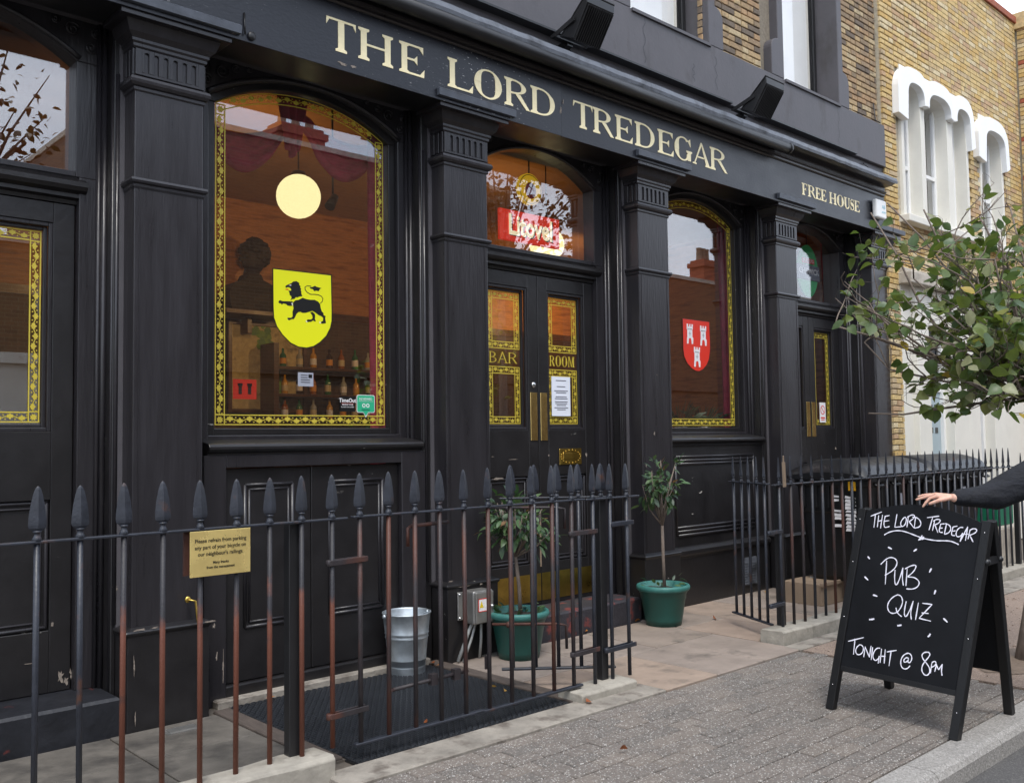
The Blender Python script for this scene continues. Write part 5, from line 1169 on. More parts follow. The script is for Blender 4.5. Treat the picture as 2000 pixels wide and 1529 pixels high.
def leaf_mat(p, d, s=1.0, roll=0):
    d = Vector(d).normalized(); up = Vector((0,0,1)); side = up.cross(d)
    side = side.normalized() if side.length > .05 else Vector((1,0,0)); n_ = d.cross(side)
    Mx = Matrix(((d.x, side.x, n_.x, 0),(d.y, side.y, n_.y, 0),(d.z, side.z, n_.z, 0),(0,0,0,1)))
    return Matrix.Translation(p) @ Mx @ Matrix.Rotation(roll, 4, 'X') @ Matrix.Scale(s, 4)
BAYM = leaf_meshes(BAYL[:4], .085, .034); BAYM.append(leaf_meshes(BAYL[4:], .07, .032, 1)[0])
def pot_plant(X, Y, trunk_h, crown, nleaf, label, sparse, under):
    t = thing('potted_bay_tree', (X, Y, .01), label, 'potted tree')
    mb = MB(); mb.lathe([(.001,.012),(.135,.012),(.14,.0+.01),(.150,.06),(.176,.215),(.181,.222),(.184,.262),(.190,.266),(.195,.29)], (X, Y, 0), 40); mb.lathe([(.190,.286),(.206,.288),(.214,.300),(.216,.316),(.210,.330),(.196,.334),(.186,.325),(.180,.27),(.001,.268)], (X, Y, 0), 40, 1); mb.obj('flower_pot', [M['pot'], M['potrim']], t)
    mb = MB(); n = 14; mb.add([(X,Y,.298)]+[(X+.183*math.cos(2*math.pi*i/n), Y+.183*math.sin(2*math.pi*i/n), .285+rnd.uniform(-.01,.012)) for i in range(n)], [(0,1+i,1+(i+1) % n) for i in range(n)]); mb.obj('soil', M['soil'], t)
    top = Vector((X+rnd.uniform(-.02,.02), Y, trunk_h)); mb = MB(); mb.tube([(X+.02,Y,.27),(X+.01,Y,(.27+trunk_h)/2),top], [.015,.013,.012], 8)
    cc, rr = Vector((X, Y, crown[0])), crown[1]; tips = []
    for i in range(22 if not sparse else 16):
        a = rnd.uniform(0, 2*math.pi); el = rnd.uniform(-.35,1.4); q = cc+Vector((math.cos(a)*math.cos(el)*rr[0], math.sin(a)*math.cos(el)*rr[0], math.sin(el)*rr[1]))*rnd.uniform(.55,1); m_ = (top+q)/2+Vector((rnd.uniform(-.04,.04), rnd.uniform(-.04,.04), -.03)); mb.tube([top, m_, q], [.008,.005,.003], 5); tips.append((m_, q))
    mb.obj('stem', M['bark'], t)
    for k in range(nleaf):
        m_, q = rnd.choice(tips); f = rnd.uniform(.15,1.05); p = m_.lerp(q, f)+Vector((rnd.gauss(0,.035), rnd.gauss(0,.035), rnd.gauss(0,.035)))*(1.1 if not sparse else .7)
        d = (p-cc)+Vector((rnd.uniform(-.12,.12), rnd.uniform(-.12,.12), rnd.uniform(-.16,.10)))
        o = link('leaf', rnd.choice(BAYM[:8] if rnd.random() < .93 else BAYM[8:]), t); o.matrix_world = leaf_mat(p, d, rnd.uniform(.75,1.15), rnd.uniform(-.6,.6))
    for k in range(under):   # herbs round the foot of the stem
        a = rnd.uniform(0, 2*math.pi); p = Vector((X+.13*math.cos(a), Y+.13*math.sin(a), .29+rnd.uniform(0,.16)*rnd.random())); o = link('herb_leaf', rnd.choice(BAYM[:8]), t); o.matrix_world = leaf_mat(p, (math.cos(a), math.sin(a), rnd.uniform(-.1,1.2)), rnd.uniform(.6,1.0), rnd.uniform(-.8,.8))
    return t
pot_plant(4.50, -.20, .70, (.93,(.25,.21)), 300, 'bushy bay tree in a green pot behind the gate, beside the meter box', False, 40)
pot_plant(6.09, -.21, .80, (1.13,(.20,.24)), 190, 'sparse bay tree in a green pot at the right of the door step', True, 14)

# ------------------------------------------------------------------ wheeled bins
def bin_(X0, X1, label, torn):
    Y0, Y1 = -1.06, -.34; t = thing('wheeled_bin', ((X0+X1)/2, (Y0+Y1)/2, 0), label, 'bin', 'black wheeled bins behind the railing')
    mb = MB(); c = .05
    def ringv(ix, z): return [(X0+ix+c, Y0+ix, z),(X1-ix-c, Y0+ix, z),(X1-ix, Y0+ix+c, z),(X1-ix, Y1-ix-c, z),(X1-ix-c, Y1-ix, z),(X0+ix+c, Y1-ix, z),(X0+ix, Y1-ix-c, z),(X0+ix, Y0+ix+c, z)]
    lv = [(.11,.20),(.09,.24),(.05,.80),(.045,.82),(.03,.82),(.02,1.04),(.0,1.06),(.0,1.13),(.02,1.14)]; vs_ = []
    for ix, z in lv: vs_ += ringv(ix, z)
    n = 8; mb.add(vs_, [(i*n+k, i*n+(k+1) % n, (i+1)*n+(k+1) % n, (i+1)*n+k) for i in range(len(lv)-1) for k in range(n)]+[tuple(range(n))[::-1], tuple((len(lv)-1)*n+k for k in range(n))]); bd = mb.obj('body', M['binplastic'], t, .006, 2)
    for i in range(7): x = X0+.12+(X1-X0-.24)*i/6; mb = MB(); mb.box(x-.012, x+.012, Y0-.005, Y0+.05, .84, 1.06); mb.obj('rib', M['binplastic'], t, .003)
    for i in range(5): y = Y0+.12+(Y1-Y0-.24)*i/4; mb = MB(); mb.box(X0-.005, X0+.05, y-.012, y+.012, .86, 1.06); mb.obj('rib', M['binplastic'], t, .003)
    # domed lid, rounded across its depth, grooves along it
    nx, ny = 28, 12; vs_ = []
    for i in range(nx+1):
        u = i/nx; x = X0-.03+(X1-X0+.06)*u; gr = -.006 if i % 3 == 0 else 0
        e = min(1, min(u, 1-u)/.07); ez = math.sqrt(max(0, 1-(1-e)**2))
        for j in range(ny+1):
            v = j/ny; y = Y0-.04+(Y1-Y0+.07)*v; h = .175*math.sin(math.pi*(.10+.82*v))**.75; z = 1.125+h*(.35+.65*ez)*(1 if 0 < v else .5)+gr
            if j == 0: z = 1.12
            vs_.append((x, y, z))
    mb = MB(); mb.add(vs_, [(i*(ny+1)+j, (i+1)*(ny+1)+j, (i+1)*(ny+1)+j+1, i*(ny+1)+j+1) for i in range(nx) for j in range(ny)], 0, True)
    e0 = [vs_[j] for j in range(ny+1)]; mb.add(e0+[(X0-.03, Y1+.03, 1.115),(X0-.03, Y0-.04, 1.115)], [tuple(range(len(e0)+2))]); e1 = [vs_[nx*(ny+1)+j] for j in range(ny+1)]; mb.add(e1+[(X1+.03, Y1+.03, 1.115),(X1+.03, Y0-.04, 1.115)], [tuple(range(len(e1)+2))])
    mb.box(X0-.03, X1+.03, Y0-.05, Y0-.035, 1.10, 1.16); mb.obj('lid', M['binplastic'], t)
    for i in range(4):
        x = X0+.15+(X1-X0-.3)*i/3; mb = MB(); mb.tube([(x-.06,Y0-.03,1.08),(x-.06,Y0-.06,1.06),(x+.06,Y0-.06,1.06),(x+.06,Y0-.03,1.08)], .012, 6); mb.obj('handle', M['binplastic'], t)
    for (x, y) in ((X0+.16,Y0+.14),(X1-.16,Y0+.14),(X0+.16,Y1-.14),(X1-.16,Y1-.14)):
        mb = MB(); mb.tube([(x-.025,y,.08),(x+.025,y,.08)], .078, 18); w_ = mb.obj('wheel', M['rubber'], t); mb = MB(); mb.box(x-.035, x-.028, y-.03, y+.05, .06, .21); mb.box(x+.028, x+.035, y-.03, y+.05, .06, .21); mb.tube([(x-.036,y,.08),(x+.036,y,.08)], .03, 12); mb.obj('castor_fork', M['zinc'], w_)
    if torn:
        mb = MB(); r2 = random.Random(3)
        for z in range(10):
            for yy_ in range(2):
                if r2.random() < .1: continue
                y = Y0+.10+yy_*.115; zz = .66+z*.032; p = [(y,zz),(y+.05,zz+r2.uniform(-.008,.008)),(y+.105,zz+r2.uniform(-.004,.008)),(y+.105-r2.uniform(0,.02),zz+.027),(y+.06,zz+.022+r2.uniform(-.004,.006)),(y+r2.uniform(0,.02),zz+.026)]
                mb.poly([(X0+.015-.0, a, b) for a, b in p])
        mb.obj('torn_label', M['pwhite'], t)
        mb = MB(); mb.box(X0-.004, X0-.001, Y0+.09, Y0+.16, 1.02, 1.10); mb.obj('yellow_label', flat('bin_yellow', (.65,.33,.01), .4), t)
    for f in (.55,): mb = MB(); x = X0+(X1-X0)*f; mb.box(x-.045, x+.045, Y0+.004, Y0+.02, .84, .97); mb.obj('serial_label', M['palegrey'], t)
bin_(7.86, 9.14, 'nearer black wheeled bin with a torn white label, behind the right railing', True)
bin_(9.26, 10.54, 'further black wheeled bin behind the right railing', False)
mb = MB(); q = at(1620,1180,z=.02); mb.box(q.x-.1, q.x+.55, q.y+.02, q.y+.40, .01, .20); mb.box(q.x-.12, q.x+.3, q.y, q.y+.02, .18, .215); tag(mb.obj('cardboard_box', M['card'], None, .004), 'flattened brown cardboard box lying under the nearer bin', 'box')

# ------------------------------------------------------------------ chalkboard A-frame
LF, RF = Vector((4.858,-2.305,0)), Vector((4.782,-3.048,0)); TL, TR = Vector((5.055,-2.440,1.112)), Vector((4.980,-3.178,1.075))
TR.z = 1.08
RRF = Vector((5.445,-3.075,0)); RLF = RRF+(LF-RF)
ab = thing('chalkboard_sign', ((LF+RF)/2+Vector((.3,0,0))), 'black A-frame chalkboard reading PUB QUIZ tonight, standing near the kerb', 'chalkboard')
def bil(u, v): # board face coordinates: u along left->right, v up
    return (LF*(1-u)+RF*u)*(1-v)+(TL*(1-u)+TR*u)*v
nrm = (RF-LF).cross(TL-LF).normalized()
if nrm.x > 0: nrm = -nrm
def bpt(u, v, d): p = bil(u, v)+nrm*d; return p
mb = MB(); top = [(u, .955+.075*math.sin(math.pi*u)**.9) for u in [.045+.91*i/16 for i in range(17)]]
pl = [(.045,.20)]+[(.955,.20)]+top[::-1]; mb.polyx(pl, lambda u, v, d: bpt(u, v, d), .0, -.012); mb.obj('board', M['boardblack'], ab)
for (u0, u1) in ((0,.062),(.938,1)):
    mb = MB(); mb.polyx([(u0,0),(u1,0),(u1,.985),(u0,.985)], lambda u, v, d: bpt(u, v, d), .012, -.030); lg = mb.obj('leg', M['boardframe'], ab, .003)
    mb = MB()
    for v in (.12,.45,.72,.93): q = bpt((u0+u1)/2, v, .0125); mb.ball(q, .0035, 6)
    mb.obj('screw', M['silver'], lg)
mb = MB(); mb.polyx([(.062,.19),(.938,.19),(.938,.215),(.062,.215)], lambda u, v, d: bpt(u, v, d), .003, -.02); mb.obj('bottom_rail', M['boardframe'], ab, .002)
BT, BTR = TL+Vector((.045,.0,0)), TR+Vector((.045,.0,0))
def bk(u, v): return (RLF*(1-u)+RRF*u)*(1-v)+(BT*(1-u)+BTR*u)*v
nb = -(RRF-RLF).cross(BT-RLF).normalized(); nb = nb if nb.x > 0 else -nb
def bkp(u, v, d): return bk(u, v)+nb*d
mb = MB(); mb.polyx([(.05,.22),(.95,.22),(.95,.96),(.05,.96)], lambda u, v, d: bkp(u, v, d), 0, -.010); mb.obj('back_board', M['boardblack'], ab)
for (u0, u1) in ((0,.062),(.938,1)): mb = MB(); mb.polyx([(u0,0),(u1,0),(u1,.985),(u0,.985)], lambda u, v, d: bkp(u, v, d), .012, -.028); mb.obj('leg', M['boardframe'], ab, .003)
mb = MB(); mb.bar(bpt(.985,.80,-.015), bkp(.985,.80,.005), .02, .035); mb.ball(bpt(1.0,.80,-.01), .018, 10); mb.ball(bkp(1.0,.80,.0), .016, 10); mb.obj('stay', M['black'], ab)
mb = MB(); mb.bar(bpt(.2,.975,-.03), bkp(.2,.975,-.005), .05, .012); mb.bar(bpt(.8,.975,-.03), bkp(.8,.975,-.005), .05, .012); mb.obj('hinge', M['black'], ab)
# chalk writing
def onboard(px, py, d=.0016):
    r_ = ray(px, py); o = LF+nrm*d; t_ = (o-CAM).dot(nrm)/r_.dot(nrm); return CAM+r_*t_
def smooth(pts, k=2):
    for _ in range(k):
        if len(pts) < 3: return pts
        q = [pts[0]]
        for a, b in zip(pts[:-1], pts[1:]): q += [(a[0]*.75+b[0]*.25, a[1]*.75+b[1]*.25), (a[0]*.25+b[0]*.75, a[1]*.25+b[1]*.75)]
        q.append(pts[-1]); pts = q
    return pts
SA = [[(165,222),(340,155)],[(240,185),(215,400)],[(290,210),(268,395)],[(350,200),(318,410)],[(270,305),(345,285)],[(395,215),(372,300),(372,380),(395,402),(460,380)],[(380,225),(460,210)],[(375,300),(455,290)],
 [(575,190),(540,395)],[(540,395),(640,385)],[(690,240),(645,290),(628,350),(655,390),(700,360),(725,285),(715,240),(685,240)],[(755,215),(730,395)],[(735,240),(800,200),(855,205),(840,255),(760,310)],[(765,305),(840,405)],[(865,240),(845,400)],[(815,235),(900,245),(955,320),(935,390),(845,408)],
 [(1045,245),(1235,220)],[(1135,235),(1075,440)],[(1165,285),(1130,450)],[(1140,300),(1200,265),(1262,280),(1225,335),(1165,355)],[(1165,352),(1215,480)],[(1260,345),(1225,470),(1290,475)],[(1250,345),(1320,340)],[(1240,410),(1290,405)],[(1350,340),(1315,500)],[(1330,335),(1405,365),(1420,435),(1380,485),(1315,505)],[(1450,390),(1418,520),(1480,525)],[(1450,390),(1520,375)],[(1440,455),(1490,450)],
 [(1612,400),(1560,392),(1505,450),(1495,520),(1530,550),(1585,520),(1602,482)],[(1602,482),(1560,620)],[(1562,618),(1680,385)],[(1680,385),(1645,605)],[(1600,505),(1690,500)],[(1720,430),(1685,580)],[(1710,440),(1780,410),(1832,435),(1800,485),(1710,520)],[(1712,518),(1765,625)],
 [(375,515),(450,470),(550,446),(650,450),(750,478),(860,522),(960,560),(1080,588),(1200,606),(1300,604),(1400,608),(1470,630),(1540,665)],[(910,600),(970,520)],[(930,580),(1000,545)],[(940,555),(1000,580)],[(965,530),(975,590)],[(925,595),(985,560)],
 [(415,915),(392,1285)],[(320,975),(400,895),(470,860),(545,880),(582,935),(560,1015),(490,1085),(385,1145)],[(545,1060),(536,1180),(545,1290),(575,1295),(625,1180),(668,1025)],[(668,1025),(656,1180),(675,1305)],[(735,1040),(715,1310)],[(700,1045),(790,995),(868,982),(875,1020),(825,1100),(740,1165)],[(740,1168),(850,1175),(928,1240),(912,1315),(830,1362),(720,1355)]]
SD = [[(435,705),(495,735)],[(885,735),(835,770)],[(118,850),(150,890)],[(68,1165),(125,1220)],[(1115,1035),(1080,1100)],[(200,1450),(270,1472)],[(1180,1375),(1158,1440)]]
SB = [[(915,5),(840,35),(768,110),(742,195),(768,275),(830,305),(905,280),(962,200),(988,110),(962,25),(905,8)],[(880,210),(895,290),(970,350)],[(1040,110),(1010,250),(1012,340),(1042,355),(1110,220),(1150,105)],[(1150,105),(1105,280),(1120,395)],[(1230,130),(1185,400)],[(1290,140),(1445,158)],[(1445,158),(1240,375)],[(1240,375),(1425,420)],[(1280,290),(1390,300)],
 [(130,735),(375,675)],[(240,695),(215,940)],[(310,788),(262,830),(246,890),(268,940),(320,945),(364,900),(374,840),(347,792),(308,788)],[(400,815),(375,980)],[(395,815),(465,985)],[(465,985),(490,805)],[(515,825),(492,1025)],[(632,842),(580,838),(527,910),(515,985),(550,1042),(605,1010),(620,962)],[(620,962),(600,1080)],[(655,850),(630,1070)],[(712,860),(695,1080)],[(640,965),(715,970)],[(735,900),(890,875)],[(805,880),(770,1120)],
 [(1080,1000),(1040,985),(1003,1020),(1000,1055),(1035,1062),(1070,1030),(1080,1000),(1062,1060),(1092,1074),(1124,1030),(1128,970),(1092,920),(1040,922),(978,970),(950,1050),(962,1135),(1010,1170),(1062,1158),(1100,1115)],
 [(1390,903),(1320,905),(1280,950),(1300,1010),(1360,1080),(1405,1150),(1410,1220),(1370,1270),(1315,1255),(1280,1190),(1287,1120),(1330,1050),(1393,980),(1415,930),(1385,903)],
 [(1440,1075),(1415,1235)],[(1440,1070),(1482,1040),(1510,1070),(1493,1112),(1435,1140)],[(1515,1090),(1485,1210)],[(1510,1100),(1545,1180)],[(1545,1180),(1605,1090)],[(1605,1090),(1588,1190),(1600,1270)]]
SE = [[(460,395),(505,393),(540,383)],[(900,490),(935,488),(965,480)],[(1620,375),(1685,438)],[(1415,615),(1405,645),(1375,665)]]
def chalk(strokes, ox, oy, wd, name):
    mb = MB()
    for i, s in enumerate(strokes):
        p = smooth([(ox+a/8, oy+b/8) for a, b in s]) if len(s) > 2 else [(ox+a/8, oy+b/8) for a, b in s]
        if len(p) == 2: a, b = p; p = [(a[0]+(b[0]-a[0])*k/4, a[1]+(b[1]-a[1])*k/4) for k in range(5)]
        d = .0012+.00012*(i % 12); W3_ = [onboard(x, y, d) for x, y in p]; n = len(W3_); vs_ = []
        for k in range(n):
            t_ = (W3_[min(n-1,k+1)]-W3_[max(0,k-1)]).normalized(); s_ = nrm.cross(t_).normalized()*wd/2*(1+.18*math.sin(k*1.3+i))*(.75 if k in (0, n-1) else 1); vs_ += [W3_[k]-s_, W3_[k]+s_]
        mb.add(vs_, [(2*k, 2*k+1, 2*k+3, 2*k+2) for k in range(n-1)])
    return mb.obj(name, M['chalk'], ab)
chalk(SA[:37], 1680, 980, .0054, 'chalk_heading'); chalk(SA[37:43], 1680, 980, .0056, 'chalk_underline'); chalk(SA[43:], 1680, 980, .0056, 'chalk_word'); chalk(SB[:9], 1640, 1160, .0056, 'chalk_word'); chalk(SB[9:], 1640, 1160, .0056, 'chalk_line')
for s_ in SD: chalk([s_], 1680, 980, .0080, 'chalk_dash')
for s_ in SE: chalk([s_], 1640, 1160, .0080, 'chalk_dash')
# ------------------------------------------------------------------ person whose arm rests on the board
def capsule(mb, a, b, ra, rb, n=12):
    a = Vector(a); b = Vector(b); d = b-a; L_ = d.length; d = d/L_ if L_ > 1e-6 else Vector((0,0,1)); P = []; Rr = []
    for i in range(4): t = math.pi/2*i/4; P.append(a-d*ra*math.cos(t)); Rr.append(max(.0005, ra*math.sin(t)))
    P.append(a); Rr.append(ra); P.append(b); Rr.append(rb)
    for i in range(1, 5): t = math.pi/2*i/4; P.append(b+d*rb*math.sin(t)); Rr.append(max(.0005, rb*math.cos(t)))
    mb.tube(P, Rr, n)
def blob(name, segs, balls, vox, m, parent, sm=6):
    mb = MB()
    for s in segs: capsule(mb, *s)
    for (c, r_, sx, sy, sz) in balls: mb.ball(c, r_, 16, 0, sx, sy, sz)
    o = mb.obj(name, m, parent); md = o.modifiers.new('remesh', 'REMESH'); md.mode = 'VOXEL'; md.voxel_size = vox; md.use_smooth_shade = True
    s = o.modifiers.new('smooth', 'SMOOTH'); s.factor = .5; s.iterations = sm
    return o
pc = Vector((5.86,-3.62,-.10))
person = thing('person', pc, 'person in a black coat with one hand resting on the chalkboard top', 'person')
H = 1.70
def pz(f): return pc.z+H*f
hip = pc+Vector((0,0,H*.52)); chest = pc+Vector((-.02,.0,H*.72)); neck = pc+Vector((-.02,0,H*.83)); hd = pc+Vector((-.04,.01,H*.92))
sh_l = at(2078,902,x=5.62); sh_r = Vector((5.98,-3.80,pz(.80)))
# arm on the board: wrist, knuckles and fingertips
wr = at(1866,972,x=5.055); el = at(1945,966,x=5.30)
kn = [at(1829,966,x=5.045), at(1826,964.5,x=5.065), at(1824,965,x=5.085), at(1822,967,x=5.103)]
hand = []
pal = Vector(wr)
K = [at(1831,969,x=5.022), at(1828,965.5,x=5.04), at(1824,966,x=5.058), at(1820,968,x=5.075)]
for i, k_ in enumerate(K): hand.append((wr, k_, .019, .0115))
for a, b in zip(K[:-1], K[1:]): hand.append((a, b, .0115, .0112))
hand.append((wr.lerp(K[0], .45), wr.lerp(K[3], .45), .017, .016))
def finger(pts, r0, r1):
    n = len(pts)-1
    for i in range(n): hand.append((pts[i], pts[i+1], r0+(r1-r0)*i/n, r0+(r1-r0)*(i+1)/n))
finger([K[0], at(1816,973,x=5.010), at(1808,982,x=4.999), at(1803,989,x=4.994)], .0100, .0066)      # index, hanging over the front
finger([K[1], at(1812,969,x=5.030), at(1800,972.5,x=5.020), at(1790,975.5,x=5.013)], .0100, .0068)   # middle
finger([K[2], at(1811,966,x=5.052), at(1801,967.5,x=5.046), at(1794,969.5,x=5.041)], .0095, .0064)   # ring
finger([K[3], at(1810,968,x=5.072), at(1802,970,x=5.070)], .0085, .0060)                             # little
finger([wr.lerp(K[0], .30)+Vector((-.012,0,-.004)), at(1834,977,x=5.004), at(1823,981,x=4.997), at(1816,983.5,x=4.993)], .0125, .0082)   # thumb
body_segs = [(hip+Vector((0,0,-.02)), chest, .13, .145), (chest, neck, .12, .06), (neck, hd, .052, .06)]
sleeve = (sh_l, el, wr)
body_segs += [(sh_l, el, .046, .040), (el, wr, .038, .0255)]+hand
el2 = sh_r+Vector((.03,-.05,-.28)); wr2 = el2+Vector((-.04,.02,-.25)); body_segs += [(sh_r, el2, .046,.038),(el2, wr2, .036,.025),(wr2, wr2+Vector((-.01,.01,-.08)), .026,.022)]
for i, (dx, L_) in enumerate(((-.022,.075),(-.007,.085),(.008,.08),(.022,.062))): b_ = wr2+Vector((dx*.7,dx*.7,-.085)); body_segs.append((b_, b_+Vector((-.012,.012,-L_)), .009,.006))
body_segs.append((wr2+Vector((-.02,.02,-.03)), wr2+Vector((-.045,.045,-.085)), .011,.008)); body_segs += [(sh_l, neck, .055,.05),(sh_r, neck, .055,.05)]
hips = [hip+Vector((-.07,.07,-.03)), hip+Vector((.07,-.07,-.03))]; knees = [Vector((q.x-.02, q.y+.01, pc.z+H*.28)) for q in hips]; ank = [Vector((q.x, q.y, pc.z+.09)) for q in hips]
for a, b, c in zip(hips, knees, ank): body_segs += [(a, b, .085,.056),(b, c, .054,.036)]
face = Vector((-.72,.69,0))
balls = [(hd+Vector((0,0,.01)), .10, .80,.80,1.12), (hd+face*.03+Vector((0,0,-.05)), .065, 1,1,.9), (hd+face*.095+Vector((0,0,-.015)), .016, 1,1,1.5), (hd+face*.082+Vector((0,0,-.062)), .020, 1.1,1.1,.5)]
side = Vector((.69,.72,0))
for s in (-1, 1): balls.append((hd+side*s*.082+Vector((0,0,-.01)), .024, .6,.6,1.2)); 
bodyo = blob('body', body_segs, balls, .0042, M['skin'], person, 2)
for s in (-1, 1): mb = MB(); mb.ball(hd+face*.083+side*s*.032+Vector((0,0,.012)), .010, 10); mb.obj('eye', M['inkblack'], person)
def cl(segs, name, m, vox=.011, sm=6, balls=()): return blob(name, segs, balls, vox, m, person, sm)
cw = wr.lerp(el, .10)
fold1 = el.lerp(wr, .35)+Vector((0,0,-.006))
cl([(hip+Vector((0,0,-.16)), hip, .17,.165), (hip, chest, .165,.165), (chest, neck+Vector((0,0,-.05)), .15,.085), (sh_l, neck+Vector((0,0,-.03)), .075,.065), (sh_r, neck+Vector((0,0,-.03)), .075,.065),
    (sh_l, el, .112,.082), (el, fold1, .080,.062), (fold1, cw, .060,.046), (sh_r, el2, .08,.058), (el2, wr2+Vector((0,0,.02)), .056,.042)], 'coat', M['cloth'], .009, 5,
    [(el+Vector((.02,0,-.02)), .066, 1,1,.9), (el.lerp(sh_l,.35)+Vector((0,0,-.015)), .079, 1,1,1)])
cl([(a+Vector((0,0,.02)), b, .105,.075) for a, b in zip(hips, knees)]+[(b, c, .074,.062) for b, c in zip(knees, ank)], 'trousers', M['denim'])
cl([(c+Vector((0,0,-.05)), c+Vector((-.10,.10,-.065)), .045,.036) for c in ank], 'shoes', M['black'], .009, 3)
cl([], 'hair', M['hair'], .009, 3, [(hd+Vector((.022,-.022,.035)), .112, .84,.84,1.0), (hd+Vector((.05,-.05,-.03)), .075, 1,1,1.3)])

# ------------------------------------------------------------------ street tree on the right
TB = at(1999,1293,z=0)
tree = thing('street_tree', TB, 'young broad-leaved street tree overhanging the right end of the pub', 'tree')
r3 = random.Random(21); twigs = []
tm = MB(); tm.tube([TB+Vector((0,0,-.02)), TB+Vector((.04,-.03,.25)), TB+Vector((.16,-.13,1.0)), TB+Vector((.22,-.18,1.7))], [.062,.050,.044,.040], 10); trunk = tm.obj('trunk', M['bark'], tree)
bm_ = MB(); root = TB+Vector((.22,-.18,1.66)); CC = Vector((6.62,-2.55,2.62)); RADX, RADZ = 1.28, .86
def proj(p):
    d = Vector(p)-CAM; zf = d.dot(_f); return 1000+FPX*d.dot(_r)/zf, 764.5-FPX*d.dot(_u)/zf
def keep(p):
    u, v = proj(p)
    if u < 1632 or v > 812 or v < 372: return False
    if u < 1760 and v > 655: return False
    if v > 690 and u < 1740+(v-690)*.6: return False
    if v < 430 and 1690 < u < 1810: return r3.random() < .30
    if v < 420: return r3.random() < .5
    return True
def grow(p, d, L_, rad, lev):
    n = 5; pts = [p]; q = p.copy(); dd = d.copy()
    for i in range(n):
        dd = (dd+Vector((r3.gauss(0,.20), r3.gauss(0,.20), r3.gauss(.03,.18)))).normalized(); q = q+dd*L_/n; pts.append(q.copy())
    if lev >= 1:
        u, v = proj(pts[-1])
        if u < 1630 or v > 815 or (u < 1900 and v < 385) or (v < 330) or (u < 1755 and v > 665): return
    bm_.tube(pts, [rad*(1-.6*i/n) for i in range(n+1)], 6 if lev < 2 else 4, 0 if lev < 2 else 1)
    if lev >= 2 or (lev == 1 and r3.random() < .6): twigs.append(pts)
    if lev < 2:
        for i in range(1, n+1):
            for _ in range(2 if lev == 0 else 1):
                if r3.random() < (.75 if lev == 0 else .6):
                    a = Vector((r3.gauss(0,1), r3.gauss(0,1), r3.gauss(.1,.8))).normalized(); nd = (dd*.6+a*.85).normalized(); grow(pts[i], nd, max(.18, L_*r3.uniform(.30,.46)), rad*.40, lev+1)
for (px_, py_, X_) in ((1660,560,6.2), (1645,450,6.2), (1640,400,6.3), (1690,500,6.0), (1700,620,6.0), (1720,650,6.1), (1700,420,6.4), (1800,400,6.5), (1850,430,6.6), (1930,520,6.4), (1880,620,6.0), (1990,420,6.9), (1800,720,6.0), (1950,700,6.1), (1760,480,6.5), (2080,560,6.9), (2100,420,7.2), (1840,770,5.95), (1780,590,6.3), (1960,600,6.9), (1780,640,6.15), (1870,700,6.2), (1890,780,6.0), (1700,560,6.25), (1760,540,6.1), (1810,705,6.1), (1885,745,6.15), (1930,650,6.3), (1840,560,6.2), (1900,470,6.5)):
    e = at(px_, py_, x=X_); d = e-root; grow(root+Vector((0,0,r3.uniform(0,.06))), d.normalized(), d.length*.97, .014, 0)
for (px_, py_, X_) in ((1710,600,6.7), (1980,560,7.6), (1870,500,7.3), (2150,600,7.4), (1900,680,7.0)):
    e = at(px_, py_, x=X_); d = e-root; grow(root, d.normalized(), d.length*.92, .014, 0)
bm_.obj('branches', [M['bark'], M['twig']], tree)
LM = leaf_meshes(LEAF, .105, .070); pos = []
for pts in twigs:
    for _ in range(8):
        i = r3.randrange(1, len(pts)); p = pts[i-1].lerp(pts[i], r3.random())
        d = (pts[-1]-pts[0]).normalized()*.5+Vector((r3.gauss(0,.7), r3.gauss(0,.7), r3.gauss(-.15,.55))); pos.append((p, d))
    for _ in range(3): pos.append((pts[-1], pts[-1]-pts[-2]+Vector((r3.gauss(0,.04), r3.gauss(0,.04), r3.gauss(0,.04)))))
pos = [(p, d) for p, d in pos if keep(p)]
r3.shuffle(pos); pos = pos[:1500]; print('leaves', len(pos), 'twigs', len(twigs))
pos.sort(key=lambda a: (0 if inview(a[0]) else 1, (a[0]-CAM).length))
for p, d in pos[:300]:
    o = link('leaf', LM[r3.choice([0,1,2,3,4,5,6,7,8,9,10,11,0,1,2,3,6,7,8] if r3.random() < .985 else [12])], tree); o.matrix_world = leaf_mat(p, d, r3.uniform(.7,1.2), r3.uniform(-1.2,1.2))
cm = MB()
for p, d in pos[300:]:
    mw = leaf_mat(p, d, r3.uniform(.7,1.2), r3.uniform(-1.2,1.2)); k = r3.random(); v, f = leaf_shape(.105*(1-.18*(k > .5)), .070, .12+.25*(k > .5), .2+.2*(k > .5)); cm.add([mw @ Vector(q) for q in v], f, r3.choice((0,0,1,1,2,3,4,5,5)), True)
me = bpy.data.meshes.new('crown'); me.from_pydata(cm.v, [], cm.f)
for m in LEAF: me.materials.append(m)
me.polygons.foreach_set('material_index', cm.m); me.polygons.foreach_set('use_smooth', cm.sm); stuff(link('crown', me, tree))

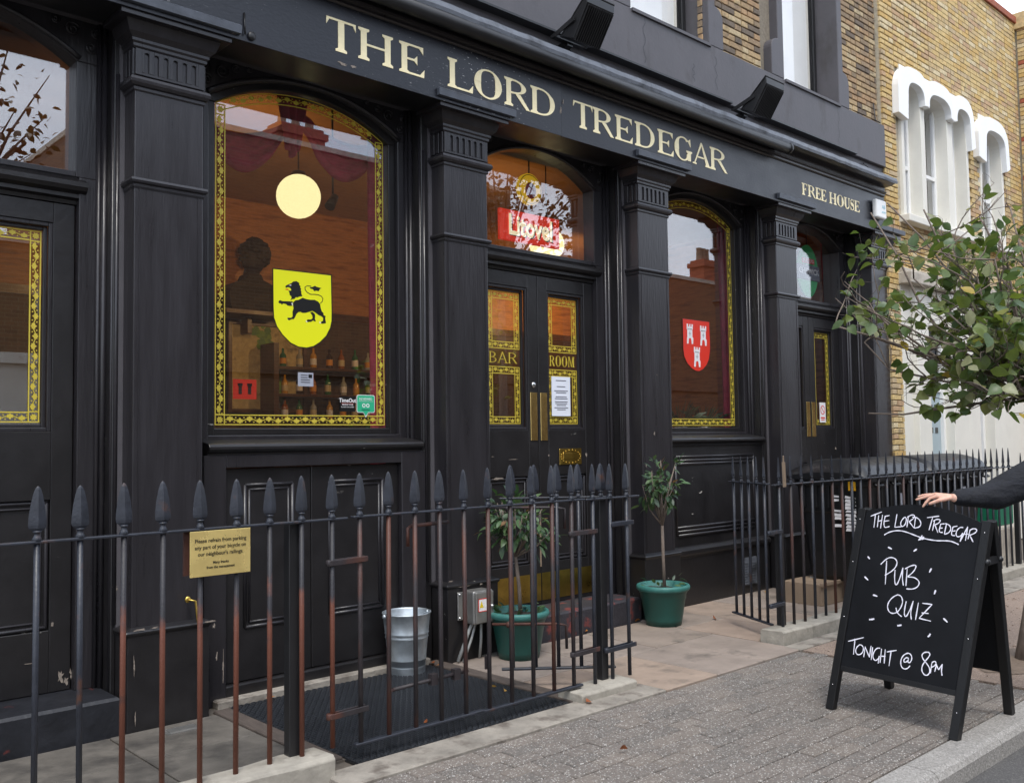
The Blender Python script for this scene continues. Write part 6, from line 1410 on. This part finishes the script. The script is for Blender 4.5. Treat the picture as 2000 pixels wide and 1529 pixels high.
# ------------------------------------------------------------------ neighbouring house
nb_ = thing('terraced_house', (13, .3, 0), 'yellow stock brick terraced house with white arched windows on the right', 'house')
mb = MB(); mb.box(10.705, 15.6, .028, .5, 3.42, 4.08); mb.box(10.705, 11.145, .028, .5, 4.08, 6.0); mb.box(13.145, 13.555, .028, .5, 4.08, 6.0); mb.box(14.395, 15.6, .028, .5, 4.08, 6.0); mb.box(10.705, 15.6, .028, .5, 6.0, 7.70); mb.box(10.705, 15.6, .5, 7, 0, 7.70); mb.box(10.705, 10.99, .028, .5, 0, 3.42); hw_ = mb.obj('wall', M['mortar'], nb_)
TRI = [(11.21,11.68), (11.80,12.47), (12.64,13.08)]; SNG = (13.62,14.33)
holes = [(11.09,13.20,4.1,5.97), (13.50,14.45,4.1,5.92)]
lay_bricks(hw_, 10.705, 15.16, 3.42, 7.70, .0, holes, MBY, 300, dep=.03); 
lay_bricks(hw_, 10.705, 10.985, .02, 3.42, .0, [], MBY, 60, dep=.03)
mb = MB(); mb.box(10.704, 15.15, -.03, .5, 7.70, 7.80); mb.obj('coping', M['redbrick'], nb_, .006)
mb = MB(); mb.box(15.17, 15.75, -.22, .5, 0, 7.60); ps = mb.obj('party_pier', M['mortar'], nb_)
lay_bricks(ps, 15.165, 15.75, .5, 7.60, -.25, [], MBY+[M['redbrick']], 150, dep=.04)
m_ = MB(); z = 3.0
mb = MB()
for z in range(0, 116): mb.box(15.135, 15.169, -.24+.002*(z % 2), -.03, .1+.065*z, .1+.065*z+.055, z % 9)
stuff(mb.obj('pier_return_bricks', MBY+[M['redbrick']], ps))
mb = MB(); mb.box(15.10, 15.8, -.29, .5, 7.60, 7.68); mb.box(15.13, 15.8, -.26, .5, 7.68, 7.86); mb.obj('pier_cap', MBY[1], nb_, .006)
def hood(mb, x0, x1, zs, th, y0, y1, rise):
    o = arc_pts((x0+x1)/2, (x1-x0)/2, zs, zs+rise, 16); ow = [((x0+x1)/2+(x-(x0+x1)/2)*(1+2*th/(x1-x0)), z+th*((z-zs)/rise*.25+.75)) for x, z in o]
    pts = [(x0-th, zs-.24), (x0, zs-.24)]+o+[(x1, zs-.24), (x1+th, zs-.24)]+ow[::-1]
    mb.polyx(pts, lambda u, v, d: (u, d, v), y0, y1)
def sup(c, hw, zs, rise, n=18, e=.74): return [(c+hw*math.copysign(abs(math.cos(t))**e, math.cos(t)), zs+rise*max(0, math.sin(t))**e) for t in [math.pi*(1-i/n) for i in range(n+1)]]
def white_window(lights, zs, rise, hx0, hx1, label):
    x0, x1 = lights[0][0], lights[-1][1]; mb = MB()
    for (a, b) in lights:
        A = sup((a+b)/2, (b-a)/2, zs, .20)
        mb.polyx([(a-.07, zs-.001)]+[(a, zs-.001)]+A+[(b, zs-.001),(b+.07, zs-.001),(b+.07, zs+.40),(a-.07, zs+.40)], lambda u, v, d: (u, d, v), -.012, .26)
    xs_ = [x0-.07]+[v for l in lights for v in l]+[x1+.07]
    for i in range(0, len(xs_), 2): mb.box(xs_[i], xs_[i+1], -.012, .26, 4.15, zs)
    w_ = mb.obj('window', M['stucco'], nb_, .012, 2); w_['label'] = label  # cream body tint carries the shading of the reveals beside the white hoods
    mb = MB()
    for i, (a, b) in enumerate(lights):
        th = .165; c = (a+b)/2; hw = (b-a)/2; A = sup(c, hw*.98, zs, .20); Bq = sup(c, hw+.125, zs-.02, .40)
        l_ = [(c-hw-(.26 if i == 0 else .06), zs-.20), (c-hw, zs-.20)] if i == 0 else [(c-hw-.001, zs)]
        if i == 0: l_ = [(c-hw-.27, zs-.26), (c-hw-.02, zs-.30)]
        r_ = [(c+hw+.02, zs-.30), (c+hw+.15, zs-.24)] if i == len(lights)-1 else []
        Bq = [(x-(.14 if (i == 0 and x < c) else 0)*(c-x)/(hw+.13), z) for x, z in Bq]
        mb.polyx(l_+A+r_+Bq[::-1], lambda u, v, d: (u, d, v), -.085-.002*i, .0)
    mb.obj('hood_mould', M['white'], w_, .012, 2)
    mb = MB(); mb.box(x0-.16, x1+.16, -.12, .26, 4.06, 4.15); mb.obj('sill', M['stucco'], w_, .01, 2)
    for (a, b) in lights:
        mb = MB(); f = .045
        for (p, q, r_, s) in ((a, a+f, 4.15, zs+.34), (b-f, b, 4.15, zs+.34), (a+f, b-f, 4.15, 4.21), (a+f, b-f, 4.82, 4.87)): mb.box(p, q, .14, .19, r_, s)
        mb.obj('sash', M['white'], w_, .004)
        mb = MB(); mb.box(a+f, b-f, .16, .165, 4.2, zs+.36); mb.obj('pane', M['glass2'], w_)
        mb = MB(); nu = 20; vs_ = []
        for i in range(nu+1): u = i/nu; vs_ += [(a+.03+(b-a-.06)*u, .30+.012*math.sin(u*25), 4.1), (a+.03+(b-a-.06)*u, .30+.012*math.sin(u*25), zs+.4)]
        mb.add(vs_, [(2*i,2*i+1,2*i+3,2*i+2) for i in range(nu)]); mb.obj('net_curtain', M['palegrey'], w_)  # curtain grey carries the grey reflection of the panes
white_window(TRI, 5.62, .3, 10.94, 13.22, 'white triple arched sash window on the yellow brick house')
white_window([SNG], 5.56, .3, 13.43, 14.53, 'single white arched sash window right of the triple window')
# white stucco ground floor
mb = MB(); mb.box(10.99, 11.26, .01, .5, 0, 3.30); mb.box(11.26, 11.60, -.055, .5, 0, 3.30); mb.box(12.27, 12.72, -.055, .5, 0, 3.30); mb.box(12.72, 13.27, .01, .5, 0, 3.30); mb.box(13.60, 13.98, -.055, .5, 0, 3.30); mb.box(13.98, 15.2, .01, .5, 0, 3.30)
mb.box(10.99, 15.2, .0, .5, 2.86, 3.31); gf = mb.obj('ground_floor_wall', M['stucco'], nb_, .006)
mb = MB(); mb.box(10.95, 11.66, -.16, .3, 3.30, 3.44); mb.box(11.66, 15.2, -.10, .3, 3.32, 3.42); mb.box(10.98, 15.2, -.06, .3, 3.42, 3.50); mb.obj('stone_string_course', M['stone'], nb_, .012, 2)
mb = MB(); mb.box(11.60, 12.27, .10, .15, .15, 2.04); gd = mb.obj('front_door', M['greydoor'], nb_, .004); 
for i in range(3):
    for j in range(3): x = 11.79+.145*i; z = 1.56+.145*j; mb = MB(); mb.box(x-.038, x+.038, .094, .099, z-.035, z+.035); mb.obj('door_light', M['darkpane'], gd)
mb = MB(); mb.box(11.60, 12.27, .08, .16, 2.045, 2.10); mb.box(12.21, 12.27, .06, .10, .1, 2.9); mb.obj('door_frame', M['white'], gd)
mb = MB(); mb.box(11.60, 12.21, .12, .14, 2.10, 2.86); mb.obj('transom_pane', M['darkpane'], gd)
mb = MB(); mb.box(13.27, 13.60, .16, .20, .15, 2.0); wd2 = mb.obj('side_window', M['palegrey'], nb_); mb = MB(); mb.box(13.27, 13.60, .10, .20, 2.0, 2.06); mb.box(13.53, 13.60, .08, .16, .1, 2.0); mb.obj('frame', M['white'], wd2); mb = MB(); mb.box(13.27, 13.60, .18, .2, 2.06, 2.86); mb.obj('upper_pane', M['darkpane'], wd2)
# green recycling box glimpsed behind the board
q = at(1935,1005,y=-.9); t = thing('recycling_box', (q.x, -.9, 0), 'small green plastic box behind the right railing', 'box'); mb = MB(); mb.cbox(q.x-.2, q.x+.25, -1.05, -.7, .5, .92, .02); mb.cbox(q.x-.25, q.x+.3, -1.1, -.65, .0, .5, .02, 1); mb.obj('body', [flat('box_green', (.01,.17,.09), .5), M['stone']], t, .01)
mb = MB(); mb.box(q.x-.2, q.x+.25, -1.06, -1.051, .80, .83); mb.obj('rim', M['pot'], t)

# ------------------------------------------------------------------ floodlights, awning roller, alarm box, wires
def flood(px, label):
    base = at(*px, y=-.06); t = thing('floodlight', base, label, 'floodlight', 'black floodlights above the fascia')
    ax = Vector((0,-.62,.55)).normalized(); up = Vector((0,.55,.62)).normalized(); X_ = Vector((1,0,0)); c = base+Vector((.12,-.20,.09))
    def P(u, v, w_): return c+X_*u+ax*v+up*w_
    mb = MB(); hw = .16
    vs_ = [P(-hw,-.17,.0),P(hw,-.17,.0),P(hw,.19,.0),P(-hw,.19,.0),P(-hw*.9,-.12,-.11),P(hw*.9,-.12,-.11),P(hw*.95,.15,-.045),P(-hw*.95,.15,-.045)]
    mb.add(vs_, [(0,1,2,3),(4,7,6,5),(0,4,5,1),(1,5,6,2),(2,6,7,3),(3,7,4,0)]); mb.obj('housing', M['black'], t, .006, 2)
    mb = MB()
    for i in range(13): u = -hw*.85+hw*1.7*i/12; mb.add([P(u-.004,-.12,-.112),P(u+.004,-.12,-.112),P(u+.004,.14,-.05),P(u-.004,.14,-.05),P(u-.004,-.12,-.128),P(u+.004,-.12,-.128),P(u+.004,.14,-.062),P(u-.004,.14,-.062)], [(0,3,2,1),(4,5,6,7),(0,1,5,4),(1,2,6,5),(2,3,7,6),(3,0,4,7)])
    mb.obj('cooling_fin', M['black'], t)
    mb = MB(); mb.add([P(-hw,-.18,.004),P(hw,-.18,.004),P(hw,.20,.004),P(-hw,.20,.004),P(-hw,-.18,.018),P(hw,-.18,.018),P(hw,.20,.018),P(-hw,.20,.018)], [(0,3,2,1),(4,5,6,7),(0,1,5,4),(1,2,6,5),(2,3,7,6),(3,0,4,7)]); mb.obj('front_frame', M['black'], t, .004)
    mb = MB(); mb.bar(P(-hw-.012,.0,-.03), base+Vector((-.05,0,.0)), .008, .035); mb.bar(P(hw+.012,.0,-.03), base+Vector((.29,0,.0)), .008, .035); mb.bar(base+Vector((-.06,0,0)), base+Vector((.30,0,0)), .05, .02); mb.bar(base+Vector((.12,.09,-.03)), base+Vector((.12,-.01,-.01)), .06, .05); mb.obj('bracket', M['black'], t)
    mb = MB(); mb.tube([base+Vector((.14,.03,-.02)), base+Vector((.20,.0,-.12)), base+Vector((.26,-.12,-.18)), base+Vector((.40,-.2,-.22))], .005, 5); mb.obj('cable', M['black'], t)
flood((1090,75), 'left black floodlight tilted upward above the word LORD')
flood((1440,216), 'right black floodlight tilted upward above the last letters of TREDEGAR')
t = thing('awning_roller', (5.6,-.22,4.27), 'long black awning roller tube fixed below the lead cornice', 'awning')
mb = MB(); mb.tube([(1.5,-.225,4.318),(8.155,-.225,4.318)], .050, 18); mb.obj('tube', M['black'], t)
mb = MB(); mb.tube([(8.155,-.225,4.318),(8.19,-.225,4.318)], .053, 18); mb.obj('end_cap', M['black'], t)
mb = MB()
for x in (2.6, 4.75, 6.35, 7.75): mb.box(x-.025, x+.025, -.24, -.12, 4.368, 4.385); mb.ball((x,-.245,4.385), .014, 8)
mb.obj('bracket', M['black'], t)
a = at(1707,388,y=-.135); t = thing('alarm_box', (a.x+.13,-.135,a.z-.2), 'white alarm box at the right end of the fascia', 'alarm'); mb = MB(); mb.box(a.x, a.x+.24, -.165, -.105, a.z-.215, a.z); mb.obj('cover', M['white'], t, .02, 3)
bfont('AB', .06, flat('pale_blue_print', (.25,.55,.65), .5), t, front(a.x+.16, -.167, a.z-.10)); bfont('ALARM', .03, flat('pale_blue_print2', (.25,.55,.65), .5), t, front(a.x+.16, -.167, a.z-.15))
mb = MB(); mb.tube([(10.55,.045,5.4),(10.56,.03,5.2),(10.58,-.02,5.16)], .007, 6); mb.tube([(10.2,.02,4.62),(10.3,-.02,4.55),(10.36,-.1,4.46)], .006, 6); tag(mb.obj('wall_cable', M['black']), 'thin black cable looping down at the right end of the render band', 'cable')
# small hanging flower-basket bracket on the fascia, left of the lettering
mb = MB(); q = at(478,55,y=-.11); mb.tube([(q.x, -.105, q.z+.09),(q.x,-.115,q.z-.04)], .005, 6); mb.ball((q.x+.045,-.11,q.z-.035), .026, 10, 0, 1, .4, 1); tag(mb.obj('wall_bracket', M['black']), 'small round bracket on the fascia left of the lettering', 'bracket')

# ------------------------------------------------------------------ chipped paint on edges
R5 = random.Random(11); CHIP = mat('bare_undercoat', (.24,.20,.165), .85, var=.5, scale=90)
def chips(lst, y, name='paint_chip', m=None):
    for (px_, py_, w_, h_) in lst:
        a = at(px_, py_, y=y); k = w_/1839*(a-CAM).length; kh = h_/1839*(a-CAM).length; n = 15; mb = MB()
        mb.poly([(a.x+k/2*math.cos(t)*q, y-.0006, a.z+kh/2*math.sin(t)*q) for t, q in [(2*math.pi*i/n, R5.uniform(.28,1.15)) for i in range(n)]]); mb.obj(name, CHIP, pub)
chips([(272,1230,26,5),(300,1226,18,4),(412,1213,22,5),(418,1222,6,10),(423,1282,5,20),(262,1300,3,40),(264,1400,3,30),(436,1300,3,60)], -.013)
chips([(118,1322,12,26),(128,1328,10,18),(139,1315,6,22),(102,1219,5,8),(60,1295,20,2)], .372)
chips([(225,1145,12,4),(228,1150,5,6)], .17)
chips([(970,935,40,5),(962,892,8,3),(1005,897,30,2),(1072,889,5,5),(1145,888,6,9)], .372)
chips([(1278,847,4,8),(1283,732,3,3),(1262,908,3,10)], .027)
chips([(880,1135,12,3),(940,1140,14,3),(905,1145,40,2)], -.013)
chips([(1632,875,8,6)], .372)
chips([(1100,200,4,12),(1095,215,6,18)], FY-.001)
chips([(668,124,28,7),(690,131,16,6),(455,65,12,5)], FY-.002)
# ------------------------------------------------------------------ fallen leaves and litter
FLM = [leafmat('dry_leaf_%d' % i, c, .2) for i, c in enumerate([(.40,.15,.03), (.30,.09,.03), (.45,.26,.06)])]; FL_ = leaf_meshes(FLM, .075, .045)
FALL = [(1240,1213,'at the foot of the pilaster left of the right pot'),(1148,1233,'on the flags just before the red door step'),(1130,1362,'in the corner left of the short plinth block'),(1145,1372,'touching the left end of the short plinth block'),(970,1342,'on the right timber strip of the mat'),(985,1347,'at the right edge of the rubber mat behind the gate'),(1165,1320,'behind the short plinth block'),(860,1300,'by the pilaster base below the meter box'),(845,1293,'between the bucket and the pilaster base'),(1393,1208,'below the panelled wall right of the right pot'),(1555,1150,'under the near bin by the wall'),(1492,1155,'behind the right gate leaf by the wall'),(520,1365,'on the stone threshold under the cellar doors'),(470,1360,'at the left end of the stone threshold'),(830,1408,'in the middle of the rubber mat'),(1210,1465,'alone on the pavement blocks')]
for i, (px_, py_, wh) in enumerate(FALL):
    q = at(px_, py_, z=.02); o = link('fallen_leaf', FL_[i % len(FL_)]); o.matrix_world = leaf_mat(q+Vector((0,0,.006)), (math.cos(i*2.1), math.sin(i*2.1), .08), .55 if i % 3 else .8, (i % 5-2)*.4); tag(o, 'dry fallen leaf lying '+wh, 'leaf', 'fallen leaves on the ground')
q = at(120,1452,z=.015); t = thing('cigarette_end', q, 'orange-tipped cigarette end on the flags at the lower left', 'cigarette'); mb = MB(); mb.tube([q, q+Vector((.03,.008,0))], .0045, 8); mb.obj('filter', FLM[0], t); mb = MB(); mb.tube([q+Vector((.03,.008,0)), q+Vector((.042,.011,0))], .0045, 8); mb.obj('paper', M['pwhite'], t)

# ------------------------------------------------------------------ the other side of the street (seen in the reflections)
BT_ = bpy.data.materials.new('far_brick'); BT_.use_nodes = True; N = BT_.node_tree.nodes; L = BT_.node_tree.links
bt = N.new('ShaderNodeTexBrick'); bt.inputs['Color1'].default_value = (.15,.078,.038,1); bt.inputs['Color2'].default_value = (.075,.042,.026,1); bt.inputs['Mortar'].default_value = (.15,.115,.085,1); bt.inputs['Scale'].default_value = 1; bt.inputs['Brick Width'].default_value = .225; bt.inputs['Row Height'].default_value = .075; bt.inputs['Mortar Size'].default_value = .008
ge = N.new('ShaderNodeNewGeometry'); sx_ = N.new('ShaderNodeSeparateXYZ'); cx__ = N.new('ShaderNodeCombineXYZ'); L.new(ge.outputs['Position'], sx_.inputs['Vector']); L.new(sx_.outputs['X'], cx__.inputs['X']); L.new(sx_.outputs['Z'], cx__.inputs['Y']); L.new(cx__.outputs['Vector'], bt.inputs['Vector']); L.new(bt.outputs['Color'], N['Principled BSDF'].inputs['Base Color']); N['Principled BSDF'].inputs['Roughness'].default_value = .9
def far_house(x0, x1, h, wins, label, base='stucco', ch=None):
    t = thing('terraced_house', ((x0+x1)/2,-13.2,0), label, 'house'); mb = MB(); mb.box(x0, x1, -20, -13, 3.2, h); mb.obj('wall', BT_, t)
    mb = MB(); mb.box(x0-.03, x1+.03, -20, -12.97, 0, 3.2); mb.box(x0-.05, x1+.05, -20, -12.88, 3.05, 3.25); mb.obj('ground_floor_wall', M[base] if base in M else BT_, t)
    mb = MB(); mb.box(x0-.03, x1+.03, -20.05, -12.95, h, h+.12); mb.obj('parapet_coping', M['stone'], t)
    for (x, z, w_, h_) in wins:
        mb = MB(); mb.box(x-w_/2-.1, x+w_/2+.1, -12.99, -12.95, z-.1, z+h_+.12); f = mb.obj('window', M['stucco'], t); mb = MB(); mb.box(x-w_/2, x+w_/2, -12.965, -12.94, z, z+h_); mb.obj('pane', M['darkpane'], f)
    if ch:
        cx_, w_, top = ch; mb = MB(); mb.box(cx_-w_/2, cx_+w_/2, -13.6, -13.0, h, top-.25); mb.box(cx_-w_/2-.06, cx_+w_/2+.06, -13.66, -12.94, top-.25, top-.1); mb.box(cx_-w_/2+.02, cx_+w_/2-.02, -13.58, -13.02, top-.1, top); c = mb.obj('chimney', M['redbrick'], t)
        for k in (-.3, 0, .3): mb = MB(); mb.lathe([(.12,0),(.10,.05),(.09,.38),(.11,.42),(.001,.42)], (cx_+k*w_, -13.3, top), 12); mb.obj('chimney_pot', M['card'], c)
far_house(-8, 6.6, 5.3, [(x, 4.0, 1.0, 1.7) for x in ()], 'low brown brick terrace with a white ground floor across the street, behind the lantern', 'stucco')
far_house(6.65, 17.5, 8.30, [(16, 4.0, 1.0, 1.7)], 'brown brick house across the street with a chimney on its parapet', 'far_brick', (10.98, 1.2, 8.80))
far_house(19.5, 45, 6.75, [(x, 3.9, 1.0, 1.6) for x in (21, 31, 35)], 'lower brown brick terrace across the street further right', 'far_brick', (26.75,.7,7.6))
t = thing('street_lantern', (4.35,-8.9,0), 'black street lantern on the opposite pavement', 'street lamp')
mb = MB(); mb.tube([(4.35,-8.9,0),(4.35,-8.9,.8),(4.35,-8.9,.85),(4.35,-8.9,3.3)], [.09,.08,.05,.045], 10); mb.obj('post', M['black'], t)
mb = MB(); mb.lathe([(.10,3.35),(.20,3.80)], (4.35,-8.9,0), 6, 0, False); mb.obj('lantern_glass', M['palegrey'], t); mb = MB(); mb.lathe([(.05,3.28),(.11,3.35)], (4.35,-8.9,0), 6, 0, False); mb.lathe([(.24,3.80),(.16,3.95),(.05,4.02),(.03,4.12),(.001,4.14)], (4.35,-8.9,0), 6, 0, False); mb.obj('lantern_frame', M['black'], t)
def plum(x, y, cz, rad, label, seed, n=1500):
    r4 = random.Random(seed); t = thing('plum_tree', (x, y, 0), label, 'tree'); mb = MB(); mb.tube([(x,y,-.05),(x+.03,y,1.2),(x,y,cz-rad*.6)], [.13,.10,.08], 10); mb.obj('trunk', M['bark'], t); bmm = MB(); lf = MB()
    for i in range(26):
        a = r4.uniform(0, 2*math.pi); e_ = r4.uniform(-.5,1.4); R_ = rad*r4.uniform(.7,1.1); tip = Vector((x+R_*math.cos(a)*math.cos(e_), y+R_*math.sin(a)*math.cos(e_), cz+R_*.8*math.sin(e_))); b0 = Vector((x,y,cz-rad*.62)); mid = b0.lerp(tip,.5)+Vector((0,0,.2)); bmm.tube([b0, mid, tip], [.04,.02,.006], 5)
        for k in range(n//26):
            f = r4.uniform(.35,1.08); p = (b0.lerp(mid, f*2) if f < .5 else mid.lerp(tip, (f-.5)*2))+Vector((r4.gauss(0,.22), r4.gauss(0,.22), r4.gauss(0,.2)))
            mw = leaf_mat(p, (r4.gauss(0,1), r4.gauss(0,1), r4.gauss(-.3,.6)), r4.uniform(1.1,1.8), r4.uniform(-1,1)); v, fc = leaf_shape(.085,.055,.2,.2,3); lf.add([mw @ Vector(q) for q in v], fc, r4.randrange(3))
    bmm.obj('branches', M['twig'], t); stuff(lf.obj('crown', PLUM, t))
plum(3.3, -8.9, 5.9, 1.9, 'copper-leaved tree on the opposite pavement to the left', 5, 420)
plum(13.4, -8.9, 6.4, 2.6, 'copper-leaved tree on the opposite pavement to the right', 6, 2200)
mb = MB()
for (z0, z1, y0) in ((8.6,8.3,-9.2),(8.2,8.0,-9.4),(9.2,8.6,-9.0)):
    pts = [(x, y0, z0+(z1-z0)*(x+15)/55-.35*math.sin(math.pi*(x+15)/55)) for x in range(-15, 41, 5)]; mb.tube(pts, .012, 4)
tag(mb.obj('overhead_wires', M['black']), 'thin black telephone wires strung along the far side of the street', 'wires')
